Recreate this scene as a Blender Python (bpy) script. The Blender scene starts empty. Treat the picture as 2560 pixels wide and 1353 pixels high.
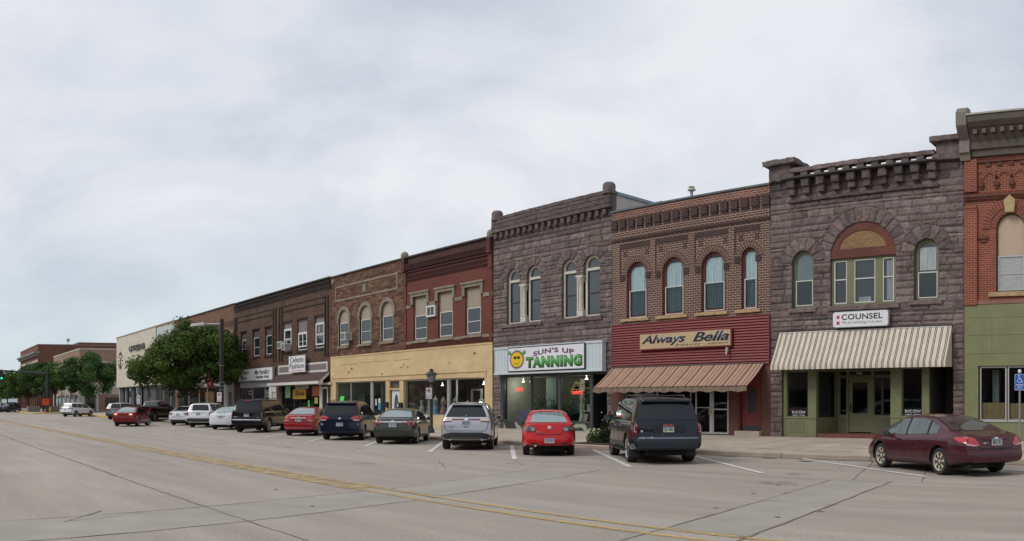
import bpy, bmesh, math, random
from math import sin, cos, tan, pi, radians, sqrt, atan2
from mathutils import Vector, Matrix
from mathutils.bvhtree import BVHTree
from mathutils.geometry import tessellate_polygon
from mathutils import noise as mnoise
random.seed(7)
scene = bpy.context.scene
C = scene.collection

# ---------------------------------------------------------------- camera (a phone panorama: cylindrical lens)
cd = bpy.data.cameras.new('camera')
cam = bpy.data.objects.new('camera', cd); C.objects.link(cam)
cd.type = 'PANO'; cd.panorama_type = 'CENTRAL_CYLINDRICAL'
FL = 2105.55
cd.central_cylindrical_range_u_min = -1280/FL; cd.central_cylindrical_range_u_max = 1280/FL
cd.central_cylindrical_range_v_min = -346/FL; cd.central_cylindrical_range_v_max = 1007/FL
cd.central_cylindrical_radius = 1.0
cd.clip_start = 0.05; cd.clip_end = 6000
cam.location = (0, 0, 1.72); cam.rotation_euler = (pi/2, 0, 0.8566)
scene.camera = cam

# ---------------------------------------------------------------- sky, sun, exposure
SUN_EL, SUN_AZ = radians(44), radians(205)      # azimuth measured clockwise from +Y
w = bpy.data.worlds.new('World'); scene.world = w; w.use_nodes = True
nt = w.node_tree; nt.nodes.clear()
def N(t, tree=None, **k):
    n = (tree or nt).nodes.new(t)
    for a, b in k.items(): setattr(n, a, b)
    return n
out = N('ShaderNodeOutputWorld'); bg = N('ShaderNodeBackground'); sky = N('ShaderNodeTexSky')
sky.sky_type = 'NISHITA'; sky.sun_disc = False; sky.sun_elevation = SUN_EL; sky.sun_rotation = SUN_AZ
sky.air_density = 1.2; sky.dust_density = 3.0
tc = N('ShaderNodeTexCoord'); sep = N('ShaderNodeSeparateXYZ')
nt.links.new(tc.outputs['Generated'], sep.inputs[0])
addz = N('ShaderNodeMath', operation='ADD'); addz.inputs[1].default_value = 0.30
mxz = N('ShaderNodeMath', operation='MAXIMUM'); mxz.inputs[1].default_value = 0.05
nt.links.new(sep.outputs['Z'], addz.inputs[0]); nt.links.new(addz.outputs[0], mxz.inputs[0])
dx = N('ShaderNodeMath', operation='DIVIDE'); dy = N('ShaderNodeMath', operation='DIVIDE')
nt.links.new(sep.outputs['X'], dx.inputs[0]); nt.links.new(mxz.outputs[0], dx.inputs[1])
nt.links.new(sep.outputs['Y'], dy.inputs[0]); nt.links.new(mxz.outputs[0], dy.inputs[1])
cmb = N('ShaderNodeCombineXYZ'); nt.links.new(dx.outputs[0], cmb.inputs[0]); nt.links.new(dy.outputs[0], cmb.inputs[1])
n1 = N('ShaderNodeTexNoise'); n1.inputs['Scale'].default_value = 1.55; n1.inputs['Detail'].default_value = 7; n1.inputs['Roughness'].default_value = 0.55; n1.inputs['Distortion'].default_value = 0.35
n2 = N('ShaderNodeTexNoise'); n2.inputs['Scale'].default_value = 0.33; n2.inputs['Detail'].default_value = 3
mp = N('ShaderNodeMapping'); mp.inputs['Location'].default_value = (5.3, 0.4, 0)
nt.links.new(cmb.outputs[0], mp.inputs[0]); nt.links.new(mp.outputs[0], n1.inputs['Vector']); nt.links.new(mp.outputs[0], n2.inputs['Vector'])
r1 = N('ShaderNodeValToRGB')            # the grey and white of the cloud sheet
e = r1.color_ramp.elements
e[0].position = 0.32; e[0].color = (0.500, 0.528, 0.630, 1)
e[1].position = 0.64; e[1].color = (0.775, 0.790, 0.820, 1)
m = e.new(0.46); m.color = (0.615, 0.645, 0.720, 1)
nt.links.new(n1.outputs['Fac'], r1.inputs[0])
r2 = N('ShaderNodeValToRGB')            # where thin cloud lets the blue through
e = r2.color_ramp.elements
e[0].position = 0.36; e[0].color = (0.10,)*3+(1,); e[1].position = 0.62; e[1].color = (0, 0, 0, 1)
nt.links.new(n2.outputs['Fac'], r2.inputs[0])
skm = N('ShaderNodeMix', data_type='RGBA', blend_type='MULTIPLY'); skm.inputs[0].default_value = 1
nt.links.new(sky.outputs[0], skm.inputs[6]); skm.inputs[7].default_value = (0.10, 0.10, 0.10, 1)
# low band near the horizon: paler, a little warmer-green
hz = N('ShaderNodeMapRange'); hz.inputs['From Min'].default_value = 0.0; hz.inputs['From Max'].default_value = 0.24
hz.inputs['To Min'].default_value = 0.85; hz.inputs['To Max'].default_value = 0.0
nt.links.new(sep.outputs['Z'], hz.inputs['Value'])
lowm = N('ShaderNodeMix', data_type='RGBA'); nt.links.new(hz.outputs[0], lowm.inputs[0])
nt.links.new(r1.outputs[0], lowm.inputs[6]); lowm.inputs[7].default_value = (0.62, 0.725, 0.765, 1)
mixs = N('ShaderNodeMix', data_type='RGBA')
nt.links.new(r2.outputs[0], mixs.inputs[0]); nt.links.new(lowm.outputs[2], mixs.inputs[6]); nt.links.new(skm.outputs[2], mixs.inputs[7])
nt.links.new(mixs.outputs[2], bg.inputs[0]); bg.inputs[1].default_value = 1.0
nt.links.new(bg.outputs[0], out.inputs[0])

sl = bpy.data.lights.new('sun', 'SUN'); sun = bpy.data.objects.new('sun', sl); C.objects.link(sun)
sl.energy = 1.5; sl.angle = radians(25); sl.color = (1.0, 0.96, 0.90)
sdir = Vector((sin(SUN_AZ)*cos(SUN_EL), cos(SUN_AZ)*cos(SUN_EL), sin(SUN_EL)))
sun.rotation_euler = sdir.to_track_quat('Z', 'Y').to_euler(); sun.location = (0, 0, 60)

scene.view_settings.view_transform = 'Standard'; scene.view_settings.look = 'None'
scene.view_settings.exposure = 0.12; scene.view_settings.gamma = 1.0
scene.render.engine = 'CYCLES'
cy = scene.cycles
cy.use_denoising = True; cy.max_bounces = 7; cy.diffuse_bounces = 3; cy.glossy_bounces = 3; cy.transparent_max_bounces = 12; cy.transmission_bounces = 4
cy.caustics_reflective = False; cy.caustics_refractive = False

# ---------------------------------------------------------------- materials
MATS = {}
def pm(name, col, rough=0.6, metal=0.0, var=0.12, scale=6.0, bump=0.0, coat=0.0, spec=0.5, bscale=None, ior=None, emit=None, stretch=None, obj=False, var2=0.0, scale2=0.5):
    if name in MATS: return MATS[name]
    m = bpy.data.materials.new(name); m.use_nodes = True
    t = m.node_tree; b = t.nodes['Principled BSDF']
    b.inputs['Roughness'].default_value = rough; b.inputs['Metallic'].default_value = metal
    b.inputs['Coat Weight'].default_value = coat; b.inputs['Coat Roughness'].default_value = 0.04
    b.inputs['Specular IOR Level'].default_value = spec
    if ior: b.inputs['IOR'].default_value = ior
    g = N('ShaderNodeTexCoord', t) if obj else N('ShaderNodeNewGeometry', t)
    src = g.outputs['Object'] if obj else g.outputs['Position']
    if stretch:
        mpn = N('ShaderNodeMapping', t); mpn.inputs['Scale'].default_value = stretch
        t.links.new(src, mpn.inputs[0]); src = mpn.outputs[0]
    if var > 0:
        n = N('ShaderNodeTexNoise', t); n.inputs['Scale'].default_value = scale; n.inputs['Detail'].default_value = 5
        t.links.new(src, n.inputs['Vector'])
        mr = N('ShaderNodeMapRange', t); mr.inputs['From Min'].default_value = 0.3; mr.inputs['From Max'].default_value = 0.7
        mr.inputs['To Min'].default_value = 1-var; mr.inputs['To Max'].default_value = 1+var
        t.links.new(n.outputs['Fac'], mr.inputs['Value'])
        last = mr.outputs[0]
        if var2 > 0:
            nn = N('ShaderNodeTexNoise', t); nn.inputs['Scale'].default_value = scale2; nn.inputs['Detail'].default_value = 3
            t.links.new(src, nn.inputs['Vector'])
            m2 = N('ShaderNodeMapRange', t); m2.inputs['From Min'].default_value = 0.3; m2.inputs['From Max'].default_value = 0.7
            m2.inputs['To Min'].default_value = 1-var2; m2.inputs['To Max'].default_value = 1+var2
            t.links.new(nn.outputs['Fac'], m2.inputs['Value'])
            mu = N('ShaderNodeMath', t, operation='MULTIPLY'); t.links.new(last, mu.inputs[0]); t.links.new(m2.outputs[0], mu.inputs[1]); last = mu.outputs[0]
        mx = N('ShaderNodeMix', t, data_type='RGBA', blend_type='MULTIPLY'); mx.inputs[0].default_value = 1
        mx.inputs[6].default_value = (*col, 1); t.links.new(last, mx.inputs[7])
        t.links.new(mx.outputs[2], b.inputs['Base Color'])
    else:
        b.inputs['Base Color'].default_value = (*col, 1)
    if bump > 0:
        nb = N('ShaderNodeTexNoise', t); nb.inputs['Scale'].default_value = bscale or scale*3; nb.inputs['Detail'].default_value = 4
        t.links.new(src, nb.inputs['Vector'])
        bp = N('ShaderNodeBump', t); bp.inputs['Strength'].default_value = bump; bp.inputs['Distance'].default_value = 0.02
        t.links.new(nb.outputs['Fac'], bp.inputs['Height']); t.links.new(bp.outputs[0], b.inputs['Normal'])
    if emit:
        b.inputs['Emission Color'].default_value = (*emit[0], 1); b.inputs['Emission Strength'].default_value = emit[1]
    MATS[name] = m
    return m

def brick(name, c1, c2, mortar, bw=0.235, bh=0.078, ms=0.010, var=0.25, bump=0.35, bias=0.0, patch=None, soot=None, rough=0.85):
    """running-bond brick in world metres; soot = (z0, z1, colour factor) darkens weathered parapet brick"""
    if name in MATS: return MATS[name]
    m = bpy.data.materials.new(name); m.use_nodes = True
    t = m.node_tree; b = t.nodes['Principled BSDF']; b.inputs['Roughness'].default_value = rough
    g = N('ShaderNodeNewGeometry', t); s = N('ShaderNodeSeparateXYZ', t); t.links.new(g.outputs['Position'], s.inputs[0])
    ad = N('ShaderNodeMath', t, operation='ADD'); t.links.new(s.outputs[0], ad.inputs[0]); t.links.new(s.outputs[1], ad.inputs[1])
    cb = N('ShaderNodeCombineXYZ', t); t.links.new(ad.outputs[0], cb.inputs[0]); t.links.new(s.outputs[2], cb.inputs[1])
    br = N('ShaderNodeTexBrick', t); br.offset = 0.5
    br.inputs['Scale'].default_value = 1.0; br.inputs['Brick Width'].default_value = bw; br.inputs['Row Height'].default_value = bh
    br.inputs['Mortar Size'].default_value = ms; br.inputs['Mortar Smooth'].default_value = 0.2; br.inputs['Bias'].default_value = bias
    br.inputs['Color1'].default_value = (*c1, 1); br.inputs['Color2'].default_value = (*c2, 1); br.inputs['Mortar'].default_value = (*mortar, 1)
    t.links.new(cb.outputs[0], br.inputs['Vector'])
    n = N('ShaderNodeTexNoise', t); n.inputs['Scale'].default_value = 0.9; n.inputs['Detail'].default_value = 6; t.links.new(g.outputs['Position'], n.inputs['Vector'])
    mr = N('ShaderNodeMapRange', t); mr.inputs['From Min'].default_value = 0.3; mr.inputs['From Max'].default_value = 0.7
    mr.inputs['To Min'].default_value = 1-var; mr.inputs['To Max'].default_value = 1+var*0.6
    t.links.new(n.outputs['Fac'], mr.inputs['Value'])
    mx = N('ShaderNodeMix', t, data_type='RGBA', blend_type='MULTIPLY'); mx.inputs[0].default_value = 1
    t.links.new(br.outputs['Color'], mx.inputs[6]); t.links.new(mr.outputs[0], mx.inputs[7])
    last = mx.outputs[2]
    if soot:
        n3 = N('ShaderNodeTexNoise', t); n3.inputs['Scale'].default_value = 1.6; n3.inputs['Detail'].default_value = 5; t.links.new(g.outputs['Position'], n3.inputs['Vector'])
        a1 = N('ShaderNodeMath', t, operation='ADD'); t.links.new(s.outputs[2], a1.inputs[0]); t.links.new(n3.outputs['Fac'], a1.inputs[1])
        m3 = N('ShaderNodeMapRange', t); m3.inputs['From Min'].default_value = soot[0]+0.5; m3.inputs['From Max'].default_value = soot[1]+0.5
        t.links.new(a1.outputs[0], m3.inputs['Value'])
        mm = N('ShaderNodeMix', t, data_type='RGBA'); t.links.new(m3.outputs[0], mm.inputs[0]); t.links.new(last, mm.inputs[6]); mm.inputs[7].default_value = (*soot[2], 1)
        last = mm.outputs[2]
    t.links.new(last, b.inputs['Base Color'])
    bp = N('ShaderNodeBump', t); bp.inputs['Strength'].default_value = bump; bp.inputs['Distance'].default_value = 0.012; bp.invert = True
    t.links.new(br.outputs['Fac'], bp.inputs['Height']); t.links.new(bp.outputs[0], b.inputs['Normal'])
    MATS[name] = m
    return m

def glassmat(name, tint=(0.75, 0.8, 0.8), refl=1.0, rough=0.02, ior=1.6):
    """clear pane: see-through with a fresnel reflection"""
    if name in MATS: return MATS[name]
    m = bpy.data.materials.new(name); m.use_nodes = True
    t = m.node_tree; t.nodes.remove(t.nodes['Principled BSDF']); o = t.nodes['Material Output']
    tr = N('ShaderNodeBsdfTransparent', t); tr.inputs[0].default_value = (*tint, 1)
    gl = N('ShaderNodeBsdfGlossy', t); gl.inputs['Roughness'].default_value = rough; gl.inputs['Color'].default_value = (refl, refl, refl, 1)
    fr = N('ShaderNodeFresnel', t); fr.inputs[0].default_value = ior
    gm = N('ShaderNodeNewGeometry', t); iv = N('ShaderNodeMath', t, operation='SUBTRACT'); iv.inputs[0].default_value = 1; t.links.new(gm.outputs['Backfacing'], iv.inputs[1])
    mu = N('ShaderNodeMath', t, operation='MULTIPLY'); t.links.new(fr.outputs[0], mu.inputs[0]); t.links.new(iv.outputs[0], mu.inputs[1])
    mx = N('ShaderNodeMixShader', t); t.links.new(mu.outputs[0], mx.inputs[0]); t.links.new(tr.outputs[0], mx.inputs[1]); t.links.new(gl.outputs[0], mx.inputs[2])
    t.links.new(mx.outputs[0], o.inputs[0])
    MATS[name] = m
    return m

# ---------------------------------------------------------------- scene-graph helpers
def tag(o, label=None, cat=None, group=None, kind=None):
    if label: o['label'] = label
    if cat: o['category'] = cat
    if group: o['group'] = group
    if kind: o['kind'] = kind
    return o
def thing(name, label, cat, loc=(0, 0, 0), rz=0.0, group=None):
    o = bpy.data.objects.new(name, None); C.objects.link(o)
    o.location = loc; o.rotation_euler = (0, 0, rz); o.empty_display_size = 0.3
    return tag(o, label, cat, group)
def wmat(o):
    m = Matrix.LocRotScale(o.location, o.rotation_euler, o.scale)
    return wmat(o.parent) @ m if o.parent else m
def fix_sharp(me, deg=32):
    bm = bmesh.new(); bm.from_mesh(me)
    for f in bm.faces: f.smooth = True
    a = radians(deg)
    for e in bm.edges:
        e.smooth = not (len(e.link_faces) != 2 or e.calc_face_angle(9) > a)
    bm.to_mesh(me); bm.free()
class MB:
    """collects shapes; build() links them as one mesh object. world=True: coordinates are world metres"""
    def __init__(s): s.v = []; s.f = []; s.mi = []; s.cur = 0
    def add(s, vs, fs):
        b = len(s.v); s.v += [tuple(v) for v in vs]; s.f += [tuple(b+i for i in f) for f in fs]; s.mi += [s.cur]*len(fs); return s
    def box(s, x0, x1, y0, y1, z0, z1):
        if x0 > x1: x0, x1 = x1, x0
        if y0 > y1: y0, y1 = y1, y0
        if z0 > z1: z0, z1 = z1, z0
        return s.add([(x0,y0,z0),(x1,y0,z0),(x1,y1,z0),(x0,y1,z0),(x0,y0,z1),(x1,y0,z1),(x1,y1,z1),(x0,y1,z1)],
                     [(0,3,2,1),(4,5,6,7),(0,1,5,4),(1,2,6,5),(2,3,7,6),(3,0,4,7)])
    def hexa(s, p):   # 8 corners, bottom ring then top ring
        return s.add(p, [(0,3,2,1),(4,5,6,7),(0,1,5,4),(1,2,6,5),(2,3,7,6),(3,0,4,7)])
    def quad(s, a, b, c, d): return s.add([a, b, c, d], [(0, 1, 2, 3)])
    def prism(s, poly, y0, y1):   # poly of (x,z), extruded along y
        n = len(poly)
        vs = [(x, y0, z) for x, z in poly]+[(x, y1, z) for x, z in poly]
        tri = tessellate_polygon([[Vector((x, z, 0)) for x, z in poly]])
        fs = [tuple(t) for t in tri]+[tuple(n+i for i in reversed(t)) for t in tri]
        fs += [(i, (i+1) % n, n+(i+1) % n, n+i) for i in range(n)]
        return s.add(vs, fs)
    def prismx(s, poly, x0, x1):  # poly of (y,z), extruded along x
        n = len(poly)
        vs = [(x0, y, z) for y, z in poly]+[(x1, y, z) for y, z in poly]
        tri = tessellate_polygon([[Vector((x, z, 0)) for x, z in poly]])
        fs = [tuple(t) for t in tri]+[tuple(n+i for i in reversed(t)) for t in tri]
        fs += [(i, (i+1) % n, n+(i+1) % n, n+i) for i in range(n)]
        return s.add(vs, fs)
    def ring(s, outer, inner, y0, y1):  # frame between two matching outlines (x,z)
        n = len(outer)
        vs = [(x, y0, z) for x, z in outer]+[(x, y0, z) for x, z in inner]+[(x, y1, z) for x, z in outer]+[(x, y1, z) for x, z in inner]
        fs = []
        for i in range(n):
            j = (i+1) % n
            fs += [(i, j, n+j, n+i), (2*n+j, 2*n+i, 3*n+i, 3*n+j), (i, 2*n+i, 2*n+j, j), (n+j, 3*n+j, 3*n+i, n+i)]
        return s.add(vs, fs)
    def tube(s, pts, r, n=8, r2=None, cap=True):
        pts = [Vector(p) for p in pts]; m = len(pts); vs = []; up = None
        for i, p in enumerate(pts):
            d = (pts[min(i+1, m-1)]-pts[max(i-1, 0)]).normalized()
            a = d.cross(Vector((0, 0, 1)) if abs(d.z) < 0.95 else Vector((0, 1, 0))).normalized(); b = d.cross(a)
            rr = r if not isinstance(r, (list, tuple)) else r[i]
            if r2 is not None: rr = r+(r2-r)*i/(m-1)
            for k in range(n):
                t = 2*pi*k/n; vs.append(p+a*cos(t)*rr+b*sin(t)*rr)
        fs = []
        for i in range(m-1):
            for k in range(n):
                fs.append((i*n+k, i*n+(k+1) % n, (i+1)*n+(k+1) % n, (i+1)*n+k))
        if cap: fs += [tuple(range(n-1, -1, -1)), tuple((m-1)*n+k for k in range(n))]
        return s.add(vs, fs)
    def lathe(s, prof, c=(0, 0, 0), n=16, axis='z', squash=1.0):  # prof of (r, h)
        m = len(prof); vs = []
        for r, h in prof:
            for k in range(n):
                t = 2*pi*k/n
                p = (r*cos(t), r*sin(t)*squash, h) if axis == 'z' else (r*cos(t), h, r*sin(t)) if axis == 'y' else (h, r*cos(t), r*sin(t))
                vs.append((c[0]+p[0], c[1]+p[1], c[2]+p[2]))
        fs = [(i*n+k, i*n+(k+1) % n, (i+1)*n+(k+1) % n, (i+1)*n+k) for i in range(m-1) for k in range(n)]
        fs += [tuple(range(n-1, -1, -1)), tuple((m-1)*n+k for k in range(n))]
        return s.add(vs, fs)
    def build(s, name, mat, parent=None, world=True, smooth=0, bevel=0):
        me = bpy.data.meshes.new(name)
        vs = s.v
        o = bpy.data.objects.new(name, me)
        if parent is not None:
            o.parent = parent
            if world:
                im = wmat(parent).inverted(); vs = [tuple(im @ Vector(v)) for v in vs]
        elif world and vs:
            c = Vector((sum(v[0] for v in vs)/len(vs), sum(v[1] for v in vs)/len(vs), min(v[2] for v in vs)))
            o.location = c; vs = [(v[0]-c.x, v[1]-c.y, v[2]-c.z) for v in vs]
        me.from_pydata(vs, [], s.f); 
        mats = mat if isinstance(mat, (list, tuple)) else [mat]
        for m in mats: me.materials.append(m)
        if len(mats) > 1:
            for p, i in zip(me.polygons, s.mi): p.material_index = i
        bm = bmesh.new(); bm.from_mesh(me)
        bmesh.ops.recalc_face_normals(bm, faces=bm.faces); bm.to_mesh(me); bm.free()
        if smooth: fix_sharp(me, smooth)
        C.objects.link(o)
        if bevel:
            b = o.modifiers.new('bevel', 'BEVEL'); b.width = bevel; b.segments = 1; b.limit_method = 'ANGLE'
        return o
def part(name, mat, parent, *boxes, **k):
    """one object per box: pieces that stand apart are parts of their own"""
    for q in boxes: o = MB().box(*q).build(name, mat, parent, **k)
    return o
def text(txt, name, mat, parent, fit, Y, shear=0.0, bold=0.0, ext=0.008, mtx=None, spacing=1.0, gap=0.0, smallcaps=False, warp=None, keep=False):
    """lettering: fit=(x0,x1,z0,z1) is the box the ink fills; faces -Y at depth Y (or placed by mtx)"""
    cu = bpy.data.curves.new(name, 'FONT'); cu.body = txt; cu.size = 1; cu.shear = shear; cu.offset = bold; cu.extrude = 0.0; cu.space_character = spacing; cu.space_line = 1.0+gap
    cu.align_x = 'CENTER'; cu.resolution_u = 3
    to = bpy.data.objects.new(name+'_tmp', cu); C.objects.link(to)
    dg = bpy.context.evaluated_depsgraph_get(); dg.update()
    me = bpy.data.meshes.new_from_object(to.evaluated_get(dg))
    bpy.data.objects.remove(to); bpy.data.curves.remove(cu)
    xs = [v.co.x for v in me.vertices]; ys = [v.co.y for v in me.vertices]
    x0, x1, y0, y1 = min(xs), max(xs), min(ys), max(ys)
    X0, X1, Z0, Z1 = fit
    for v in me.vertices:
        u = (v.co.x-x0)/(x1-x0); q = (v.co.y-y0)/(y1-y0)
        if warp: u, q = warp(u, q)
        v.co = Vector((X0+u*(X1-X0), 0, Z0+q*(Z1-Z0)))
    bm = bmesh.new(); bm.from_mesh(me)
    r = bmesh.ops.extrude_face_region(bm, geom=bm.faces[:])
    for v in [g for g in r['geom'] if isinstance(g, bmesh.types.BMVert)]: v.co.y -= ext
    bmesh.ops.recalc_face_normals(bm, faces=bm.faces)
    if mtx is None: mtx = Matrix.Translation((0, Y, 0)); inv = wmat(parent).inverted() if parent else Matrix()
    else: inv = Matrix()
    bm.transform(inv @ mtx); bm.to_mesh(me); bm.free()
    o = bpy.data.objects.new(name, me); C.objects.link(o); me.materials.clear(); me.materials.append(mat)
    if parent: o.parent = parent
    return o
def arch(x0, x1, z0, zs, n=14, rise=None):
    """outline of an opening with a round head: sill z0, spring zs"""
    r = (x1-x0)/2; c = (x0+x1)/2; h = r if rise is None else rise
    return [(x0, z0), (x1, z0)]+[(c+r*cos(pi*i/n), zs+h*sin(pi*i/n)) for i in range(n+1)]
def rect(x0, x1, z0, z1): return [(x0, z0), (x1, z0), (x1, z1), (x0, z1)]
def wall(name, mat, parent, outer, holes, Y, depth=0.22, back=None):
    """front face with real openings and reveals of the given depth; outer edges return by the same depth"""
    b = MB()
    loops = [outer]+holes
    pts = [p for l in loops for p in l]
    tri = tessellate_polygon([[Vector((x, z, 0)) for x, z in l] for l in loops])
    b.add([(x, Y, z) for x, z in pts], [tuple(t) for t in tri])
    for l in loops:
        n = len(l)
        b.add([(x, Y, z) for x, z in l]+[(x, Y+depth, z) for x, z in l], [(i, (i+1) % n, n+(i+1) % n, n+i) for i in range(n)])
    return b.build(name, mat, parent)
# ---------------------------------------------------------------- ground, road, pavements
YF = 28.5                   # the shop fronts stand on this line; the kerb runs at y = 22.6
concrete = pm('road concrete', (0.325, 0.290, 0.250), 0.85, var=0.08, scale=1.1, bump=0.35, bscale=90, var2=0.07, scale2=0.12, stretch=(0.35, 1.6, 1))
def road_mat():
    m = concrete; t = m.node_tree; b = t.nodes['Principled BSDF']
    g = N('ShaderNodeNewGeometry', t)
    n = N('ShaderNodeTexNoise', t); n.inputs['Scale'].default_value = 22; n.inputs['Detail'].default_value = 8; n.inputs['Roughness'].default_value = 0.85
    t.links.new(g.outputs['Position'], n.inputs['Vector'])
    r = N('ShaderNodeMapRange', t); r.inputs['From Min'].default_value = 0.35; r.inputs['From Max'].default_value = 0.65; r.inputs['To Min'].default_value = 0.72; r.inputs['To Max'].default_value = 1.30
    t.links.new(n.outputs['Fac'], r.inputs['Value'])
    # worn wheel paths: paler lengthwise bands, aggregate pinker
    mp = N('ShaderNodeMapping', t); mp.inputs['Scale'].default_value = (0.06, 0.75, 1); t.links.new(g.outputs['Position'], mp.inputs[0])
    n2 = N('ShaderNodeTexNoise', t); n2.inputs['Scale'].default_value = 1.0; n2.inputs['Detail'].default_value = 3; t.links.new(mp.outputs[0], n2.inputs['Vector'])
    cr = N('ShaderNodeValToRGB', t); e = cr.color_ramp.elements
    e[0].position = 0.38; e[0].color = (0.95, 0.925, 0.905, 1); e[1].position = 0.62; e[1].color = (1.06, 1.08, 1.06, 1)
    t.links.new(n2.outputs['Fac'], cr.inputs[0])
    src = b.inputs['Base Color'].links[0].from_socket
    a = N('ShaderNodeMix', t, data_type='RGBA', blend_type='MULTIPLY'); a.inputs[0].default_value = 1; t.links.new(src, a.inputs[6]); t.links.new(r.outputs[0], a.inputs[7])
    c = N('ShaderNodeMix', t, data_type='RGBA', blend_type='MULTIPLY'); c.inputs[0].default_value = 1; t.links.new(a.outputs[2], c.inputs[6]); t.links.new(cr.outputs[0], c.inputs[7])
    t.links.new(c.outputs[2], b.inputs['Base Color'])
road_mat()
patchc = pm('patch concrete', (0.312, 0.287, 0.247), 0.85, var=0.08, scale=1.2, bump=0.2, bscale=70, var2=0.08, scale2=0.3)
walkc = pm('pavement concrete', (0.42, 0.355, 0.285), 0.85, var=0.14, scale=0.8, bump=0.2, bscale=50, var2=0.10, scale2=0.25)
kerbc = pm('kerb concrete', (0.36, 0.30, 0.24), 0.85, var=0.14, scale=2.5, bump=0.4, bscale=20)
seamc = pm('joint filler', (0.155, 0.132, 0.112), 0.9, var=0.2, scale=3)
wornw = pm('white road paint', (0.62, 0.62, 0.60), 0.7, var=0.12, scale=9, bump=0.1)
yellowkerb = pm('yellow kerb paint', (0.62, 0.40, 0.06), 0.7, var=0.2, scale=4)

def alpha_paint(name, col, lo, hi, scale=7):
    m = pm(name, col, 0.8, var=0.15, scale=3); t = m.node_tree; b = t.nodes['Principled BSDF']
    g = N('ShaderNodeNewGeometry', t); n = N('ShaderNodeTexNoise', t); n.inputs['Scale'].default_value = scale; n.inputs['Detail'].default_value = 8; n.inputs['Roughness'].default_value = 0.7
    t.links.new(g.outputs['Position'], n.inputs['Vector'])
    r = N('ShaderNodeMapRange', t); r.inputs['From Min'].default_value = lo; r.inputs['From Max'].default_value = hi
    t.links.new(n.outputs['Fac'], r.inputs['Value']); t.links.new(r.outputs[0], b.inputs['Alpha'])
    return m
yelp = alpha_paint('worn yellow road paint', (0.56, 0.35, 0.10), 0.30, 0.66)
yelw = alpha_paint('ghost of yellow road paint', (0.46, 0.335, 0.185), 0.25, 0.66, 3)

def struct(o, kind='structure'): o['kind'] = kind; return o
g = MB(); g.quad((-3000, -1500, -0.30), (1500, -1500, -0.30), (1500, 2500, -0.30), (-3000, 2500, -0.30))
struct(g.build('ground', pm('distant ground', (0.16, 0.17, 0.10), 0.95, var=0.2, scale=0.02)))
KX0, KX1 = -130.0, -115.5         # the cross street lies between these two kerbs
g = MB()
g.box(-600, 80, -12, 22.6, -0.25, 0.0)
g.box(KX0, KX1, 22.6, 200, -0.25, 0.0)
struct(g.build('road', concrete))

def strip(b, p, q, w, z, jit=0.0, n=1, taper=False):
    """a thin flat strip from p to q on the road"""
    p = Vector((*p, 0)); q = Vector((*q, 0)); d = (q-p).normalized(); nn = Vector((-d.y, d.x, 0)); vs = []
    rr = random.Random(int(abs(p.x*13+q.y*7)*10))
    for i in range(n+1):
        c = p+(q-p)*i/n+nn*(rr.uniform(-jit, jit))
        ww = w*(rr.uniform(*((0.5, 1.35) if w < .1 else (.93, 1.05))) if jit else 1)
        vs += [(c.x-nn.x*ww/2, c.y-nn.y*ww/2, z), (c.x+nn.x*ww/2, c.y+nn.y*ww/2, z)]
    b.add(vs, [(2*i, 2*i+2, 2*i+3, 2*i+1) for i in range(n)])
g = MB()      # greyer concrete where the road has been recast in bands
g.add([(-11.2, -2, .004), (-14.10, 8.45, .004), (-12.30, 8.45, .004), (-9.4, -2, .004)], [(0, 1, 2, 3)])
g.add([(-14.3, 9.05, .004), (-16.4, 15.6, .004), (-14.6, 15.6, .004), (-12.5, 9.05, .004)], [(0, 1, 2, 3)])
g.add([(-7.15, 9.05, .004), (-8.6, 16.6, .004), (-7.25, 16.9, .004), (-5.9, 9.05, .004)], [(0, 1, 2, 3)])
g.add([(-6.3, 4.6, .004), (-7.05, 8.45, .004), (-5.7, 8.45, .004), (-4.9, 4.6, .004)], [(0, 1, 2, 3)])
g.add([(-60, 8.6, .004), (-60, 9.0, .004), (-21, 9.0, .004), (-21, 8.6, .004)], [(0, 1, 2, 3)])
g.add([(-40, -6, .004), (-41.5, 4.7, .004), (-38.5, 4.7, .004), (-37, -6, .004)], [(0, 1, 2, 3)])
struct(g.build('road_patch', patchc))
g = MB()      # joints and cracks
S = lambda p, q, w=0.02, j=0.015, n=None: strip(g, p, q, w, 0.008, j, n or max(2, int((Vector(q)-Vector(p)).length/0.35)))
S((-120, 4.75), (-19, 4.78), 0.04, 0.02, 160); S((-19, 4.78), (20, 4.66), 0.022, 0.015)
S((-11.2, -2), (-14.10, 8.55)); S((-14.10, 9.0), (-16.4, 15.6), 0.015); S((-9.4, -2), (-12.30, 8.6)); S((-12.4, 9.0), (-14.6, 15.6), 0.015)
S((-7.0, 8.0), (-8.6, 16.6), 0.025); S((-5.75, 8.4), (-7.25, 16.9), 0.025, 0.02); S((-7.0, 8.0), (-6.3, 4.6)); S((-5.7, 8.3), (-4.9, 4.6))
S((-18.9, 4.8), (-20.5, 9.2), 0.02); S((-20.5, 9.2), (-22.2, 15.5), 0.012)
S((-13.7, 9.0), (-12.3, 8.83), 0.03)
S((-25.5, 4.8), (-26.8, 9.2), 0.015); S((-31, 4.8), (-32.2, 9.3), 0.018); S((-40.2, 4.8), (-41.4, 9.4), 0.02); S((-8.2, 16.9), (-10.2, 22.4), 0.02); S((-6.6, 17.0), (-8.5, 22.5), 0.025)
S((-60, 15.8), (10, 16.9), 0.018, 0.03, 120); S((-2.1, 12.5), (-9.5, 12.6), 0.012, 0.02)
S((-13.0, 3.0), (-11.9, 2.2), 0.02); S((-12.6, 3.6), (-11.95, 2.2), 0.012)
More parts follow.
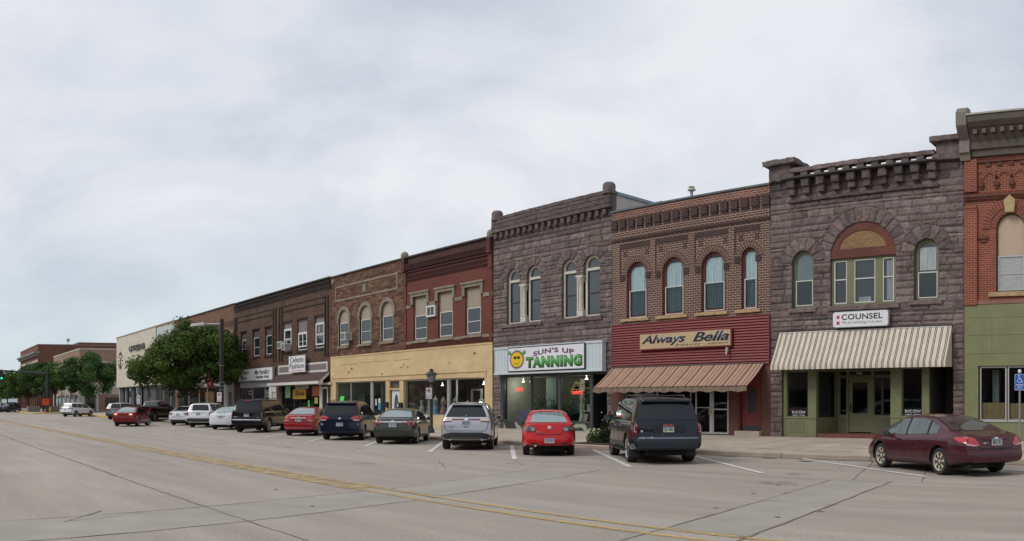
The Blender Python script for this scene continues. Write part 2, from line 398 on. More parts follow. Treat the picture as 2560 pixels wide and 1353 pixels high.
S((-18.5, 16.2), (-17.3, 15.4), 0.02, 0.04); S((-20.3, 14.7), (-17.9, 13.2), 0.02, 0.05); S((-12.0, 15.5), (-10.8, 15.0), 0.015, 0.05)
for x, y in ((-9.9, 19.6), (-17.9, 12.9), (-9.0, 15.0), (-12.4, 6.4), (-15.1, 7.0), (-6.5, 10.8), (-6.25, 11.7), (-7.9, 11.2), (-5.9, 8.95), (-8.6, 13.4)):
    rr = random.Random(int(x*10)); pts = [(x+rr.uniform(.5, 1)*.16*cos(a*pi/5), y+rr.uniform(.3, 1)*.22*sin(a*pi/5), 0.012) for a in range(10)]
    pts = [(x+(p[0]-x)*.50, y+(p[1]-y)*.22, p[2]) for p in pts]
    g.add(pts, [tuple(range(10))])
struct(g.build('road_joint', seamc))

yl = [MB(), MB()]
for k, Y0 in enumerate((8.93, 8.47)):
    for x in range(-115, 20, 5):
        strip(yl[0 if x > -16 else 1], (x, Y0), (x+5, Y0), 0.13, 0.012)
strip(yl[1], (-115, 8.72), (-14.5, 8.72), 0.85, 0.010, 0, 1)
struct(yl[0].build('centre_line', yelp)); struct(yl[1].build('faded_centre_line', yelw))
# angled bay lines, each a line of its own on the road
bay = [(-6.95, 18.2, -12.6, 22.45), (-10.86, 17.34, -16.9, 22.3), (-14.77, 16.96, -21.1, 22.2), (-19.2, 16.75, -25.4, 22.0), (-23.85, 16.9, -30.1, 22.1)]
bay += [(-28.52-4.75*i-0.15*i, 17.1+0.03*i, -34.9-4.8*i, 22.3) for i in range(12)] + [(-2.9, 18.6, -8.4, 22.9)]
for x0, y0, x1, y1 in bay:
    g = MB(); strip(g, (x0, y0), (x1, y1), 0.155, 0.012, 0.008, 14); struct(g.build('bay_line', wornw))

def walk(x0, x1, name='pavement'):
    g = MB()
    g.hexa([(x0, 22.75, -0.2), (x1, 22.75, -0.2), (x1, 28.44, -0.2), (x0, 28.44, -0.2), (x0, 22.75, .152), (x1, 22.75, .152), (x1, 28.44, .385), (x0, 28.44, .385)])
    struct(g.build(name, walkc))
    g = MB(); n = max(1, int((x1-x0)/3))
    for i in range(1, n):
        x = x0+(x1-x0)*i/n; g.add([(x-.012, 22.9, .158), (x+.012, 22.9, .158), (x+.012, 28.4, .389), (x-.012, 28.4, .389)], [(0, 1, 2, 3)])
    for y in (24.6, 26.5):
        z = .158+(y-22.9)/5.5*.231; g.add([(x0, y-.012, z+.001), (x1, y-.012, z+.001), (x1, y+.012, z+.002), (x0, y+.012, z+.002)], [(0, 1, 2, 3)])
    struct(g.build('pavement_joint', pm('pavement joint', (0.15, 0.13, 0.11), 0.9)))
walk(KX1-.5, 60); walk(-400, KX0+0.0)
def kerb(x0, x1, y0, y1, mat, name='kerb'):
    g = MB(); n = max(1, int(max(x1-x0, y1-y0)/3.05)); lx = (x1-x0) > (y1-y0)
    rr = random.Random(int(x0*7))
    for i in range(n):       # cast kerb in lengths, slightly settled
        dz = rr.uniform(-.006, .004)
        a0, a1 = i/n, (i+1)/n-.012/max(x1-x0, y1-y0)
        if lx: g.box(x0+(x1-x0)*a0, x0+(x1-x0)*a1, y0, y1, -.15, .158+dz)
        else: g.box(x0, x1, y0+(y1-y0)*a0, y0+(y1-y0)*a1, -.15, .158+dz)
    struct(g.build(name, mat, bevel=0.03))
kerb(-93, 60, 22.6, 22.748, kerbc); kerb(KX1-0.5, -93, 22.6, 22.748, yellowkerb, 'yellow_kerb'); kerb(-400, -150, 22.6, 22.748, kerbc)
kerb(KX1-0.65, KX1-0.5, 22.6, 60, kerbc)
g = MB(); g.box(KX1-.5, 200, 28.44, 120, -.2, .30); g.box(-400, KX0, 28.44, 160, -.2, .30); struct(g.build('back_lot', pm('back lot', (0.2, 0.19, 0.18), 0.9)))
# bulb-out at the far corner with painted kerb
g = MB(); g.box(-149.6, KX0, 19.2, 22.59, -.2, .15); struct(g.build('corner_bulb', walkc))
kerb(-149.6, KX0+.15, 19.05, 19.19, yellowkerb, 'yellow_kerb'); kerb(KX0+.005, KX0+.15, 19.2, 45, yellowkerb, 'yellow_kerb')
# far side of the street, behind the viewer
g = MB(); g.box(-600, 80, -16, -12, -.2, .15); struct(g.build('far_pavement', walkc))
# dirt, cracks and stains in the gutter
g = MB(); rr = random.Random(3)
for x, y, sx, sy in ((-12.3, 22.3, .5, .12), (-13.6, 22.1, .35, .09), (-11.2, 22.35, .3, .08), (-15.2, 22.2, .5, .1), (-12.0, 21.5, .3, .16), (-17.0, 22.2, .3, .08), (-10.4, 22.4, .5, .07), (-24.6, 22.3, .6, .1), (-29, 22.3, .7, .1), (-9.3, 22.4, .4, .1)):
    g.add([(x+sx*rr.uniform(.6, 1)*cos(a*pi/6), y+sy*rr.uniform(.5, 1)*sin(a*pi/6), 0.010) for a in range(12)], [tuple(range(12))])
struct(g.build('gutter_stain', pm('gutter dirt', (0.10, 0.07, 0.05), 0.95, var=0.3, scale=8)))
g = MB()
for x0, x1, y in ((-15.6, -13.3, 23.75), (-17.3, -15.9, 23.8), (-12.7, -11.4, 23.7)):
    z = .158+(y-22.9)/5.5*.231+.004; strip(g, (x0, y), (x1, y), 0.05, z, 0.02, 8)
struct(g.build('pavement_crack', seamc))

oil = alpha_paint('oil stain', (0.17, 0.15, 0.13), 0.42, 0.95, 4)
g = MB(); rr = random.Random(12)
for i in range(26):
    x = rr.uniform(-60, -7); y = rr.uniform(17.5, 21.5) if i < 16 else rr.uniform(10, 16); r0 = rr.uniform(.25, .7)
    g.add([(x+r0*rr.uniform(.7, 1)*cos(a*pi/7), y+r0*rr.uniform(.6, 1)*sin(a*pi/7), 0.0135+i*.0002) for a in range(14)], [tuple(range(14))])
struct(g.build('oil_stain', oil))
g = MB(); strip(g, (-115, 22.44), (60, 22.44), .26, .0098, .03, 200); struct(g.build('gutter_line', alpha_paint('gutter grime', (0.15, 0.105, 0.075), 0.20, 0.75, 2.5)))

# ---------------------------------------------------------------- shared building materials
M_ = {}
purple_joint = (0.085, 0.070, 0.068)
redbrick = brick('red pressed brick', (0.165, 0.040, 0.026), (0.125, 0.030, 0.020), (0.13, 0.05, 0.036), ms=0.007, var=0.15, soot=(9.0, 10.5, (0.055, 0.024, 0.020)))
redbrickdark = brick('dark red moulded brick', (0.085, 0.026, 0.020), (0.06, 0.02, 0.017), (0.045, 0.02, 0.018), ms=0.007, var=0.2)
orangebrick = brick('bright red brick', (0.25, 0.050, 0.022), (0.19, 0.035, 0.017), (0.30, 0.20, 0.14), ms=0.009, var=0.2)
bellabrick = brick('brown brick with pale joints', (0.125, 0.055, 0.040), (0.085, 0.040, 0.032), (0.40, 0.31, 0.25), bw=0.26, bh=0.098, ms=0.011, var=0.15, soot=None)
belladark = brick('dark brown relief brick', (0.052, 0.026, 0.023), (0.040, 0.021, 0.020), (0.10, 0.06, 0.05), bw=0.26, bh=0.098, ms=0.009, var=0.15)
bellared = brick('redder parapet brick', (0.19, 0.062, 0.038), (0.11, 0.042, 0.030), (0.40, 0.31, 0.25), bw=0.26, bh=0.098, ms=0.011, var=0.15)
mottled = brick('mottled tan and maroon brick', (0.215, 0.112, 0.058), (0.072, 0.026, 0.023), (0.035, 0.02, 0.018), bw=0.50, bh=0.13, ms=0.006, var=0.25, bias=0.1)
darkbrick = brick('dark brown brick', (0.150, 0.074, 0.040), (0.070, 0.037, 0.025), (0.038, 0.026, 0.020), bw=0.24, ms=0.007, var=0.3, soot=(9.4, 10.6, (0.030, 0.022, 0.019)))
brownbrick = brick('light brown brick', (0.22, 0.098, 0.055), (0.15, 0.066, 0.042), (0.16, 0.10, 0.07), var=0.25)
farbrick = brick('distant red brick', (0.20, 0.070, 0.045), (0.16, 0.055, 0.038), (0.14, 0.08, 0.06), var=0.15)
tanbrick = brick('yellow tan brick', (0.34, 0.21, 0.095), (0.26, 0.15, 0.065), (0.14, 0.08, 0.045), bw=0.21, bh=0.085, ms=0.009, var=0.12)
creambrick = pm('cream stucco', (0.56, 0.52, 0.42), 0.85, var=0.10, scale=1.5, bump=0.2, bscale=20)
limestone = pm('limestone', (0.235, 0.195, 0.148), 0.85, var=0.22, scale=3, bump=0.5, bscale=14)
sandsill = pm('tan sandstone', (0.42, 0.29, 0.16), 0.85, var=0.2, scale=4, bump=0.5, bscale=14)
yellowpaint = pm('yellow painted front', (0.59, 0.44, 0.24), 0.75, var=0.07, scale=1.6, bump=0.25, bscale=7, var2=0.10, scale2=0.5, stretch=(1, 1, 2.2))
greenpaint = pm('olive green paint', (0.168, 0.176, 0.092), 0.6, var=0.08, scale=3, bump=0.1)
greendark = pm('olive grey infill panel', (0.14, 0.145, 0.095), 0.7, var=0.1, scale=4)
greenwall = pm('green painted wall', (0.19, 0.20, 0.095), 0.75, var=0.08, scale=2, bump=0.25, bscale=10)
redpaint = pm('dark red paint', (0.115, 0.020, 0.020), 0.5, var=0.1, scale=4)
redsiding = pm('red siding', (0.190, 0.024, 0.024), 0.55, var=0.08, scale=2)
whitetrim = pm('white trim paint', (0.62, 0.61, 0.57), 0.6, var=0.08, scale=5, bump=0.1)
creamtrim = pm('cream wood trim', (0.56, 0.53, 0.44), 0.65, var=0.12, scale=6, bump=0.15)
greytrim = pm('pale grey metal', (0.42, 0.43, 0.44), 0.45, metal=0.3, var=0.06, scale=5)
alu = pm('aluminium', (0.50, 0.50, 0.49), 0.4, metal=0.6, var=0.05, scale=5)
darkmetal = pm('dark bronze metal', (0.035, 0.035, 0.037), 0.5, var=0.1, scale=5)
brownmetal = pm('brown painted cornice metal', (0.085, 0.070, 0.052), 0.6, var=0.15, scale=3, bump=0.15)
boardtan = pm('painted board', (0.36, 0.30, 0.23), 0.75, var=0.10, scale=3)
boardmauve = pm('mauve board', (0.20, 0.165, 0.165), 0.8, var=0.10, scale=3)
winglass = pm('window glass', (0.018, 0.028, 0.034), 0.06, var=0.25, scale=0.8, spec=0.5, ior=1.75)
tealglass = pm('pale reflecting glass', (0.10, 0.16, 0.17), 0.06, var=0.15, scale=0.8, ior=1.8)
shopglass = glassmat('shop glass', (0.80, 0.84, 0.83), 1.0, 0.02, 1.5)
curtain = pm('white curtain', (0.66, 0.70, 0.72), 0.8, var=0.18, scale=3, stretch=(5, 1, 0.3))
blackm = pm('black', (0.008, 0.008, 0.009), 0.6, var=0)
whitem = pm('white sign face', (0.72, 0.73, 0.76), 0.5, var=0.03)
roofing = pm('roofing felt', (0.06, 0.06, 0.06), 0.9)
brassm = pm('door brass', (0.5, 0.35, 0.12), 0.35, metal=0.9, var=0)
sidewalld = pm('plain rendered side wall', (0.30, 0.26, 0.22), 0.85, var=0.15, scale=1)

def stone_material(name, base):
    if name in MATS: return MATS[name]
    m = bpy.data.materials.new(name); m.use_nodes = True; t = m.node_tree; b = t.nodes['Principled BSDF']
    b.inputs['Roughness'].default_value = 0.85
    a = N('ShaderNodeVertexColor', t); a.layer_name = 'tint'
    g = N('ShaderNodeNewGeometry', t); n = N('ShaderNodeTexNoise', t); n.inputs['Scale'].default_value = 5; n.inputs['Detail'].default_value = 6
    t.links.new(g.outputs['Position'], n.inputs['Vector'])
    r = N('ShaderNodeMapRange', t); r.inputs['From Min'].default_value = 0.3; r.inputs['From Max'].default_value = 0.7; r.inputs['To Min'].default_value = 0.72; r.inputs['To Max'].default_value = 1.25
    t.links.new(n.outputs['Fac'], r.inputs['Value'])
    x = N('ShaderNodeMix', t, data_type='RGBA', blend_type='MULTIPLY'); x.inputs[0].default_value = 1; t.links.new(a.outputs[0], x.inputs[6]); t.links.new(r.outputs[0], x.inputs[7])
    y = N('ShaderNodeMix', t, data_type='RGBA', blend_type='MULTIPLY'); y.inputs[0].default_value = 1; t.links.new(x.outputs[2], y.inputs[6]); y.inputs[7].default_value = (*base, 1)
    ms = N('ShaderNodeMapping', t); ms.inputs['Scale'].default_value = (2.2, 1, .28); t.links.new(g.outputs['Position'], ms.inputs[0])
    nk = N('ShaderNodeTexNoise', t); nk.inputs['Scale'].default_value = 1.3; nk.inputs['Detail'].default_value = 4; t.links.new(ms.outputs[0], nk.inputs['Vector'])
    rk = N('ShaderNodeMapRange', t); rk.inputs['From Min'].default_value = 0.35; rk.inputs['From Max'].default_value = 0.65; rk.inputs['To Min'].default_value = 0.80; rk.inputs['To Max'].default_value = 1.12
    t.links.new(nk.outputs['Fac'], rk.inputs['Value']); z = N('ShaderNodeMix', t, data_type='RGBA', blend_type='MULTIPLY'); z.inputs[0].default_value = 1; t.links.new(y.outputs[2], z.inputs[6]); t.links.new(rk.outputs[0], z.inputs[7])
    t.links.new(z.outputs[2], b.inputs['Base Color'])
    mpn = N('ShaderNodeMapping', t); mpn.inputs['Scale'].default_value = (1, 1, 2.2); t.links.new(g.outputs['Position'], mpn.inputs[0])
    nb = N('ShaderNodeTexNoise', t); nb.inputs['Scale'].default_value = 6; nb.inputs['Detail'].default_value = 6; nb.inputs['Roughness'].default_value = 0.65; t.links.new(mpn.outputs[0], nb.inputs['Vector'])
    bp = N('ShaderNodeBump', t); bp.inputs['Strength'].default_value = 0.9; bp.inputs['Distance'].default_value = 0.06
    t.links.new(nb.outputs['Fac'], bp.inputs['Height']); t.links.new(bp.outputs[0], b.inputs['Normal'])
    MATS[name] = m; return m
stone = stone_material('purple quartzite', (0.175, 0.138, 0.130))

def pip(p, poly):
    x, y = p; c = False; n = len(poly)
    for i in range(n):
        x0, y0 = poly[i]; x1, y1 = poly[i-1]
        if (y0 > y) != (y1 > y) and x < (x1-x0)*(y-y0)/(y1-y0)+x0: c = not c
    return c
def rock_wall(name, parent, outer, holes, Y, arcs=(), step=0.045, amp=0.06, seed=1, depth=0.25, soot=10.0):
    """rock-faced ashlar: every stone bulges and is tinted on its own; arcs=(cx, cz, r, width) are rings of voussoirs"""
    from mathutils.geometry import delaunay_2d_cdt
    X0 = min(p[0] for p in outer); X1 = max(p[0] for p in outer); Z0 = min(p[1] for p in outer); Z1 = max(p[1] for p in outer)
    rr = random.Random(seed)
    courses = []; z = Z0
    while z < Z1:
        h = rr.choice((0.30, 0.24, 0.34, 0.15, 0.28, 0.22)); courses.append((z, z+h)); z += h
    joints = []
    for a, b in courses:
        xs = [X0]; x = X0-rr.uniform(0, .5)
        while x < X1: x += rr.uniform(0.40, 1.30)*(1.0 if b-a > .3 else 1.25); xs.append(x)
        joints.append([q for q in xs if q < X1-.12]+[X1])
    import bisect
    cz = [c[0] for c in courses]
    def block(x, z):
        for i, (ax, az, r, wd) in enumerate(arcs):
            dx_, dz_ = x-ax, z-az; d = sqrt(dx_*dx_+dz_*dz_)
            if dz_ > 0 and r-.02 < d < r+wd:
                n = max(7, int(pi*(r+wd/2)/0.30)); t = atan2(dz_, dx_)/pi*n; k = int(t)
                ed = min((t-k), (k+1-t))*pi/n*d; ed = min(ed, r+wd-d)
                return (900+i*50+k), ed
        k = max(0, bisect.bisect_right(cz, z)-1); js = joints[k]; j = max(0, bisect.bisect_right(js, x)-1)
        j = min(j, len(js)-2); c = courses[k]
        return k*100+j, min(x-js[j], js[j+1]-x, z-c[0], c[1]-z)
    loops = [outer]+list(holes); pts = []; edges = []
    for l in loops:
        b0 = len(pts); n = len(l)
        dense = []
        for i in range(n):
            p, q = Vector(l[i]), Vector(l[(i+1) % n]); m = max(1, int((q-p).length/0.12))
            dense += [p+(q-p)*k/m for k in range(m)]
        pts += dense; edges += [(b0+i, b0+(i+1) % len(dense)) for i in range(len(dense))]
    nb = len(pts)
    nx = int((X1-X0)/step); nz = int((Z1-Z0)/step)
    for i in range(1, nx):
        for j in range(1, nz):
            x = X0+(X1-X0)*i/nx+rr.uniform(-.008, .008); z = Z0+(Z1-Z0)*j/nz+rr.uniform(-.008, .008)
            if pip((x, z), outer) and not any(pip((x, z), h) for h in holes): pts.append(Vector((x, z)))
    V, _, F, ov, _, _ = delaunay_2d_cdt([Vector(p) for p in pts], edges, [], 0, 1e-5)
    vs = []; cols = []; tints = {}
    for i, v in enumerate(V):
        edge = any(o < nb for o in ov[i])
        bid, ed = block(v.x, v.y)
        if bid not in tints:
            r2 = random.Random(bid*31+seed); s = r2.uniform(0.70, 1.26); tints[bid] = (s*r2.uniform(.96, 1.08), s*r2.uniform(.95, 1.03), s*r2.uniform(.95, 1.03), r2.uniform(-.4, .4), r2.uniform(0.6, 1.2))
        tn = tints[bid]
        f = min(1, max(0, ed-.010)/0.05)
        nn = mnoise.noise(Vector((v.x*4.2, bid*7.3, v.y*5.5)))*0.6+mnoise.noise(Vector((v.x*10, bid*1.3, v.y*13)))*0.35
        d = -0.012+f*amp*(0.35+0.65*tn[4]*(0.5+nn+tn[3]*.3))
        if edge: d = 0.0
        vs.append((v.x, Y-d, v.y))
        dk = 0.40+0.60*min(1, max(0, ed)/0.022)
        so = 1.0 if v.y < soot else max(0.45, 1-0.55*(v.y-soot)/1.0)
        cols.append((tn[0]*dk*so, tn[1]*dk*so, tn[2]*dk*so*1.0, 1))
    fs = []
    for f in F:
        c = (sum(V[i].x for i in f)/3, sum(V[i].y for i in f)/3)
        if pip(c, outer) and not any(pip(c, h) for h in holes): fs.append(tuple(f))
    b = MB(); b.add(vs, fs); nv = len(vs)
    for l in loops:
        n = len(l); b.add([(x, Y, z) for x, z in l]+[(x, Y+depth, z) for x, z in l], [(i, (i+1) % n, n+(i+1) % n, n+i) for i in range(n)])
    o = b.build(name, stone, parent)
    ca = o.data.color_attributes.new('tint', 'FLOAT_COLOR', 'POINT')
    for i in range(len(o.data.vertices)): ca.data[i].color = cols[i] if i < nv else (.75, .75, .75, 1)
    return o
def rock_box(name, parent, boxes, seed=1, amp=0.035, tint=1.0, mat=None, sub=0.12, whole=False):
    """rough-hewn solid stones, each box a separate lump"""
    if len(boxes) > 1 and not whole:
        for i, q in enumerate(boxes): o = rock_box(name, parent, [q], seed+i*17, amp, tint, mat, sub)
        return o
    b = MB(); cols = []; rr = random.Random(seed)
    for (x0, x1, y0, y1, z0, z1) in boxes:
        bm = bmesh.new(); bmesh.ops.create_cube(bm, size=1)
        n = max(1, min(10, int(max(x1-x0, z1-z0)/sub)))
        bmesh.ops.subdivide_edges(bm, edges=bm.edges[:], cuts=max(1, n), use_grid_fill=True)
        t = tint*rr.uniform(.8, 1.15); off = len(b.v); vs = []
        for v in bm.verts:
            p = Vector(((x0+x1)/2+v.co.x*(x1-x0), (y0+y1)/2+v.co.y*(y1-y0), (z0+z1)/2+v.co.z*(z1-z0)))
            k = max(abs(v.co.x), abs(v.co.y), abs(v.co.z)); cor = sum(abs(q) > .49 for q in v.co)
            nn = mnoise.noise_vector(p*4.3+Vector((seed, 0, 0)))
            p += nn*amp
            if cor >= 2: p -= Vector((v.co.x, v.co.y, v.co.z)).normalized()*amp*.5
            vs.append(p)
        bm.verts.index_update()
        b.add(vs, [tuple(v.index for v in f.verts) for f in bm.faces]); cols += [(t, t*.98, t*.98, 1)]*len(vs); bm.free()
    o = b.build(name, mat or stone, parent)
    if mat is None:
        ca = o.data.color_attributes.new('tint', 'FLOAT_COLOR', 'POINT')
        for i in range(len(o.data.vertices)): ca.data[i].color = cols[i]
    return o

# ---------------------------------------------------------------- building kit
def inset(poly_args, w):
    x0, x1, z0, zs = poly_args; return (x0+w, x1-w, z0+w, zs)
def shell(root, x0, x1, ztop, depth=22, side=sidewalld, Y=YF, zlow=0.2, left=True):
    """roof, back and party walls behind the front"""
    b = MB(); t = 0.25
    b.box(x0+.02, x0+t, Y+.24, Y+depth, zlow, ztop); b.box(x1-t, x1-.02, Y+.24, Y+depth, zlow, ztop); b.box(x0+t, x1-t, Y+depth-t, Y+depth, zlow, ztop)
    b.build('side_wall', side, root)
    part('roof', roofing, root, (x0+t, x1-t, Y+.24, Y+depth-t, ztop-.8, ztop-.55))
def window(root, x0, x1, z0, z1, Y=YF, rec=0.14, frame=whitetrim, fw=0.06, glass=winglass, zs=None, board=None, boardz=None, midz=None, sill=None, sillx=0.12, sillh=0.10, curt=None, sash=None, sashz=None, label=None, rise=None):
    """a sash window in its opening; zs = spring line of a round head; boardz = boarded above that height"""
    o = (lambda a, b, c, d: arch(a, b, c, d, 14)) if zs else (lambda a, b, c, d: rect(a, b, c, d))
    top = zs if zs else z1
    g = MB(); y0 = Y+rec
    outer = o(x0, x1, z0, top); inner = o(x0+fw, x1-fw, z0+fw, top if zs else top-fw)
    g.ring(outer, inner, y0, y0+.06)
    if midz: g.box(x0+fw, x1-fw, y0+.012, y0+.055, midz-.022, midz+.022)
    wn = g.build('window', frame, root)
    if label: wn['label'] = label
    bz = boardz if boardz else None
    if bz:
        g = MB(); hz_ = o(x0+fw*.9, x1-fw*.9, bz, top if zs else top-fw*.9); g.prism(hz_, y0+.015, y0+.03); g.build('board', board or boardtan, wn)
        g = MB(); s = sash or whitetrim; g.ring(rect(x0+fw, x1-fw, z0+fw, bz), rect(x0+fw+.05, x1-fw-.05, z0+fw+.05, bz-.05), y0-.01, y0+.04)
        mz = (z0+bz)/2; g.box(x0+fw+.05, x1-fw-.05, y0, y0+.035, mz-.02, mz+.02); g.build('sash', s, wn)
        g = MB(); g.prism(rect(x0+fw+.04, x1-fw-.04, z0+fw+.04, bz-.04), y0+.02, y0+.032); g.build('pane', glass, wn)
    else:
        g = MB(); g.prism(o(x0+fw*.9, x1-fw*.9, z0+fw*.9, top if zs else top-fw*.9), y0+.03, y0+.04); g.build('pane', glass, wn)
        if sash:
            g = MB(); sz = sashz or midz; g.ring(rect(x0+fw*.8, x1-fw*.8, z0+fw*.7, sz), rect(x0+fw*.8+.035, x1-fw*.8-.035, z0+fw*.7+.035, sz-.035), y0-.015, y0+.02); g.build('sash', sash, wn)
    if sill:
        g = MB(); g.box(x0-sillx, x1+sillx, Y-.07, Y+rec+.02, z0-sillh-.01, z0-.004); g.build('sill', sill, wn, bevel=.012)
    return wn
def pane(root, x0, x1, z0, z1, Y, mat=shopglass, name='shop_window', frame=darkmetal, fw=0.05, fd=0.06):
    g = MB(); g.ring(rect(x0, x1, z0, z1), rect(x0+fw, x1-fw, z0+fw, z1-fw), Y, Y+fd); f = g.build(name, frame, root)
    g = MB(); g.box(x0+fw*.9, x1-fw*.9, Y+.025, Y+.033, z0+fw*.9, z1-fw*.9); g.build('pane', mat, f)
    return f
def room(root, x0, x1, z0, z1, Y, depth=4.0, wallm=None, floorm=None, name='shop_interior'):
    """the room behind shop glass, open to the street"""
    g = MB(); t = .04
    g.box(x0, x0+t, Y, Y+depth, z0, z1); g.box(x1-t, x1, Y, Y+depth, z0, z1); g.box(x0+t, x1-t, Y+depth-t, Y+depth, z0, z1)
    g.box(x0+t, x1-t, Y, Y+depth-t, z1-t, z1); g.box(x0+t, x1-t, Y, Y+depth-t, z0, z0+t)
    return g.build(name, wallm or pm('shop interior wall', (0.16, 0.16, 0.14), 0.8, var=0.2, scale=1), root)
def notch(x0, x1, z0, z1, a, b, zt, *tops):
    """front outline with a shopfront opening a..b up to zt cut from the bottom"""
    return [(x0, z0), (a, z0), (a, zt), (b, zt), (b, z0), (x1, z0)]+list(tops)
def arch_bricks(root, cx, cz, r0, rings, rh, n, Y, proud, mat, joint, leg=0.0, name='arch_ring', a0=0.0, a1=pi):
    g = MB()
    for k in range(rings):
        ra = r0+k*rh; rb = ra+rh; m = n+3*k
        for i in range(m):
            t0 = a0+(a1-a0)*(i+.10)/m; t1 = a0+(a1-a0)*(i+.90)/m
            q = [(cx+r*cos(t), cz+r*sin(t)) for r, t in ((ra+.008, t0), (rb-.008, t0), (rb-.008, t1), (ra+.008, t1))]
            g.prism(q, Y-proud, Y+.02)
    g.cur = 1
    o = [(cx+(r0+rings*rh)*cos(a0+(a1-a0)*i/20), cz+(r0+rings*rh)*sin(a0+(a1-a0)*i/20)) for i in range(21)]
    q = [(cx+r0*cos(a0+(a1-a0)*i/20), cz+r0*sin(a0+(a1-a0)*i/20)) for i in range(21)]
    for i in range(20): g.prism([q[i], o[i], o[i+1], q[i+1]], Y-proud+.008, Y+.02)
    return g.build(name, [mat, joint], root)
def curtains(parent, x0, x1, z0, z1, Y, n=9, amp=.03, mat=None):
    g = MB(); m = n*6; vs = []
    for i in range(m+1):
        x = x0+(x1-x0)*i/m; y = Y+amp*sin(i/6*2*pi)*(.6+.4*sin(i*.37))
        vs += [(x, y, z0), (x, y, z1)]
    g.add(vs, [(2*i, 2*i+2, 2*i+3, 2*i+1) for i in range(m)]); g.add([(v[0], v[1]+.004, v[2]) for v in vs], [(2*i, 2*i+1, 2*i+3, 2*i+2) for i in range(m)])
    return g.build('curtain', mat or curtain, parent)

# ================================================================ purple stone office front (right of centre)
X0, X1 = -17.47, -9.43
B = thing('stone_building', 'two-storey purple rock-faced stone building with striped cream awning and green shopfront', 'building', ((X0+X1)/2, YF, .3))
shell(B, X0, X1, 10.5)
outer = notch(X0, X1, .3, 11, -16.94, -9.84, 4.50, (X1, 11.0), (-10.49, 11.0), (-10.49, 10.42), (-16.48, 10.42), (-16.48, 11.0), (X0, 11.0))
hl, hr, hc = arch(-16.48, -15.52, 5.40, 7.15), arch(-11.36, -10.40, 5.44, 7.20), None
cx = -13.43; r = 1.355
hc = [(cx-r, 5.40), (cx+r, 5.40)]+[(cx+r*cos(pi*i/20), 7.22+1.29*sin(pi*i/20)) for i in range(21)]
rock_wall('front_wall', B, outer, [hl, hc, hr], YF, arcs=[(-16.0, 7.15, .48, .52), (-10.88, 7.20, .48, .52), (cx, 7.22, 1.34, .50)], seed=5, soot=9.4)
for a, b, z0, zs in ((-16.48, -15.52, 5.40, 7.15), (-11.36, -10.40, 5.44, 7.20)):
    wn = window(B, a, b, z0, None, zs=zs, rec=.16, frame=greenpaint, fw=.13, glass=tealglass if a < -15 else winglass, midz=6.48, sash=whitetrim, sashz=6.48)
    part('screen', pm('insect screen', (0.035, 0.05, 0.055), 0.25, var=.1), wn, (a+.16, b-.16, YF+.165, YF+.172, z0+.15, 6.42))
    if a > -12: curtains(wn, a+.16, b-.16, 6.55, 7.38, YF+.186, 5, .004, mat=pm('curtain greyed as if behind glass', (0.34, 0.38, 0.40), .4, var=.25, scale=3, stretch=(5, 1, .4)))  # hangs before the pane; the dimming by glass is in its colour
rock_box('stone_sill', B, [(-16.62, -15.38, YF-.10, YF+.1, 5.22, 5.385), (-11.53, -10.25, YF-.10, YF+.1, 5.27, 5.43), (-14.93, -11.93, YF-.10, YF+.1, 5.20, 5.385)], seed=2, amp=.02)
# three-light window with a brick lunette over it
wn = MB(); wn.ring(rect(-14.78, -12.08, 5.405, 7.21), rect(-14.66, -12.20, 5.48, 7.10), YF+.10, YF+.2)
for a, b in ((-14.13, -13.82), (-12.95, -12.64)): wn.box(a, b, YF+.09, YF+.2, 5.48, 7.10)
wn = wn.build('window', greenpaint, B)
for a, b in ((-14.66, -14.13), (-13.82, -12.95), (-12.64, -12.20)):
    g = MB(); g.ring(rect(a, b, 5.48, 7.10), rect(a+.035, b-.035, 5.515, 7.065), YF+.10, YF+.14); g.box(a, b, YF+.105, YF+.14, 6.37, 6.41); g.build('sash', whitetrim, wn)
    part('pane', winglass, wn, (a+.02, b-.02, YF+.15, YF+.16, 5.5, 7.08))
cg = pm('dim curtain greyed as if behind glass', (0.22, 0.25, 0.27), .4, var=.3, scale=4, stretch=(5, 1, .4)); curtains(wn, -12.50, -12.24, 5.55, 7.0, YF+.142, 3, .005, mat=cg); curtains(wn, -13.65, -13.15, 5.52, 5.70, YF+.142, 3, .004, mat=cg)  # grey colour carries the dimming by glass; curtains hang outside the pane
g = MB(); o = [(cx+r*cos(pi*i/20), 7.22+1.28*sin(pi*i/20)) for i in range(21)]; q = [(cx-.03+.96*cos(pi*i/20), 7.53+.66*sin(pi*i/20)) for i in range(21)]
for i in range(20): g.prism([q[i], o[i], o[i+1], q[i+1]], YF+.03, YF+.1)
g.prism([(cx-r, 7.22), (cx+r, 7.22), (cx+.93, 7.53), (cx-.99, 7.53)], YF+.03, YF+.1)
lun = g.build('lunette_border', redbrickdark if False else brick('lunette red brick', (0.15, 0.045, 0.03), (0.11, 0.035, 0.025), (0.16, 0.08, 0.06), bw=.2, bh=.08, ms=.006), B)
g = MB(); g.prism(q, YF+.055, YF+.12); g.build('lunette_panel', tanbrick, lun)
g = MB(); g.box(cx-1.38, cx+1.38, YF+.0, YF+.12, 7.185, 7.225); g.build('lunette_lintel', redpaint, B)
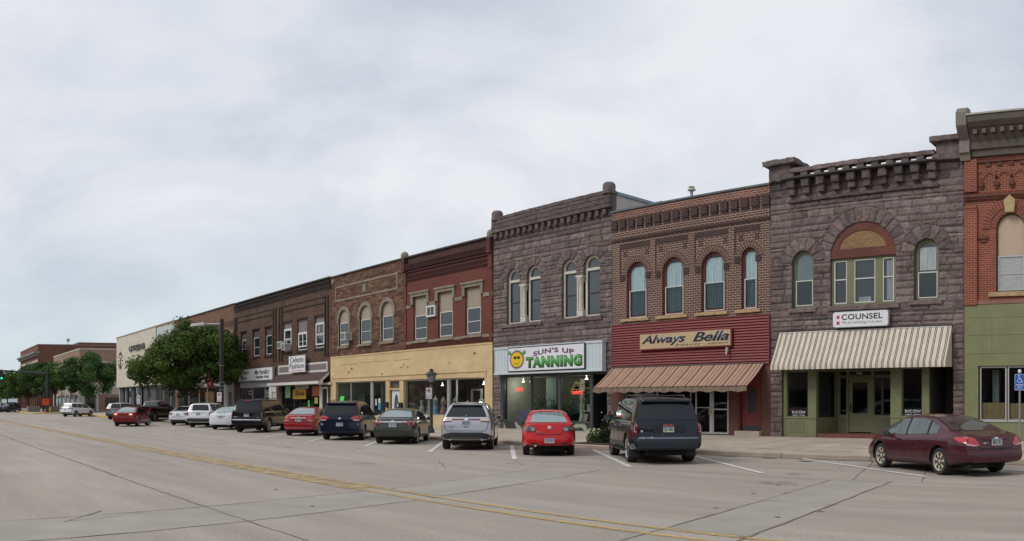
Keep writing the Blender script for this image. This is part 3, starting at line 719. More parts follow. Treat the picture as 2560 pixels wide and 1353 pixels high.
# cornice: corbels, shelf, pierced parapet, end piers
n = 10; xs = [-16.40+i*(5.80/(n-1)) for i in range(n)]
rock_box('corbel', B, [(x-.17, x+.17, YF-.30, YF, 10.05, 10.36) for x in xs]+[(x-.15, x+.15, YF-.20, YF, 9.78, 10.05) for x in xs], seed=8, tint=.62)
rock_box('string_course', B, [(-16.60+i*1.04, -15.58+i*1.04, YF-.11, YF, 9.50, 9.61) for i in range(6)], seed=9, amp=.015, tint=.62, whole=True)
part('shelf', pm('dark stone slab', (0.06, 0.05, 0.05), 0.85, var=.25, scale=3), B, (-16.78, -10.40, YF-.38, YF+.3, 10.37, 10.44), bevel=.01)
n = 11
rock_box('parapet_post', B, [(-16.48+i*.599-.13+.0, -16.48+i*.599+.17, YF-.16, YF+.12, 10.445, 10.66) for i in range(n)], seed=11, amp=.015, tint=.9)
rock_box('parapet_rail', B, [(-16.50+i*1.0, -15.50+i*1.0, YF-.20, YF+.16, 10.64, 10.82) for i in range(6)], seed=12, amp=.03, tint=1.1, whole=True)
rock_box('pier', B, [(-17.47, -16.50, YF-.14, YF+.9, 10.42, 11.02), (-10.46, -9.43, YF-.14, YF+.9, 10.42, 11.05)], seed=13, amp=.04, tint=.9)
rock_box('pier_cap', B, [(-17.68, -16.22, YF-.32, YF+1.0, 11.02, 11.24), (-10.66, -9.30, YF-.32, YF+1.0, 11.05, 11.27)], seed=14, amp=.05, tint=1.1, sub=.14)
# shopfront in olive paint
Yg = YF+.10
sf = MB()
sf.box(-16.94, -16.78, Yg, Yg+.2, .35, 4.5); sf.box(-15.83, -15.46, Yg, Yg+.25, .35, 3.0); sf.box(-12.34, -11.90, Yg, Yg+.25, .35, 3.0); sf.box(-11.09, -10.81, Yg, Yg+.3, .35, 3.0)
sf.box(-16.78, -15.83, Yg, Yg+.2, .35, 1.12); sf.box(-11.90, -11.09, Yg, Yg+.2, .35, 1.18); sf.box(-16.78, -15.83, Yg, Yg+.2, 2.95, 3.0); sf.box(-11.9, -11.09, Yg, Yg+.2, 2.99, 3.02)
sf.box(-16.78, -9.84, Yg+.003, Yg+.25, 3.02, 4.5)
sf.box(-16.95, -15.44, Yg-.025, Yg+.02, 1.10, 1.16); sf.box(-12.36, -10.80, Yg-.025, Yg+.02, 1.16, 1.22)
# recess: cheeks run back to the door
Yd = 29.9
def slantbox(b, p, q, t, z0, z1):
    p = Vector((*p, 0)); q = Vector((*q, 0)); d = (q-p).normalized(); n = Vector((-d.y, d.x, 0))*t
    b.hexa([(p.x, p.y, z0), (q.x, q.y, z0), (q.x+n.x, q.y+n.y, z0), (p.x+n.x, p.y+n.y, z0), (p.x, p.y, z1), (q.x, q.y, z1), (q.x+n.x, q.y+n.y, z1), (p.x+n.x, p.y+n.y, z1)])
L0, L1, R0, R1 = (-15.46, Yg+.02), (-15.20, Yd), (-12.34, Yg+.02), (-12.75, Yd)
lp = lambda a, b, t: (a[0]+(b[0]-a[0])*t, a[1]+(b[1]-a[1])*t)
for a, b, s in ((L0, L1, .06), (R0, R1, -.06)):
    slantbox(sf, a, b, s, .42, 1.15); slantbox(sf, a, b, s, 2.92, 3.02); slantbox(sf, a, lp(a, b, .1), s, 1.15, 2.92); slantbox(sf, lp(a, b, .88), b, s, 1.15, 2.92)
sf.box(-15.20, -15.12, Yd, Yd+.1, .45, 3.02); sf.box(-12.83, -12.75, Yd, Yd+.1, .45, 3.02)
sf.box(-14.80, -14.70, Yd-.01, Yd+.12, .45, 3.02); sf.box(-13.72, -13.60, Yd-.01, Yd+.12, .45, 3.02); sf.box(-15.12, -12.83, Yd+.001, Yd+.1, 2.72, 2.78); sf.box(-15.12, -12.83, Yd+.001, Yd+.1, 2.97, 3.02)
sf.box(-15.12, -14.80, Yd+.001, Yd+.1, .45, 1.22); sf.box(-13.60, -12.83, Yd+.001, Yd+.1, .45, 1.22)
sf.box(-15.5, -12.3, Yg+.26, Yd+.3, 3.03, 3.10)
sf = sf.build('shopfront', greenpaint, B, bevel=.006)
part('base_panel', greendark, sf, (-16.66, -15.95, Yg-.008, Yg, .55, 1.02), (-11.8, -11.19, Yg-.008, Yg, .55, 1.08), (-15.07, -14.84, Yd-.008, Yd, .6, 1.12), (-13.5, -12.9, Yd-.008, Yd, .6, 1.12))
g = MB()
for i in range(12): g.box(-16.64+i*.058, -16.612+i*.058, Yg-.014, Yg-.008, .56, 1.01)
g.build('beading', greenpaint, sf)
for a, b, z0, z1 in ((-16.78, -15.83, 1.16, 2.95), (-11.90, -11.09, 1.22, 2.99)): pane(B, a, b, z0, z1, Yg+.06, fw=.03, frame=greenpaint)
for a, b, z0, z1 in ((-15.12, -14.80, 1.22, 2.72), (-13.60, -13.28, 1.22, 2.72), (-13.24, -12.83, 1.22, 2.72), (-15.12, -14.80, 2.78, 2.97), (-14.70, -13.72, 2.78, 2.97), (-13.60, -12.83, 2.78, 2.97)): pane(B, a, b, z0, z1, Yd+.04, fw=.025, frame=greenpaint)
for a_, b_, s_ in ((L0, L1, .01), (R0, R1, -.01)): g = MB(); slantbox(g, lp(a_, b_, .1), lp(a_, b_, .88), s_, 1.15, 2.92); g.build('shop_window', shopglass, B)
d = MB(); d.ring(rect(-14.69, -13.73, .56, 2.71), rect(-14.54, -13.88, 1.30, 2.52), Yd+.02, Yd+.07); d.box(-14.60, -13.82, Yd+.035, Yd+.06, .6, 1.3); d = d.build('door', greenpaint, B, bevel=.004)
part('kick_panel', greendark, d, (-14.53, -13.89, Yd+.028, Yd+.036, .78, 1.16)); part('pane', shopglass, d, (-14.54, -13.88, Yd+.045, Yd+.052, 1.30, 2.52))
g = MB(); g.tube([(-14.61, Yd-.03, 1.42), (-14.61, Yd-.03, 1.62)], .014, 6); g.box(-14.64, -14.58, Yd+.0, Yd+.02, 1.38, 1.66); g.build('handle', darkmetal, d)
part('door_mat_floor', pm('red tile floor', (0.16, 0.055, 0.04), 0.7, var=.2, scale=8), B, (-15.46, -12.34, Yg+.05, Yd+.05, .3, .52))
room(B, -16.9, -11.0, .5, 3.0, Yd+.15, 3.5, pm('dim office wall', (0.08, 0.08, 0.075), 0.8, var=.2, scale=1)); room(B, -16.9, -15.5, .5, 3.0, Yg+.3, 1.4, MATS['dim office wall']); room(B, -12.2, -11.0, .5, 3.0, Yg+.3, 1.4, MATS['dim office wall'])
# dark entry alcove at the right of the front
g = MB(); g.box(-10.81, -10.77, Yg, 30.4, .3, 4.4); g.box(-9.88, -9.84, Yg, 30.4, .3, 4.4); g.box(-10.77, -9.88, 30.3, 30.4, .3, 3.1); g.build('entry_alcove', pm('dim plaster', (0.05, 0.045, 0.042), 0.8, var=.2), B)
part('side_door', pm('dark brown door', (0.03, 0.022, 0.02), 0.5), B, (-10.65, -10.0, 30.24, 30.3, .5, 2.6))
text('505', 'street_number', whitem, B, (-14.36, -14.12, 2.83, 2.92), Yd+.03, bold=.01, ext=.003)
for a, b, z in ((-16.56, -15.98, 1.29), (-11.78, -11.18, 1.35)):
    text('RICOH', 'window_lettering', whitem, B, (a, b, z, z+.11), Yg+.07, bold=.012, ext=.003, spacing=1.1); text('imagine. change.', 'window_lettering', whitem, B, (a, b, z-.095, z-.025), Yg+.07, ext=.003)
    part('window_poster', blackm, B, (a-.15, b+.08, Yg+.100, Yg+.104, z-.12, z+.17))
text('Stewart Ltd.', 'window_lettering', whitem, B, (-14.98, -14.84, 1.38, 1.42), Yd+.03, ext=.002)
# awning
aw = bpy.data.materials.new('cream awning with black stripes'); aw.use_nodes = True
def stripes(m, stops, period, base, phase=0.0, rough=.8, var=.1):
    t = m.node_tree; b = t.nodes['Principled BSDF']; b.inputs['Roughness'].default_value = rough
    g = N('ShaderNodeNewGeometry', t); s = N('ShaderNodeSeparateXYZ', t); t.links.new(g.outputs['Position'], s.inputs[0])
    a = N('ShaderNodeMath', t, operation='ADD'); t.links.new(s.outputs[0], a.inputs[0]); a.inputs[1].default_value = 200+phase
    q = N('ShaderNodeMath', t, operation='DIVIDE'); t.links.new(a.outputs[0], q.inputs[0]); q.inputs[1].default_value = period
    f = N('ShaderNodeMath', t, operation='FRACT'); t.links.new(q.outputs[0], f.inputs[0])
    r = N('ShaderNodeValToRGB', t); r.color_ramp.interpolation = 'CONSTANT'; e = r.color_ramp.elements
    e[0].position = 0; e[0].color = (*base, 1); e[1].position = stops[0][0]; e[1].color = (*stops[0][1], 1)
    for p, c in stops[1:]: k = e.new(p); k.color = (*c, 1)
    t.links.new(f.outputs[0], r.inputs[0])
    n = N('ShaderNodeTexNoise', t); n.inputs['Scale'].default_value = 2.5; n.inputs['Detail'].default_value = 5; t.links.new(g.outputs['Position'], n.inputs['Vector'])
    mr = N('ShaderNodeMapRange', t); mr.inputs['From Min'].default_value = .3; mr.inputs['From Max'].default_value = .7; mr.inputs['To Min'].default_value = 1-var; mr.inputs['To Max'].default_value = 1+var; t.links.new(n.outputs['Fac'], mr.inputs['Value'])
    x = N('ShaderNodeMix', t, data_type='RGBA', blend_type='MULTIPLY'); x.inputs[0].default_value = 1; t.links.new(r.outputs[0], x.inputs[6]); t.links.new(mr.outputs[0], x.inputs[7])
    t.links.new(x.outputs[2], b.inputs['Base Color'])
bk, cm = (0.006, 0.009, 0.007), (0.60, 0.535, 0.44)
stripes(aw, [(.60, bk), (.725, cm), (.83, bk), (.955, cm)], .229, cm)
g = MB(); ax0, ax1 = -16.97, -9.87
def awning_mesh(ax0, ax1, yt, zt, yb, zb, drop, sc=0, n=60, sides=True, sag=0.03):
    g = MB(); vs = []; fs = []
    rows = 6
    for i in range(n+1):
        x = ax0+(ax1-ax0)*i/n
        for j in range(rows+1):
            t = j/rows; s = sag*sin(pi*t)*(1+.6*sin(i*.55)+.25*sin(i*1.3)); vs.append((x, yt+(yb-yt)*t, zt+(zb-zt)*t-s))
        dz = drop if not sc else drop*(1-.28*abs(sin(pi*i/n*sc))**.8) if False else drop-(.07*abs(cos(pi*sc*i/n)) if sc else 0)
        vs.append((x, yb-.005+.004*sin(i*2.1), zb-dz))
    m = rows+2
    fs = [(i*m+j, (i+1)*m+j, (i+1)*m+j+1, i*m+j+1) for i in range(n) for j in range(m-1)]
    g.add(vs, fs); g.add([(v[0], v[1]+.006, v[2]-.008) for v in vs], [f[::-1] for f in fs])
    if sides:
        for x in (ax0, ax1): g.hexa([(x-.004, yt, zb-drop*.9), (x+.004, yt, zb-drop*.9), (x+.004, yb, zb-drop), (x-.004, yb, zb-drop), (x-.004, yt, zt), (x+.004, yt, zt), (x+.004, yb, zb), (x-.004, yb, zb)])
    return g
A = thing('shop_awning', 'cream canvas awning with thin black double stripes over the green shopfront', 'awning', ((ax0+ax1)/2, 28.1, 3.0))
awning_mesh(ax0, ax1, 28.40, 4.47, 27.70, 3.16, .18).build('canvas', aw, A, smooth=40)
g = MB(); g.tube([(ax0, 27.74, 3.13), (ax1, 27.74, 3.13)], .018, 6); g.tube([(ax0+.02, 28.38, 3.13), (ax0+.02, 27.74, 3.13)], .016, 6); g.tube([(ax1-.02, 28.38, 3.13), (ax1-.02, 27.74, 3.13)], .016, 6); g.tube([(ax0, 28.38, 4.44), (ax1, 28.38, 4.44)], .018, 6); g.build('awning_frame', greytrim, A)
# sign
def rrect(x0, x1, z0, z1, r, n=5):
    p = []
    for cx_, cz_, a in ((x1-r, z0+r, -pi/2), (x1-r, z1-r, 0), (x0+r, z1-r, pi/2), (x0+r, z0+r, pi)):
        p += [(cx_+r*cos(a+pi/2*i/n), cz_+r*sin(a+pi/2*i/n)) for i in range(n+1)]
    return p
s = thing('shop_sign', 'white round-cornered sign with two red squares above the cream striped awning', 'sign', (-13.4, 28.3, 4.55))
g = MB(); g.prism(rrect(-14.56, -12.27, 4.54, 5.13, .10), 28.26, 28.42); g.build('sign_box', greytrim, s)
g = MB(); g.prism(rrect(-14.54, -12.29, 4.56, 5.11, .09), 28.25, 28.262); f = g.build('sign_face', whitem, s)
text('COUNSEL', 'lettering', pm('sign black', (0.012, 0.012, 0.016), .5, var=0), s, (-14.19, -12.50, 4.82, 5.035), 28.25, bold=.02, spacing=1.06, ext=.004)
text('We put technology in its place.', 'lettering', pm('sign grey', (0.18, 0.18, 0.20), .5, var=0), s, (-14.17, -12.50, 4.635, 4.785), 28.25, ext=.003)
part('sign_mark', pm('sign red', (0.55, 0.03, 0.03), .5, var=0), s, (-14.39, -14.27, 28.244, 28.25, 4.87, 4.99), (-14.39, -14.27, 28.244, 28.25, 4.65, 4.77))

# ================================================================ brown brick beauty salon
X0, X1 = -25.89, -17.47
B = thing('brick_building', 'brown brick building with four arched maroon windows and red siding over the salon awning', 'building', ((X0+X1)/2, YF, .3))
shell(B, X0, X1, 10.2, depth=24)
W4 = [(-25.03, -23.81, 5.50, 7.40), (-22.97, -21.75, 5.51, 7.38), (-20.87, -19.62, 5.52, 7.375), (-18.86, -18.05, 5.51, 7.585)]
wall('front_wall', bellabrick, B, rect(X0, X1, 5.20, 10.36), [arch(a, b, c, d) for a, b, c, d in W4], YF, .24)
part('parapet_brick', bellared, B, (X0+.004, X1-.004, YF-.035, YF, 10.0, 10.36))
part('coping', pm('grey metal coping', (0.10, 0.12, 0.13), .5, metal=.3), B, (X0-.05, X1+.05, YF-.09, YF+.3, 10.362, 10.45), bevel=.01)
g = MB(); n = 16; p = (X1-X0-.35)/n
for i in range(n+1):       # corbel table
    xc = X0+.17+i*p
    g.box(xc-.17, xc+.17 if i < n else X1-.01, YF-.05, YF, 9.46, 9.94); g.box(xc-.17, xc+.17 if i < n else X1-.01, YF-.09, YF-.05, 9.6, 9.94)
g.build('corbel_table', belladark, B)
g = MB(); g.box(X0+.01, X1-.01, YF-.045, YF, 9.30, 9.455); g.box(X0+.01, X1-.01, YF-.03, YF, 9.13, 9.30); g.build('frieze', bellabrick, B)
part('string_course', belladark, B, (X0+.005, X1-.005, YF-.07, YF, 9.03, 9.125))
for (a, b, c, d), (pa, pb) in zip(W4, ((-25.37, -23.68), (-23.30, -21.59), (-21.16, -19.51), (-19.13, -17.96))):
    cx = (a+b)/2; r = (b-a)/2
    g = MB(); g.box(pa, pb, YF-.022, YF, 8.64, 8.87); g.box(pa-.05, pa, YF-.018, YF, 7.4, 8.87); g.build('relief_panel', belladark, B)
    part('impost', belladark, B, *[(xx, xx+.26, YF-.035, YF, d-.20, d+.08) for xx in (pa-.02, pb-.20)])
    for xx in (pa+.16, pb-.24):
        g = MB()
        for i in range(3):
            for j in range(3):
                if (i+j) % 2 == 0: g.box(xx+i*.075, xx+i*.075+.07, YF-.018, YF, 8.28+j*.09, 8.28+j*.09+.08)
        g.build('diaper_brick', belladark, B)
    arch_bricks(B, cx, d, r, 2, .155, 17 if r > .5 else 12, YF, .03, bellabrick if False else pm('arch brick', (0.10, 0.048, 0.036), .85, var=.3, scale=9), pm('pale mortar', (0.40, 0.31, 0.25), .9))
    wn = window(B, a, b, c, None, zs=d, rec=.10, frame=redpaint, fw=.13 if r > .5 else .11, glass=glassmat('teal window glass', (0.84, 0.90, 0.90), 1, .02, 1.6), sash=None)
    mz = 6.74
    g = MB(); g.ring(rect(a+.12, b-.12, c+.02, mz), rect(a+.155, b-.155, c+.055, mz-.035), YF+.075, YF+.11); g.build('storm_frame', whitetrim, wn)
    part('screen', glassmat('dark insect screen', (0.66, 0.68, 0.69), .5, .1, 1.3), wn, (a+.15, b-.15, YF+.09, YF+.095, c+.12, mz-.03))
    if r > .5: curtains(wn, a+.14, b-.28, c+.12, d+r*.62, YF+.165, 6, .02); curtains(wn, b-.28, b-.13, c+.12, d+.35, YF+.18, 2, .02)
    else: curtains(wn, a+.12, b-.12, c+.12, d+r*.6, YF+.17, 3, .02)
    part('room_backing', pm('dim room', (0.20, 0.245, 0.255), .9), wn, (a+.01, b-.01, YF+.34, YF+.36, c, d+r))
rock_box('stone_sill', B, [(pa, pb, YF-.09, YF+.08, 5.35, 5.49) for pa, pb in ((-25.37, -23.68), (-23.30, -21.59), (-21.16, -19.51), (-19.13, -17.92))], seed=4, amp=.018, mat=sandsill)
g = MB(); nb = 17; z = 3.28; h = (5.20-3.28)/nb
for i in range(nb): g.prismx([(YF+.1, z+i*h), (YF-.085, z+i*h), (YF-.025, z+(i+1)*h-.006), (YF+.1, z+(i+1)*h-.004)], X0+.02, X1-.02)
sd = g.build('siding', redsiding, B)
part('siding_trim', redsiding, sd, (X0, X1, YF-.07, YF+.1, 5.19, 5.235), (X0, X0+.05, YF-.065, YF+.1, 3.28, 5.19), (X1-.05, X1, YF-.065, YF+.1, 3.28, 5.19), (-23.22, -23.19, YF-.068, YF, 4.72, 5.0), (-20.35, -20.32, YF-.068, YF, 4.72, 5.1))
# lower front
brn = pm('reddish brown render', (0.115, 0.048, 0.033), .8, var=.12, scale=3, bump=.2)
part('lower_wall', brn, B, (X0, -25.36, YF, YF+.25, .3, 3.28), (-19.46, -19.02, YF, YF+.3, .3, 3.28), (-17.88, X1, YF, YF+.3, .3, 3.28), (-19.02, -17.88, YF+.05, YF+.3, 2.75, 3.28), (-25.36, -19.46, YF+.02, YF+.3, 2.85, 3.28), (-25.36, -21.4, YF+.02, YF+.3, .3, .95))
part('lower_wall', redpaint, B, (-25.36, -25.15, YF+.01, YF+.2, .95, 2.85))
for a, b, z0 in ((-25.15, -23.3, .95), (-23.3, -21.45, .95)): pane(B, a, b, z0, 2.85, YF+.06, frame=greytrim)
pane(B, -19.46-1.75+.0, -20.40, .42, 2.85, YF+.05, frame=alu, fw=.07); pane(B, -20.32, -19.50, .42, 2.85, YF+.04, frame=alu, fw=.07)
dr = MB(); dr.box(-20.40, -20.32, YF+.03, YF+.12, .42, 2.85); dr.box(-20.34, -19.50, YF+.02, YF+.06, 1.42, 1.47); dr.box(-21.20, -20.4, YF+.025, YF+.06, 1.50, 1.53); dr.build('door_rail', alu, B)
g = MB(); g.tube([(-20.43, YF-.03, 1.2), (-20.43, YF-.03, 1.55)], .015, 6); g.box(-20.46, -20.40, YF-.02, YF+.04, 1.28, 1.34); g.build('door_handle', brassm, B)
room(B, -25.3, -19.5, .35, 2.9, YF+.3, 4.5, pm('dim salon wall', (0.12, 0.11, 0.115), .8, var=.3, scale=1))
part('salon_counter', pm('dark red brown counter', (0.10, 0.035, 0.03), .5), B, (-20.2, -19.6, YF+.9, YF+1.5, .4, 1.3), (-22.5, -21.6, YF+1.3, YF+1.9, .4, 1.2))
d = thing_part = MB(); d.ring(rect(-18.92, -17.98, .60, 2.66), rect(-18.62, -18.22, 1.30, 2.36), YF+.14, YF+.19); d.box(-18.63, -18.21, YF+.15, YF+.18, .62, 1.31); d = d.build('door', pm('red painted door', (0.17, 0.028, 0.022), .5, var=.1), B)
d['label'] = 'red door at the right end of the salon front'
part('pane', pm('obscured door glass', (0.035, 0.045, 0.05), .3), d, (-18.62, -18.22, YF+.165, YF+.172, 1.30, 2.36)); part('kick_plate', darkmetal, d, (-18.88, -18.02, YF+.13, YF+.14, .62, .80)); part('handle', darkmetal, d, (-18.87, -18.80, YF+.09, YF+.14, 1.45, 1.60))
part('door_frame', redpaint, B, (-19.02, -18.92, YF+.1, YF+.3, .58, 2.75), (-17.98, -17.88, YF+.1, YF+.3, .58, 2.75), (-18.92, -17.98, YF+.1, YF+.3, 2.66, 2.75)); part('door_step', walkc, B, (-19.05, -17.86, YF-.22, YF+.3, .3, .58), bevel=.01)
part('side_panel', redpaint, B, (-19.03, -18.93, YF+.02, YF+.1, .58, 2.75))
# flue and roof unit seen over the parapet
part('flue', pm('lilac grey pipe', (0.30, 0.29, 0.36), .5, metal=.4), B, (-23.33, -23.23, 31.0, 31.1, 9.6, 11.5)); g = MB(); g.lathe([(.02, 11.48), (.19, 11.50), (.19, 11.56), (.10, 11.60), (.16, 11.66), (.02, 11.72)], (-23.28, 31.05, 0), 12); g.build('flue_cap', creamtrim, B)
g = MB(); g.box(-25.0, -22.9, 30.6, 33.0, 9.7, 10.95); g.box(-25.1, -24.6, 30.5, 31.5, 10.9, 11.12); g.build('roof_unit', pm('blue grey metal', (0.22, 0.28, 0.31), .5, metal=.3), B)
# salon awning
aw2 = bpy.data.materials.new('tan and maroon striped canvas'); aw2.use_nodes = True
T, R_, O, D_ = (0.33, 0.195, 0.13), (0.12, 0.03, 0.03), (0.42, 0.29, 0.20), (0.12, 0.06, 0.04)
stripes(aw2, [(.10, R_), (.20, T), (.30, O), (.42, T), (.50, D_), (.56, O), (.68, T), (.76, R_), (.82, O), (.92, T)], .62, T, var=.08)
aw2v = bpy.data.materials.new('faded striped valance'); aw2v.use_nodes = True
stripes(aw2v, [(.25, (.05, .03, .02)), (.42, (.30, .23, .16)), (.62, (.10, .03, .03)), (.78, (.24, .18, .12))], .13, (0.24, 0.185, 0.13), var=.12)
A = thing('shop_awning', 'scalloped tan and maroon striped fabric awning sloping over the salon door', 'awning', (-21.8, 27.8, 2.1))
awning_mesh(-25.82, -17.72, 28.42, 3.29, 27.15, 2.37, .0, n=60, sides=False).build('canvas', aw2, A, smooth=40)
g = MB(); vs = []; n = 156
for i in range(n+1):
    x = -25.82+8.10*i/n; dz = .19+.055*(1-abs(cos(pi*11*i/n))**1.5)
    vs += [(x, 27.14+.008*sin(i*.9), 2.375), (x, 27.13+.02*sin(i*.9), 2.375-dz)]
g.add(vs, [(2*i, 2*i+2, 2*i+3, 2*i+1) for i in range(n)]); g.add([(a, b+.006, c) for a, b, c in vs], [(2*i, 2*i+1, 2*i+3, 2*i+2) for i in range(n)]); g.build('valance', aw2v, A)
g = MB(); g.tube([(-25.8, 28.42, 3.3), (-17.7, 28.42, 3.3)], .03, 8); g.tube([(-25.8, 27.135, 2.375), (-17.74, 27.135, 2.375)], .014, 8)
for x in (-25.5, -21.8, -18.1): g.tube([(x, 28.42, 3.0), (x, 27.8, 2.6), (x, 27.18, 2.37)], .015, 6)
g.build('awning_frame', darkmetal, A)
s = thing('shop_sign', 'tan signboard with slanting black letters on the red siding', 'sign', (-21.7, 28.3, 4.05))
part('sign_board', redsiding, s, (-24.14, -19.21, 28.33, 28.41, 4.02, 4.76)); part('sign_face', pm('tan sign face', (0.50, 0.37, 0.22), .6, var=.06), s, (-24.08, -19.27, 28.318, 28.332, 4.07, 4.71))
oc = pm('pale letter outline', (0.42, 0.42, 0.44), .5, var=0)
for ttl, f in (('Always', (-23.98, -21.55, 4.19, 4.66)), ('Bella', (-21.15, -19.33, 4.28, 4.68))):
    text(ttl, 'lettering_outline', oc, s, (f[0]-.02, f[1]+.02, f[2]-.015, f[3]+.015), 28.318, shear=.35, bold=.045, ext=.003)
    text(ttl, 'lettering', MATS['sign black'], s, f, 28.314, shear=.35, bold=.018, ext=.004)
text('beauty  salon', 'lettering', pm('dark brown lettering', (0.05, 0.03, 0.02), .5, var=0), s, (-22.1, -19.38, 4.10, 4.24), 28.318, shear=.35, bold=.004, ext=.003, spacing=1.1)
l = thing('wall_lamp', 'small grey lamp under the right end of the tan sign', 'lamp', (-19.4, 28.3, 3.65)); g = MB(); g.box(-19.48, -19.38, 28.28, 28.42, 3.82, 3.98); g.tube([(-19.43, 28.3, 3.82), (-19.43, 28.26, 3.68)], .035, 8); g.build('lamp_body', greytrim, l)

# ================================================================ purple stone tanning parlour
X0, X1 = -34.38, -25.89
B = thing('stone_building', 'two-storey purple rock-faced stone building with paired arched windows and cream colonnettes', 'building', ((X0+X1)/2, YF, .3))
shell(B, X0, X1, 10.9, depth=24, side=pm('pinkish beige roof wall', (0.52, 0.46, 0.42), .8, var=.08, scale=2))
def pair(a, b, c, d, z0, zs, zc):
    r1 = (b-a)/2; r2 = (d-c)/2
    return [(a, z0), (d, z0)]+[((c+d)/2+r2*cos(pi*i/12), zs+r2*sin(pi*i/12)) for i in range(13)]+[(c, zc), (b, zc)]+[((a+b)/2+r1*cos(pi*i/12), zs+r1*sin(pi*i/12)) for i in range(13)]
P1 = (-33.28, -32.27, -31.72, -30.71); P2 = (-29.20, -28.20, -27.71, -26.68)
outer = notch(X0, X1, .3, 11.4, -33.75, -26.22, 3.35, (X1, 11.42), (X0, 11.42))
rock_wall('front_wall', B, outer, [pair(*P1, 5.79, 8.13, 7.76), pair(*P2, 5.77, 8.13, 7.74)], YF, arcs=[((a+b)/2, 8.13, .5, .42) for a, b in ((P1[0], P1[1]), (P1[2], P1[3]), (P2[0], P2[1]), (P2[2], P2[3]))], seed=21, soot=9.7)
for P, zc in ((P1, 7.76), (P2, 7.74)):
    for a, b in ((P[0], P[1]), (P[2], P[3])):
        g = MB(); o = arch(a, b, 5.80, 8.13); q = arch(a+.12, b-.10, 5.86, 8.13, rise=(b-a)/2-.12); g.ring(o, q, YF+.13, YF+.22); g.box(a+.1, b-.08, YF+.125, YF+.2, 7.93, 8.06); wn = g.build('window', creamtrim, B)
        g = MB(); g.prism(arch(a+.11, b-.09, 5.85, 8.13), YF+.20, YF+.21); g.build('pane', pm('dusty dark glass', (0.045, 0.060, 0.065), .12, var=.15, scale=.7, ior=1.7), wn)
        g = MB(); g.ring(rect(a+.12, b-.10, 5.86, 7.93), rect(a+.165, b-.145, 5.90, 7.89), YF+.16, YF+.19); g.box(a+.16, b-.14, YF+.16, YF+.19, 6.86, 6.91); g.build('sash', darkmetal, wn)
    x = (P[1]+P[2])/2
    g = MB(); g.box(x-.19, x+.19, YF-.04, YF+.22, 5.80, 6.10); g.lathe([(.15, 6.10), (.17, 6.14), (.125, 6.18), (.115, 7.36), (.15, 7.40), (.12, 7.43)], (x, YF+.09, 0), 14)
    g.lathe([(.12, 7.43), (.14, 7.50), (.135, 7.56), (.18, 7.62), (.17, 7.66)], (x, YF+.09, 0), 10); g.box(x-.23, x+.23, YF-.08, YF+.2, 7.66, 7.75)
    for a in range(8): g.lathe([(.01, 7.44), (.035, 7.52), (.045, 7.60), (.01, 7.63)], (x+.14*cos(a*pi/4), YF+.09+.14*sin(a*pi/4), 0), 6)
    g.build('colonnette', creamtrim, B, smooth=35)
rock_box('stone_sill', B, [(-33.67, -30.58, YF-.10, YF+.14, 5.60, 5.78), (-29.58, -26.50, YF-.10, YF+.14, 5.57, 5.76)], seed=22, amp=.02, tint=.8)
bx = []
for k, z in enumerate((10.66, 10.86, 11.10, 11.28)):
    x = X0-.0; rr = random.Random(k)
    while x < X1-.2:
        w_ = rr.uniform(.6, 1.2); bx.append((x, min(x+w_, X1), YF-.17, YF+.3, z, z+(.19 if k in (0, 3) else .23 if k == 1 else .17))); x += w_
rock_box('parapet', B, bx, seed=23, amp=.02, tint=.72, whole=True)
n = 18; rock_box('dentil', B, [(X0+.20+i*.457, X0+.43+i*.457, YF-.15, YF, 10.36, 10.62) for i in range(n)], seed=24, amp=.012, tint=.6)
part('shadow_course', pm('shadow-dark stone', (0.045, 0.038, 0.038), .9, var=.3), B, (X0+.01, X1-.01, YF-.02, YF, 10.3, 10.66))  # shade behind the dentils painted in as a dark band
for x in (X0+.30, X1-.22):
    g = MB(); g.lathe([(.30, 11.3), (.31, 11.62), (.30, 11.72), (.22, 11.82), (.02, 11.87)], (x, YF+.02, 0), 12); o = g.build('finial', stone, B, smooth=50); ca = o.data.color_attributes.new('tint', 'FLOAT_COLOR', 'POINT')
    for q in ca.data: q.color = (.95, .93, .93, 1)
part('roof_wall_coping', pm('blue grey metal', (0.22, 0.28, 0.31), .5), B, (X1-.35, X1+.05, YF+.3, YF+24, 11.28, 11.42)); part('upper_roof_wall', MATS['pinkish beige roof wall'], B, (X1-.3, X1-.01, YF+.3, YF+24, 10.2, 11.28))
# sign band
corr = pm('pale blue white ribbed panel', (0.55, 0.62, 0.66), .45, var=.05)
s = thing('shop_sign', 'white sign band with big green letters and a smiling yellow sun', 'sign', (-30.1, 28.2, 3.2))
g = MB(); g.box(-33.92, -26.25, 28.20, 28.46, 3.19, 4.56)
for i in range(32):
    x = -33.85+i*.24
    if x < -26.3: g.box(x, x+.02, 28.19, 28.2, 3.30, 4.44)
g.box(-33.95, -26.22, 28.16, 28.46, 3.17, 3.26); g.box(-33.95, -26.22, 28.16, 28.46, 4.48, 4.58); g.build('ribbed_panel', corr, s)
part('sign_face', blackm, s, (-32.78, -27.28, 28.13, 28.195, 3.28, 4.53)); part('sign_face', whitem, s, (-32.73, -27.33, 28.115, 28.13, 3.33, 4.48))
grn, prp, ylw = pm('sign green', (0.06, 0.30, 0.055), .5, var=0), pm('sign purple', (0.16, 0.05, 0.15), .5, var=0), pm('sign yellow', (0.75, 0.52, 0.01), .5, var=0)
text('TANNING', 'lettering_outline', blackm, s, (-31.37, -27.42, 3.43, 4.00), 28.115, bold=.088, ext=.003, spacing=1.16); text('TANNING', 'lettering', grn, s, (-31.33, -27.46, 3.46, 3.97), 28.111, bold=.064, ext=.004, spacing=1.16)
wr = lambda u, q: (u, q*.62+.36*sin(pi*u)*1.0)
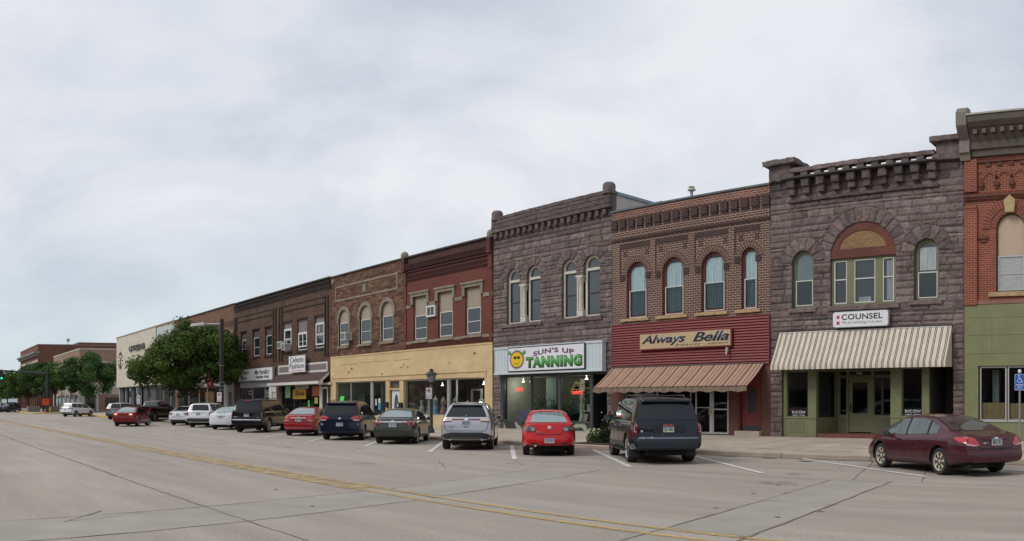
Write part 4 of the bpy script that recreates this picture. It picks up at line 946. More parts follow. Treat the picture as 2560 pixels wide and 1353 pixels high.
text("SUN'S UP", 'lettering_outline', blackm, s, (-30.83, -27.97, 4.0, 4.40), 28.115, bold=.038, ext=.003, spacing=1.1, warp=wr); text("SUN'S UP", 'lettering', prp, s, (-30.80, -28.0, 4.015, 4.385), 28.111, bold=.016, ext=.004, spacing=1.1, warp=wr)
cx, cz = -32.05, 3.90
g = MB(); n = 28; pl = []
for i in range(2*n): r = 1.0 if i % 2 == 0 else .80; a = pi*i/n+.05*(i % 2); pl.append((cx+.60*r*cos(a), cz+.52*r*sin(a)))
g.prism(pl, 28.108, 28.115); g.build('sun_rays', prp, s)
g = MB(); g.prism([(cx+.47*cos(2*pi*i/28), cz+.40*sin(2*pi*i/28)) for i in range(28)], 28.1055, 28.1085); g.build('sun_face', blackm, s)
g = MB(); g.prism([(cx+.45*cos(2*pi*i/28), cz+.38*sin(2*pi*i/28)) for i in range(28)], 28.103, 28.106); g.build('sun_face', ylw, s)
g = MB()
for x in (-.13, .13): g.prism([(cx+x+.11*cos(a), cz+.10+.09*sin(a)*(1 if sin(a) < 0 else .5)) for a in [2*pi*i/12 for i in range(12)]], 28.10, 28.1035)
g.prism(rect(cx-.26, cx+.26, cz+.12, cz+.16), 28.10, 28.1035)
sm = [(cx+.17*cos(a), cz-.10+.15*sin(a)) for a in [pi+pi*i/10 for i in range(11)]]; si = [(cx+.145*cos(a), cz-.10+.125*sin(a)) for a in [pi+pi*i/10 for i in range(11)]]
for i in range(10): g.prism([sm[i], sm[i+1], si[i+1], si[i]], 28.10, 28.1035)
g.build('sun_glasses', blackm, s)
g = MB()
for sx in (-1, 1): g.prism([(cx+sx*x, z) for x, z in ((.42, 4.17), (.55, 4.12), (.68, 4.19), (.64, 4.29), (.67, 4.36), (.58, 4.33), (.50, 4.37), (.49, 4.28), (.42, 4.27))], 28.108, 28.115)
g.build('sun_hands', grn, s)
# shopfront
dkm = pm('dark grey green metal', (0.05, 0.06, 0.062), .45, var=.1)
part('front_trim', dkm, B, (-33.75, -33.60, YF+.02, YF+.2, .36, 3.35), (-27.33, -27.16, YF+.02, YF+.2, .36, 3.35), (-33.6, -26.22, YF+.03, YF+.25, 3.06, 3.35), (-31.52, -31.42, YF+.03, YF+.15, .8, 3.06), (-29.48, -29.33, YF+.03, YF+.15, .8, 3.06), (-33.6, -27.33, YF+.0, YF+.2, .74, .80))
mb = pm('green and cream marble', (0.07, 0.085, 0.07), .3, var=.2, scale=2)
t = mb.node_tree; gg = N('ShaderNodeNewGeometry', t); wv = N('ShaderNodeTexWave', t); wv.inputs['Scale'].default_value = .45; wv.inputs['Distortion'].default_value = 9; wv.bands_direction = 'DIAGONAL'; t.links.new(gg.outputs['Position'], wv.inputs['Vector'])
rp = N('ShaderNodeValToRGB', t); rp.color_ramp.elements[0].position = .62; rp.color_ramp.elements[0].color = (.035, .05, .045, 1); rp.color_ramp.elements[1].position = .8; rp.color_ramp.elements[1].color = (.34, .36, .28, 1); t.links.new(wv.outputs['Fac'], rp.inputs[0]); t.links.new(rp.outputs[0], t.nodes['Principled BSDF'].inputs['Base Color'])
part('marble_base', mb, B, (-33.6, -27.33, YF+.04, YF+.2, .3, .74))
for a, b in ((-33.6, -31.52), (-31.42, -29.48), (-29.33, -27.33)): pane(B, a, b, .80, 3.06, YF+.07, frame=dkm, fw=.04)
room(B, -33.58, -27.35, .70, 3.1, YF+.25, 3.6, pm('grey green shop wall', (0.42, 0.43, 0.36), .8, var=.2, scale=.8))
part('partition', pm('pale teal partition', (0.35, 0.50, 0.44), .8, var=.1), B, (-31.2, -29.9, YF+2.6, YF+2.7, .75, 2.3), (-32.0, -31.25, YF+1.6, YF+1.66, .75, 3.0))
part('partition', blackm, B, (-29.0, -28.2, YF+1.4, YF+1.5, .75, 2.25), (-30.9, -29.8, YF+2.4, YF+2.5, 2.3, 2.75), (-30.9, -29.8, YF+1.9, YF+2.0, .75, 1.2)); part('partition', creamtrim, B, (-29.25, -29.1, YF+1.3, YF+1.5, .75, 2.9))
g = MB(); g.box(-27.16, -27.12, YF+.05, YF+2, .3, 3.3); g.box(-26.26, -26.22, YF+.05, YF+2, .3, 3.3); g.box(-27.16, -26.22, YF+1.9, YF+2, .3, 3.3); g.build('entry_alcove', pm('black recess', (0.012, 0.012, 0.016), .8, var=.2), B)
part('window_sill_shelf', creamtrim, B, (-28.1, -27.4, YF+.35, YF+.8, 1.30, 1.34))
neon = lambda n_, c, st: pm(n_, c, .5, var=0, emit=(c, st))
nr, nyl = neon('red neon', (1.0, 0.08, 0.06), 1.6), neon('yellow neon', (0.65, 0.55, 0.25), .45)
s = thing('neon_sign', 'red neon OPEN sign hanging in the tanning parlour window', 'neon sign', (-32.5, YF+.2, 2.3)); text('OPEN', 'neon_tube', nr, s, (-32.80, -32.24, 2.30, 2.50), YF+.2, ext=.015, bold=.012)
s = thing('neon_sign', 'neon sign with a yellow half sun above red letters in the parlour window', 'neon sign', (-28.35, YF+.2, 2.1)); text('TANNING', 'neon_tube', nr, s, (-28.75, -27.98, 2.12, 2.29), YF+.2, ext=.015, bold=.014)
g = MB(); pts = []
for i in range(19): a = pi*i/18; r = .38 if i % 2 else .25; pts.append((-28.36+r*1.0*cos(a), YF+.18, 2.36+r*sin(a)))
g.tube(pts, .008, 5); g.tube([(-28.36+.2*cos(pi*i/10), YF+.18, 2.36+.2*sin(pi*i/10)) for i in range(11)], .008, 5); g.tube([(-28.75, YF+.18, 2.35), (-27.97, YF+.18, 2.35)], .008, 5); g.build('neon_tube', nyl, s)
s = thing('poster', 'purple poster of a lounger leaning inside the tanning parlour window', 'poster', (-32.1, YF+.2, .85)); g = MB(); g.hexa([(-32.62, YF+.14, .84), (-31.64, YF+.14, .84), (-31.64, YF+.16, .84), (-32.62, YF+.16, .84), (-32.55, YF+.20, 1.36), (-31.60, YF+.20, 1.36), (-31.60, YF+.22, 1.36), (-32.55, YF+.22, 1.36)]); g.build('poster_board', pm('purple lavender field print', (0.17, 0.14, 0.26), .5, var=.5, scale=3, stretch=(1, 1, 7)), s)
s = thing('brochure', 'two brochures standing on the shelf at the right of the parlour window', 'brochure', (-28.0, YF+.2, .85)); 
for i, (x, c) in enumerate(((-28.22, (.30, .38, .36)), (-27.92, (.45, .28, .22)))):
    g = MB(); g.hexa([(x, YF+.16, .83), (x+.22, YF+.16, .83), (x+.22, YF+.18, .83), (x, YF+.18, .83), (x+.02, YF+.26, 1.18), (x+.24, YF+.26, 1.18), (x+.24, YF+.28, 1.18), (x+.02, YF+.28, 1.18)]); g.build('brochure_cover', pm('brochure print %d' % i, c, .5, var=.4, scale=12), s)
# ================================================================ red brick over the right half of the yellow shopfront
X0, X1 = -42.95, -34.40
B = thing('brick_building', 'red brick upper storey with three tan boarded windows over the yellow shopfront', 'building', ((X0+X1)/2, YF, .3))
shell(B, X0, X1, 10.3, depth=24, zlow=3.3)
RW = [(-41.92, -40.50), (-39.38, -37.98), (-36.83, -35.45)]
wall('front_wall', redbrick, B, rect(X0, X1, 4.93, 10.5), [rect(a, b, 5.42, 8.06) for a, b in RW], YF, .22)
for a, b in RW: window(B, a, b, 5.42, 8.06, rec=.10, frame=limestone, fw=.10, board=pm('wavy tan board', (0.33, 0.28, 0.215), .75, var=.12, scale=3, stretch=(9, 1, .4)), boardz=6.93, sash=whitetrim, sill=None)
g = MB()
for a, b in RW: g.box(a-.26, b+.24, YF-.075, YF+.05, 8.062, 8.24); g.box(a-.32, b+.30, YF-.13, YF+.05, 8.24, 8.36); g.box(a-.24, a-.002, YF-.07, YF+.05, 7.60, 8.06); g.box(b+.002, b+.22, YF-.07, YF+.05, 7.60, 8.06); g.box(a-.14, b+.12, YF-.10, YF+.1, 5.28, 5.415)
xs = [X0+.02]+[v for a, b in RW for v in (a-.25, b+.23)]+[X1-.02]
for i in range(0, len(xs), 2): g.box(xs[i], xs[i+1], YF-.045, YF, 7.41, 7.62)
for p, q in ((X0+.02, RW[0][0]-.15), (RW[0][1]+.13, RW[1][0]-.15), (RW[1][1]+.13, RW[2][0]-.15), (RW[2][1]+.13, X1-.02)): g.box(p, q, YF-.045, YF, 5.24, 5.40)
g.build('limestone_trim', limestone, B, bevel=.008)
g = MB()
for z, h, d in ((9.06, .05, .05), (9.14, .05, .09), (9.60, .06, .10), (9.95, .05, .16), (10.02, .06, .20)): g.box(X0+.3, X1-.3, YF-d, YF, z, z+h)
n = 44
for i in range(n): x = X0+.35+i*(X1-X0-.7)/n; g.box(x, x+.09, YF-.15, YF, 9.74, 9.94)
n = 60
for i in range(n): x = X0+.35+i*(X1-X0-.7)/n; g.box(x, x+.07, YF-.05, YF, 9.25, 9.33); g.box(x+.06, x+.13, YF-.05, YF, 9.36, 9.44)
for i in range(60): x = X0+.1+i*.14; g.box(x, x+.08, YF-.03, YF, 5.02, 5.08); g.box(x+.07, x+.13, YF-.03, YF, 5.11, 5.17)
g.build('moulded_courses', redbrickdark, B)
g = MB()
for x in (X0+.02, X1-.34): g.box(x, x+.32, YF-.10, YF, 8.9, 10.5); g.box(x+.04, x+.28, YF-.05, YF, 5.0, 8.9); g.box(x-.0, x+.32, YF-.22, YF-.10, 9.7, 10.5)
g.build('corner_pilaster', redbrick, B)
part('coping', pm('weathered coping', (0.075, 0.068, 0.060), .9, var=.3, scale=3, bump=.4), B, (X0-.02, X1+.02, YF-.12, YF+.35, 10.502, 10.60), bevel=.015)
for x in (X0+.12, X1-.14):
    g = MB(); g.lathe([(.20, 10.5), (.24, 10.6), (.24, 10.74), (.18, 10.88), (.02, 10.95)], (x, YF-.02, 0), 12); g.build('finial', limestone, B, smooth=50)
t = thing('air_conditioner', 'square air conditioner framed in white in the red brick wall', 'air conditioner', (-39.95, 28.4, 6.75)); g = MB(); g.ring(rect(-40.40, -39.52, 6.72, 7.38), rect(-40.30, -39.62, 6.82, 7.28), 28.36, 28.5); g.box(-39.99, -39.95, 28.37, 28.45, 6.82, 7.28); g.build('frame', whitetrim, t); g = MB(); g.box(-40.3, -39.62, 28.42, 28.48, 6.82, 7.28); [g.box(-40.3, -39.62, 28.41, 28.42, 6.84+i*.07, 6.86+i*.07) for i in range(6)]; g.build('grille', pm('grey grille', (0.10, 0.11, 0.12), .6), t)

# ================================================================ mottled brick over the left half of the yellow shopfront
X0, X1 = -52.22, -42.95
B = thing('brick_building', 'mottled tan and maroon brick upper storey with three round-headed windows', 'building', ((X0+X1)/2, YF, .3))
shell(B, X0, X1, 10.3, depth=24, zlow=3.3)
MW = [(-51.09, -49.71), (-48.24, -46.84), (-45.54, -44.16)]
wall('front_wall', mottled, B, rect(X0, X1-.004, 4.93, 10.5), [arch(a, b, 5.62, 7.42) for a, b in MW], YF-.004, .22)
g = MB()
for a, b in MW:
    o = arch(a-.25, b+.25, 5.62, 7.42, 16)[2:]; q = arch(a, b, 5.62, 7.42, 16)[2:]
    for i in range(16): g.prism([q[i], o[i], o[i+1], q[i+1]], YF-.06, YF+.1)
    g.box(a-.12, a, YF-.03, YF+.1, 5.62, 7.42); g.box(b, b+.12, YF-.03, YF+.1, 5.62, 7.42); g.box(a-.25, a-.1, YF-.06, YF, 7.2, 7.42); g.box(b+.1, b+.25, YF-.06, YF, 7.2, 7.42)
g.ring(rect(-51.62, -43.62, 8.74, 9.80), rect(-51.50, -43.74, 8.86, 9.68), YF-.035, YF+.02)
g.box(-47.82, -47.38, YF-.06, YF+.02, 9.02, 9.54); g.box(-52.15, -51.72, YF-.06, YF+.02, 10.12, 10.38)
g.build('limestone_trim', limestone, B, bevel=.006)
rock_box('stone_sill', B, [(a-.15, b+.15, YF-.12, YF+.08, 5.44, 5.61) for a, b in MW], seed=31, amp=.02, mat=limestone)
for a, b in MW: window(B, a, b, 5.62, None, zs=7.42, rec=.08, frame=boardtan, fw=.09, boardz=7.22, board=boardtan, sash=whitetrim)
g = MB()
for i in range(40):
    x = X0+.35+i*.225
    if (i*7) % 5 < 3: g.box(x, x+.10, YF-.02, YF, 10.02, 10.36)
g.build('soldier_course', pm('tan soldier brick', (0.15, 0.085, 0.05), .85, var=.35, scale=6), B)
part('coping', MATS['weathered coping'], B, (X0, X1+.03, YF-.10, YF+.35, 10.502, 10.60), bevel=.015)
def acunit(label, x0, x1, z0, z1):
    t = thing('air_conditioner', label, 'air conditioner', ((x0+x1)/2, 28.2, z0)); g = MB(); g.box(x0, x1, 27.95, 28.5, z0, z1); g.build('housing', whitetrim, t, bevel=.01)
    g = MB()
    for i in range(5): g.box(x0+.06+i*(x1-x0-.1)/5, x0+.04+(i+.8)*(x1-x0-.1)/5, 27.94, 27.95, z0+.06, z1-.06)
    [g.box(x1, x1+.006, 28.0+i*.08, 28.03+i*.08, z0+.08, z1-.08) for i in range(5)]
    g.build('grille', pm('dark grey grille', (0.07, 0.075, 0.08), .6), t); return t
acunit('boxy white air conditioner in the leftmost round-headed window', -49.95, -49.25, 5.95, 6.48)

# ================================================================ long yellow shopfront
X0, X1 = -52.22, -34.40
B = thing('shopfront_building', 'long pale yellow plastered shopfront with display windows and a white door', 'shopfront', ((X0+X1)/2, YF, .3))
outer = [(X0, .3), (-51.46, .3), (-51.46, 3.14), (-35.05, 3.10), (-35.05, .3), (X1, .3), (X1, 4.93), (X0, 4.93)]
Yy = YF-.06
wall('front_wall', yellowpaint, B, outer, [], Yy, .5)
part('ledge', yellowpaint, B, (X0+.0, X1-.0, Yy-.03, Yy-.0, 4.84, 4.93), (-51.9, -34.9, Yy-.05, Yy, 3.40, 3.46), (-34.98, -34.90, Yy-.05, Yy, 3.1, 3.4))
part('plinth', yellowpaint, B, (-51.46, -44.97, Yy+.1, Yy+.4, .3, .90), (-43.04, -35.05, Yy+.1, Yy+.4, .3, .98))
g = MB(); rr = random.Random(2)
for u, v in ((-49.3, 3.95), (-49.05, 3.85), (-49.7, 3.75), (-43.2, 3.85), (-42.5, 3.85), (-38.3, 3.95), (-42.9, 4.0), (-36.0, 4.35), (-45.5, 3.5)): g.box(u, u+rr.uniform(.05, .2), Yy-.012, Yy-.004, v, v+rr.uniform(.03, .12))
strip_ = [(-51.0, 4.32), (-48, 4.35), (-44, 4.34), (-41.5, 4.37)]
for p, q in zip(strip_, strip_[1:]): g.box(p[0], q[0]-.6, Yy-.005, Yy-.001, p[1], p[1]+.018)
g.build('plaster_crack', pm('cracked plaster', (0.14, 0.09, 0.05), .9), B)
for a, b in ((-51.46, -49.6), (-49.6, -47.0), (-46.75, -45.05)): pane(B, a, b, .90, 3.12, Yy+.16, frame=alu, fw=.05)
for a, b in ((-43.00, -38.60), (-38.45, -37.75), (-37.75, -35.07)): pane(B, a, b, .98, 3.08, Yy+.16, frame=alu, fw=.05)
part('mullion', alu, B, (-47.0, -46.75, Yy+.14, Yy+.3, .9, 3.12), (-38.62, -38.43, Yy+.14, Yy+.3, .98, 3.08))
part('door_surround', yellowpaint, B, (-45.05, -44.60, Yy+.06, Yy+.4, .3, 3.13), (-43.45, -43.00, Yy+.06, Yy+.4, .3, 3.12), (-44.60, -43.45, Yy+.08, Yy+.4, 2.52, 2.62), (-44.60, -43.45, Yy+.08, Yy+.4, 3.05, 3.12))
pane(B, -44.60, -43.45, 2.62, 3.05, Yy+.2, mat=pm('ribbed grey transom glass', (0.10, 0.10, 0.085), .4, var=.3, scale=4, stretch=(1, 1, 6)), frame=darkmetal, fw=.03)
d = MB(); d.box(-44.53, -43.52, Yy+.20, Yy+.25, .42, 2.50); d = d.build('door', pm('white door paint', (0.66, 0.67, 0.68), .5, var=.04), B); part('door_frame', darkmetal, B, (-44.60, -44.53, Yy+.17, Yy+.26, .38, 2.52), (-43.52, -43.45, Yy+.17, Yy+.26, .38, 2.52), (-44.53, -43.52, Yy+.17, Yy+.26, 2.50, 2.56))
g = MB(); g.prism([(-44.0+.24*cos(2*pi*i/20), 1.55+.70*sin(2*pi*i/20)) for i in range(20)], Yy+.188, Yy+.2); g.build('oval_light', pm('leaded door glass', (0.09, 0.11, 0.11), .2, var=.3, scale=9), d)
part('notice', whitem, d, (-43.86, -43.78, Yy+.18, Yy+.187, 1.45, 1.65))
for x, z, w_, l_ in ((-44.98, 1.42, .30, 'black mailbox left of the white oval-glass door'), (-43.38, 1.38, .32, 'black mailbox right of the white oval-glass door')):
    t = thing('mailbox', l_, 'mailbox', (x+w_/2, Yy, z)); g = MB(); g.box(x, x+w_, Yy-.08, Yy+.05, z, z+.30); g.box(x-.01, x+w_+.01, Yy-.10, Yy+.05, z+.30, z+.34); g.build('box', blackm, t)
room(B, -51.4, -45.1, .5, 3.15, Yy+.45, 5, pm('grey green empty shop wall', (0.40, 0.42, 0.36), .8, var=.2, scale=.8)); room(B, -42.95, -35.1, .5, 3.15, Yy+.45, 4.5, pm('cluttered shop wall', (0.22, 0.18, 0.155), .8, var=.6, scale=2.5))
part('partition', pm('white partition', (0.34, 0.36, 0.35), .7), B, (-51.2, -50.3, YF+1.6, YF+1.7, .6, 2.3), (-46.5, -46.4, YF+.6, YF+3, .6, 3.0)); part('inner_door', alu, B, (-37.6, -37.5, YF+1.0, YF+1.1, .6, 2.5), (-36.75, -36.65, YF+1.0, YF+1.1, .6, 2.5), (-37.5, -36.75, YF+1.0, YF+1.1, 2.4, 2.5))
def poster(label, x0, x1, z0, z1, Y, col, name='poster', cat='poster', m=None):
    t = thing(name, label, cat, ((x0+x1)/2, Y, z0)); part(name+'_sheet', m or pm(name+' print %.2f %.2f %.2f' % col, col, .6, var=.15, scale=9), t, (x0, x1, Y, Y+.012, z0, z1)); return t
poster('small pale notice taped left of the blue one in the yellow shopfront', -46.43, -46.23, 1.55, 1.95, Yy+.14, (.5, .52, .53), 'notice', 'notice'); poster('blue and white notice taped in the yellow shopfront window', -46.05, -45.80, 1.25, 1.68, Yy+.14, (.06, .30, .50), 'notice', 'notice'); poster('white notice right above the blue one in the yellow shopfront', -46.05, -45.80, 1.70, 2.0, Yy+.14, (.55, .56, .5), 'notice', 'notice')
# mannequins and clothes inside the right-hand windows
def mannequin(label, x, y, z, col, dress=True, white=False, sc=1.0):
    t = thing('mannequin', label, 'mannequin', (x, y, z)); L = lambda pr: [(r*sc, h*sc) for r, h in pr]
    g = MB(); g.lathe([(a, z+b) for a, b in L([(.05, .62), (.13, .66), (.155, .76), (.12, .95), (.155, 1.16), (.175, 1.30), (.07, 1.38), (.05, 1.46), (.02, 1.48)])], (x, y, 0), 14, squash=.72)
    for s_ in (-1, 1): g.tube([(x+s_*.17*sc, y, z+1.30*sc), (x+s_*.21*sc, y, z+1.16*sc), (x+s_*.20*sc, y, z+1.0*sc)], .045*sc, 8, r2=.035*sc)
    g.tube([(x, y, z), (x, y, z+.64*sc)], .02, 6); g.lathe([(.16, z), (.15, z+.02), (.02, z+.03)], (x, y, 0), 12)
    g.build('torso', pm('mannequin cream', (0.52, 0.44, 0.36), .6, var=.1) if not white else pm('mannequin dark', (0.05, 0.045, 0.05), .6, var=.1), t, smooth=50)
    if dress:
        g = MB(); m = 28; vs = []
        pr = [(.17, 1.22), (.15, 1.0), (.135, .92), (.20, .72), (.30, .40), (.36, .12)]
        for r, h in pr:
            for k in range(m): a = 2*pi*k/m; rr_ = r*sc*(1+.07*cos(7*a)*(1 if h < .8 else 0)); vs.append((x+rr_*cos(a), y+.75*rr_*sin(a), z+h*sc))
        g.add(vs, [(i*m+k, i*m+(k+1) % m, (i+1)*m+(k+1) % m, (i+1)*m+k) for i in range(len(pr)-1) for k in range(m)]); g.build('dress', pm('dress cloth %.2f %.2f %.2f' % col, col, .8, var=.3, scale=8), t, smooth=60)
    return t
mannequin('mannequin in a pale blue dress, second from the lamp post in the dress shop window', -40.72, YF+.75, .62, (.28, .40, .58)); mannequin('mannequin in a white dress farthest left in the dress shop window', -42.3, YF+.9, .75, (.45, .45, .44), white=True, sc=.92); mannequin('mannequin in a dusky pink dress beside the lamp post', -39.95, YF+.8, .60, (.40, .22, .20)); mannequin('mannequin in a white and black dress between the white and the blue ones', -41.6, YF+.95, .72, (.30, .30, .32), white=True, sc=.92)
mannequin('mannequin in a long brown coat in the middle window right of the lamp', -38.9, YF+.9, .60, (.14, .11, .10)); mannequin('bare cream mannequin torso above the silver car', -36.15, YF+.6, .45, (.3, .2, .2), dress=False, sc=1.08); mannequin('mannequin with a shiny white bodice above the silver car roof', -36.85, YF+.55, .30, (.55, .55, .52))

# ================================================================ dark brown brick building with two shops
X0, X1 = -70.35, -52.28
B = thing('brick_building', 'long dark brown brick building with six upper windows over two small shops', 'building', ((X0+X1)/2, YF, .3))
shell(B, X0, X1, 10.3, depth=24)
DL = [(-68.95, -67.62), (-66.28, -64.86), (-63.68, -62.32)]; DR = [(-60.12, -58.66), (-57.62, -56.02), (-54.74, -53.28)]
outer = [(X0, .3), (-69.1, .3), (-69.1, 3.5), (-61.45, 3.5), (-61.45, .3), (-60.9, .3), (-60.9, 3.9), (-52.7, 3.9), (-52.7, .3), (X1, .3), (X1, 10.55), (X0, 10.55)]
wall('front_wall', darkbrick, B, outer, [rect(a, b, 5.60, 7.92) for a, b in DL]+[rect(a, b, 5.66, 8.0) for a, b in DR], YF, .24)
for a, b in DL: window(B, a, b, 5.60, 7.92, rec=.12, frame=pm('brown mauve frame', (0.075, 0.05, 0.045), .7), fw=.10 if a < -60 else .06, board=pm('brown board', (0.085, 0.06, 0.055), .8, var=.15), boardz=7.25, sash=whitetrim)
for i, (a, b) in enumerate(DR):
    wn = window(B, a, b, 5.66, 8.0, rec=.09, frame=boardmauve, fw=.06, board=boardmauve, boardz=(7.52, 7.05, 7.55)[i], sash=whitetrim)
    g = MB(); top = (7.46, 7.0, 7.50)[i]; g.ring(rect(a+.05, b-.05, 5.92, top), rect(a+.19, b-.19, 6.03, top-.12), YF+.04, YF+.1); g.box(a+.18, b-.18, YF+.05, YF+.1, 6.66, 6.74) if i != 1 else g.box((a+b)/2-.05, (a+b)/2+.05, YF+.05, YF+.1, 6.0, 6.95); g.build('sash', whitetrim, wn)
curtains(wn, -54.45, -54.1, 6.8, 7.3, YF+.10, 2, .004, mat=pm('dim curtain greyed as if behind glass', (0.22, 0.25, 0.27), .4))
g = MB()
for a, b in DL: g.box(a-.10, b+.10, YF-.06, YF, 7.93, 8.04); g.box(a-.12, b+.12, YF-.08, YF+.1, 5.46, 5.595)
for a, b in DR: g.box(a-.10, b+.10, YF-.06, YF, 8.01, 8.12); g.box(a-.06, b+.06, YF-.08, YF+.1, 5.54, 5.655)
for x in (-62.02, -61.55, -60.85, -60.4, -53.15, -52.75, -70.3, -69.9): g.box(x, x+.14, YF-.07, YF, 5.0, 9.35)
g.box(X0+.6, -62.2, YF-.05, YF, 8.85, 8.93); g.box(-60.2, -53.3, YF-.05, YF, 8.85, 8.93); g.box(X0+.6, -62.2, YF-.04, YF, 9.28, 9.33); g.box(-60.2, -53.3, YF-.04, YF, 9.28, 9.33)
for z, d in ((9.85, .05), (9.97, .09), (10.30, .12)): g.box(X0+.01, X1-.01, YF-d, YF, z, z+.09)
for i in range(90): x = X0+.05+i*.2; g.box(x, x+.1, YF-.09, YF, 10.08, 10.27)
g.build('relief_courses', brick('very dark brown brick', (0.045, 0.024, 0.018), (0.03, 0.018, 0.015), (0.02, 0.015, 0.012), ms=.006), B)
part('coping', MATS['weathered coping'], B, (X0-.02, X1+.02, YF-.14, YF+.35, 10.552, 10.66), bevel=.015)
acunit('white air conditioner in the upper window left of the small shop sign', -60.2, -59.35, 5.95, 6.50); acunit('smaller white air conditioner beside another below a white sash', -59.25, -58.75, 5.78, 6.32)
# left shop
part('shop_fascia', greytrim, B, (-69.1, -61.45, YF+.02, YF+.3, 3.05, 3.5)); lsh = pm('dark shop window with blind', (0.012, 0.012, 0.03), .1, var=.1, spec=.35)
for a, b, c in ((-69.0, -66.6, lsh), (-66.5, -63.95, lsh), (-63.85, -62.98, lsh)): pane(B, a, b, .9, 3.05, YF+.12, mat=c, frame=alu, fw=.05)
part('shop_plinth', greytrim, B, (-69.1, -62.98, YF+.06, YF+.3, .3, .9)); part('shop_pier', whitetrim, B, (-62.98, -62.45, YF+.05, YF+.3, .3, 3.05), (-61.62, -61.45, YF+.05, YF+.3, .3, 3.05), (-62.45, -61.62, YF+.08, YF+.3, 2.6, 3.05))
d = part('door', pm('grey white door', (0.5, 0.5, 0.5), .5, var=.05), B, (-62.45, -61.62, YF+.15, YF+.2, .45, 2.6)); d['label'] = 'white door with a narrow oval light left of the porch roof'
g = MB(); g.prism([(-62.0+.14*cos(2*pi*i/16), 1.65+.5*sin(2*pi*i/16)) for i in range(16)], YF+.138, YF+.15); g.build('oval_light', darkmetal, d)
s = thing('shop_sign', 'wide white signboard with black script left of the porch roof', 'sign', (-65.3, 28.3, 3.6)); part('sign_board', greytrim, s, (-69.1, -61.55, 28.22, 28.42, 3.55, 4.62)); part('sign_face', whitem, s, (-69.04, -61.61, 28.205, 28.22, 3.61, 4.56))
bkl = MATS['sign black']
text("Mary Angel's", 'lettering', bkl, s, (-68.9, -66.35, 4.03, 4.48), 28.205, shear=.5, bold=.02, ext=.004); text("FASHIONS", 'lettering', pm('sign navy', (.02, .015, .06), .5, var=0), s, (-68.3, -66.8, 3.70, 3.93), 28.205, bold=.03, ext=.004)
text("Mis Potrillo's", 'lettering', bkl, s, (-65.2, -62.1, 4.05, 4.48), 28.205, shear=.5, bold=.03, ext=.004); text("WESTERN WEAR", 'lettering', bkl, s, (-65.0, -62.2, 3.72, 3.96), 28.205, bold=.05, ext=.004)
[text(q, "window_lettering", whitem, B, (-63.72, -63.12, z, z+.10), YF+.115, ext=.003) for q, z in (("Mis Potrillos", 2.66), ("western", 2.50), ("wear and more", 2.34), ("2016", 2.18))]; [text(q, "window_lettering", whitem, B, (-67.4, -66.75, z, z+.12), YF+.115, ext=.003) for q, z in (("Mary Angels", 2.62), ("fashions", 2.42))]
# right shop
part('shop_fascia', whitetrim, B, (-60.95, -52.7, YF-.05, YF+.1, 3.95, 4.66)); part('fascia_panel', boardmauve, B, (-60.80, -52.85, YF-.058, YF-.05, 4.10, 4.53))
part('shop_pier', whitetrim, B, (-54.0, -53.85, YF+.0, YF+.25, .3, 3.9), (-53.76, -53.62, YF-.02, YF+.2, .3, 2.80), (-52.82, -52.70, YF-.02, YF+.2, .3, 2.80), (-53.76, -52.70, YF-.03, YF+.2, 2.72, 2.84)); part('upper_infill', darkbrick, B, (-53.8, -52.7, YF+.05, YF+.2, 2.84, 3.9)); part('shop_pier', darkbrick, B, (-60.9, -60.5, YF+.02, YF+.2, .3, 3.9))
g = MB(); g.box(-53.62, -52.82, YF+.10, YF+.14, .35, 2.72); [g.box(-53.58+i*.11, -53.56+i*.11, YF+.07, YF+.09, .4, 2.68) for i in range(7)]; g.build('barred_door', darkmetal, B)
part('shop_plinth', brn, B, (-60.5, -54.0, YF+.06, YF+.25, .3, .85)); pane(B, -60.5, -58.4, .85, 3.2, YF+.12, frame=darkmetal); pane(B, -58.4, -55.4, .85, 3.2, YF+.12, frame=darkmetal); pane(B, -55.4, -54.0, .85, 3.2, YF+.12, frame=darkmetal); part('header', darkmetal, B, (-60.5, -54.0, YF+.08, YF+.25, 3.2, 3.9))
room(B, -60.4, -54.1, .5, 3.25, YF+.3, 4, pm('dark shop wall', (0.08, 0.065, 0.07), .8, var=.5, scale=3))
sg_ = poster('yellow window poster with black lettering in the small dark shop', -58.6, -56.35, 2.0, 2.75, YF+.09, (.48, .30, .04)); text('Sigue', 'lettering', bkl, sg_, (-58.2, -56.6, 2.15, 2.6), YF+.088, shear=.2, bold=.02, ext=.003)
poster('pale green poster at the left of the small dark shop', -59.95, -59.05, 2.1, 3.0, YF+.09, (.25, .42, .28)); poster('orange red poster at the right of the small dark shop', -55.3, -54.15, 2.2, 2.95, YF+.09, (.42, .12, .05)); poster('small lime yellow poster right of the bright green strip', -54.95, -54.45, 1.65, 2.1, YF+.09, (.40, .45, .05)); poster('bright green strip notice in the small dark shop window', -56.0, -55.75, 1.1, 1.9, YF+.09, (.05, .6, .08)); bn_ = poster('white name banner over the small dark shop window', -58.1, -55.9, 2.78, 3.1, YF+.07, (.42, .42, .38), 'banner', 'banner')
text('Celeste Fashion', 'lettering', bkl, bn_, (-57.8, -56.2, 2.86, 3.02), YF+.068, ext=.003)
rr = random.Random(9)
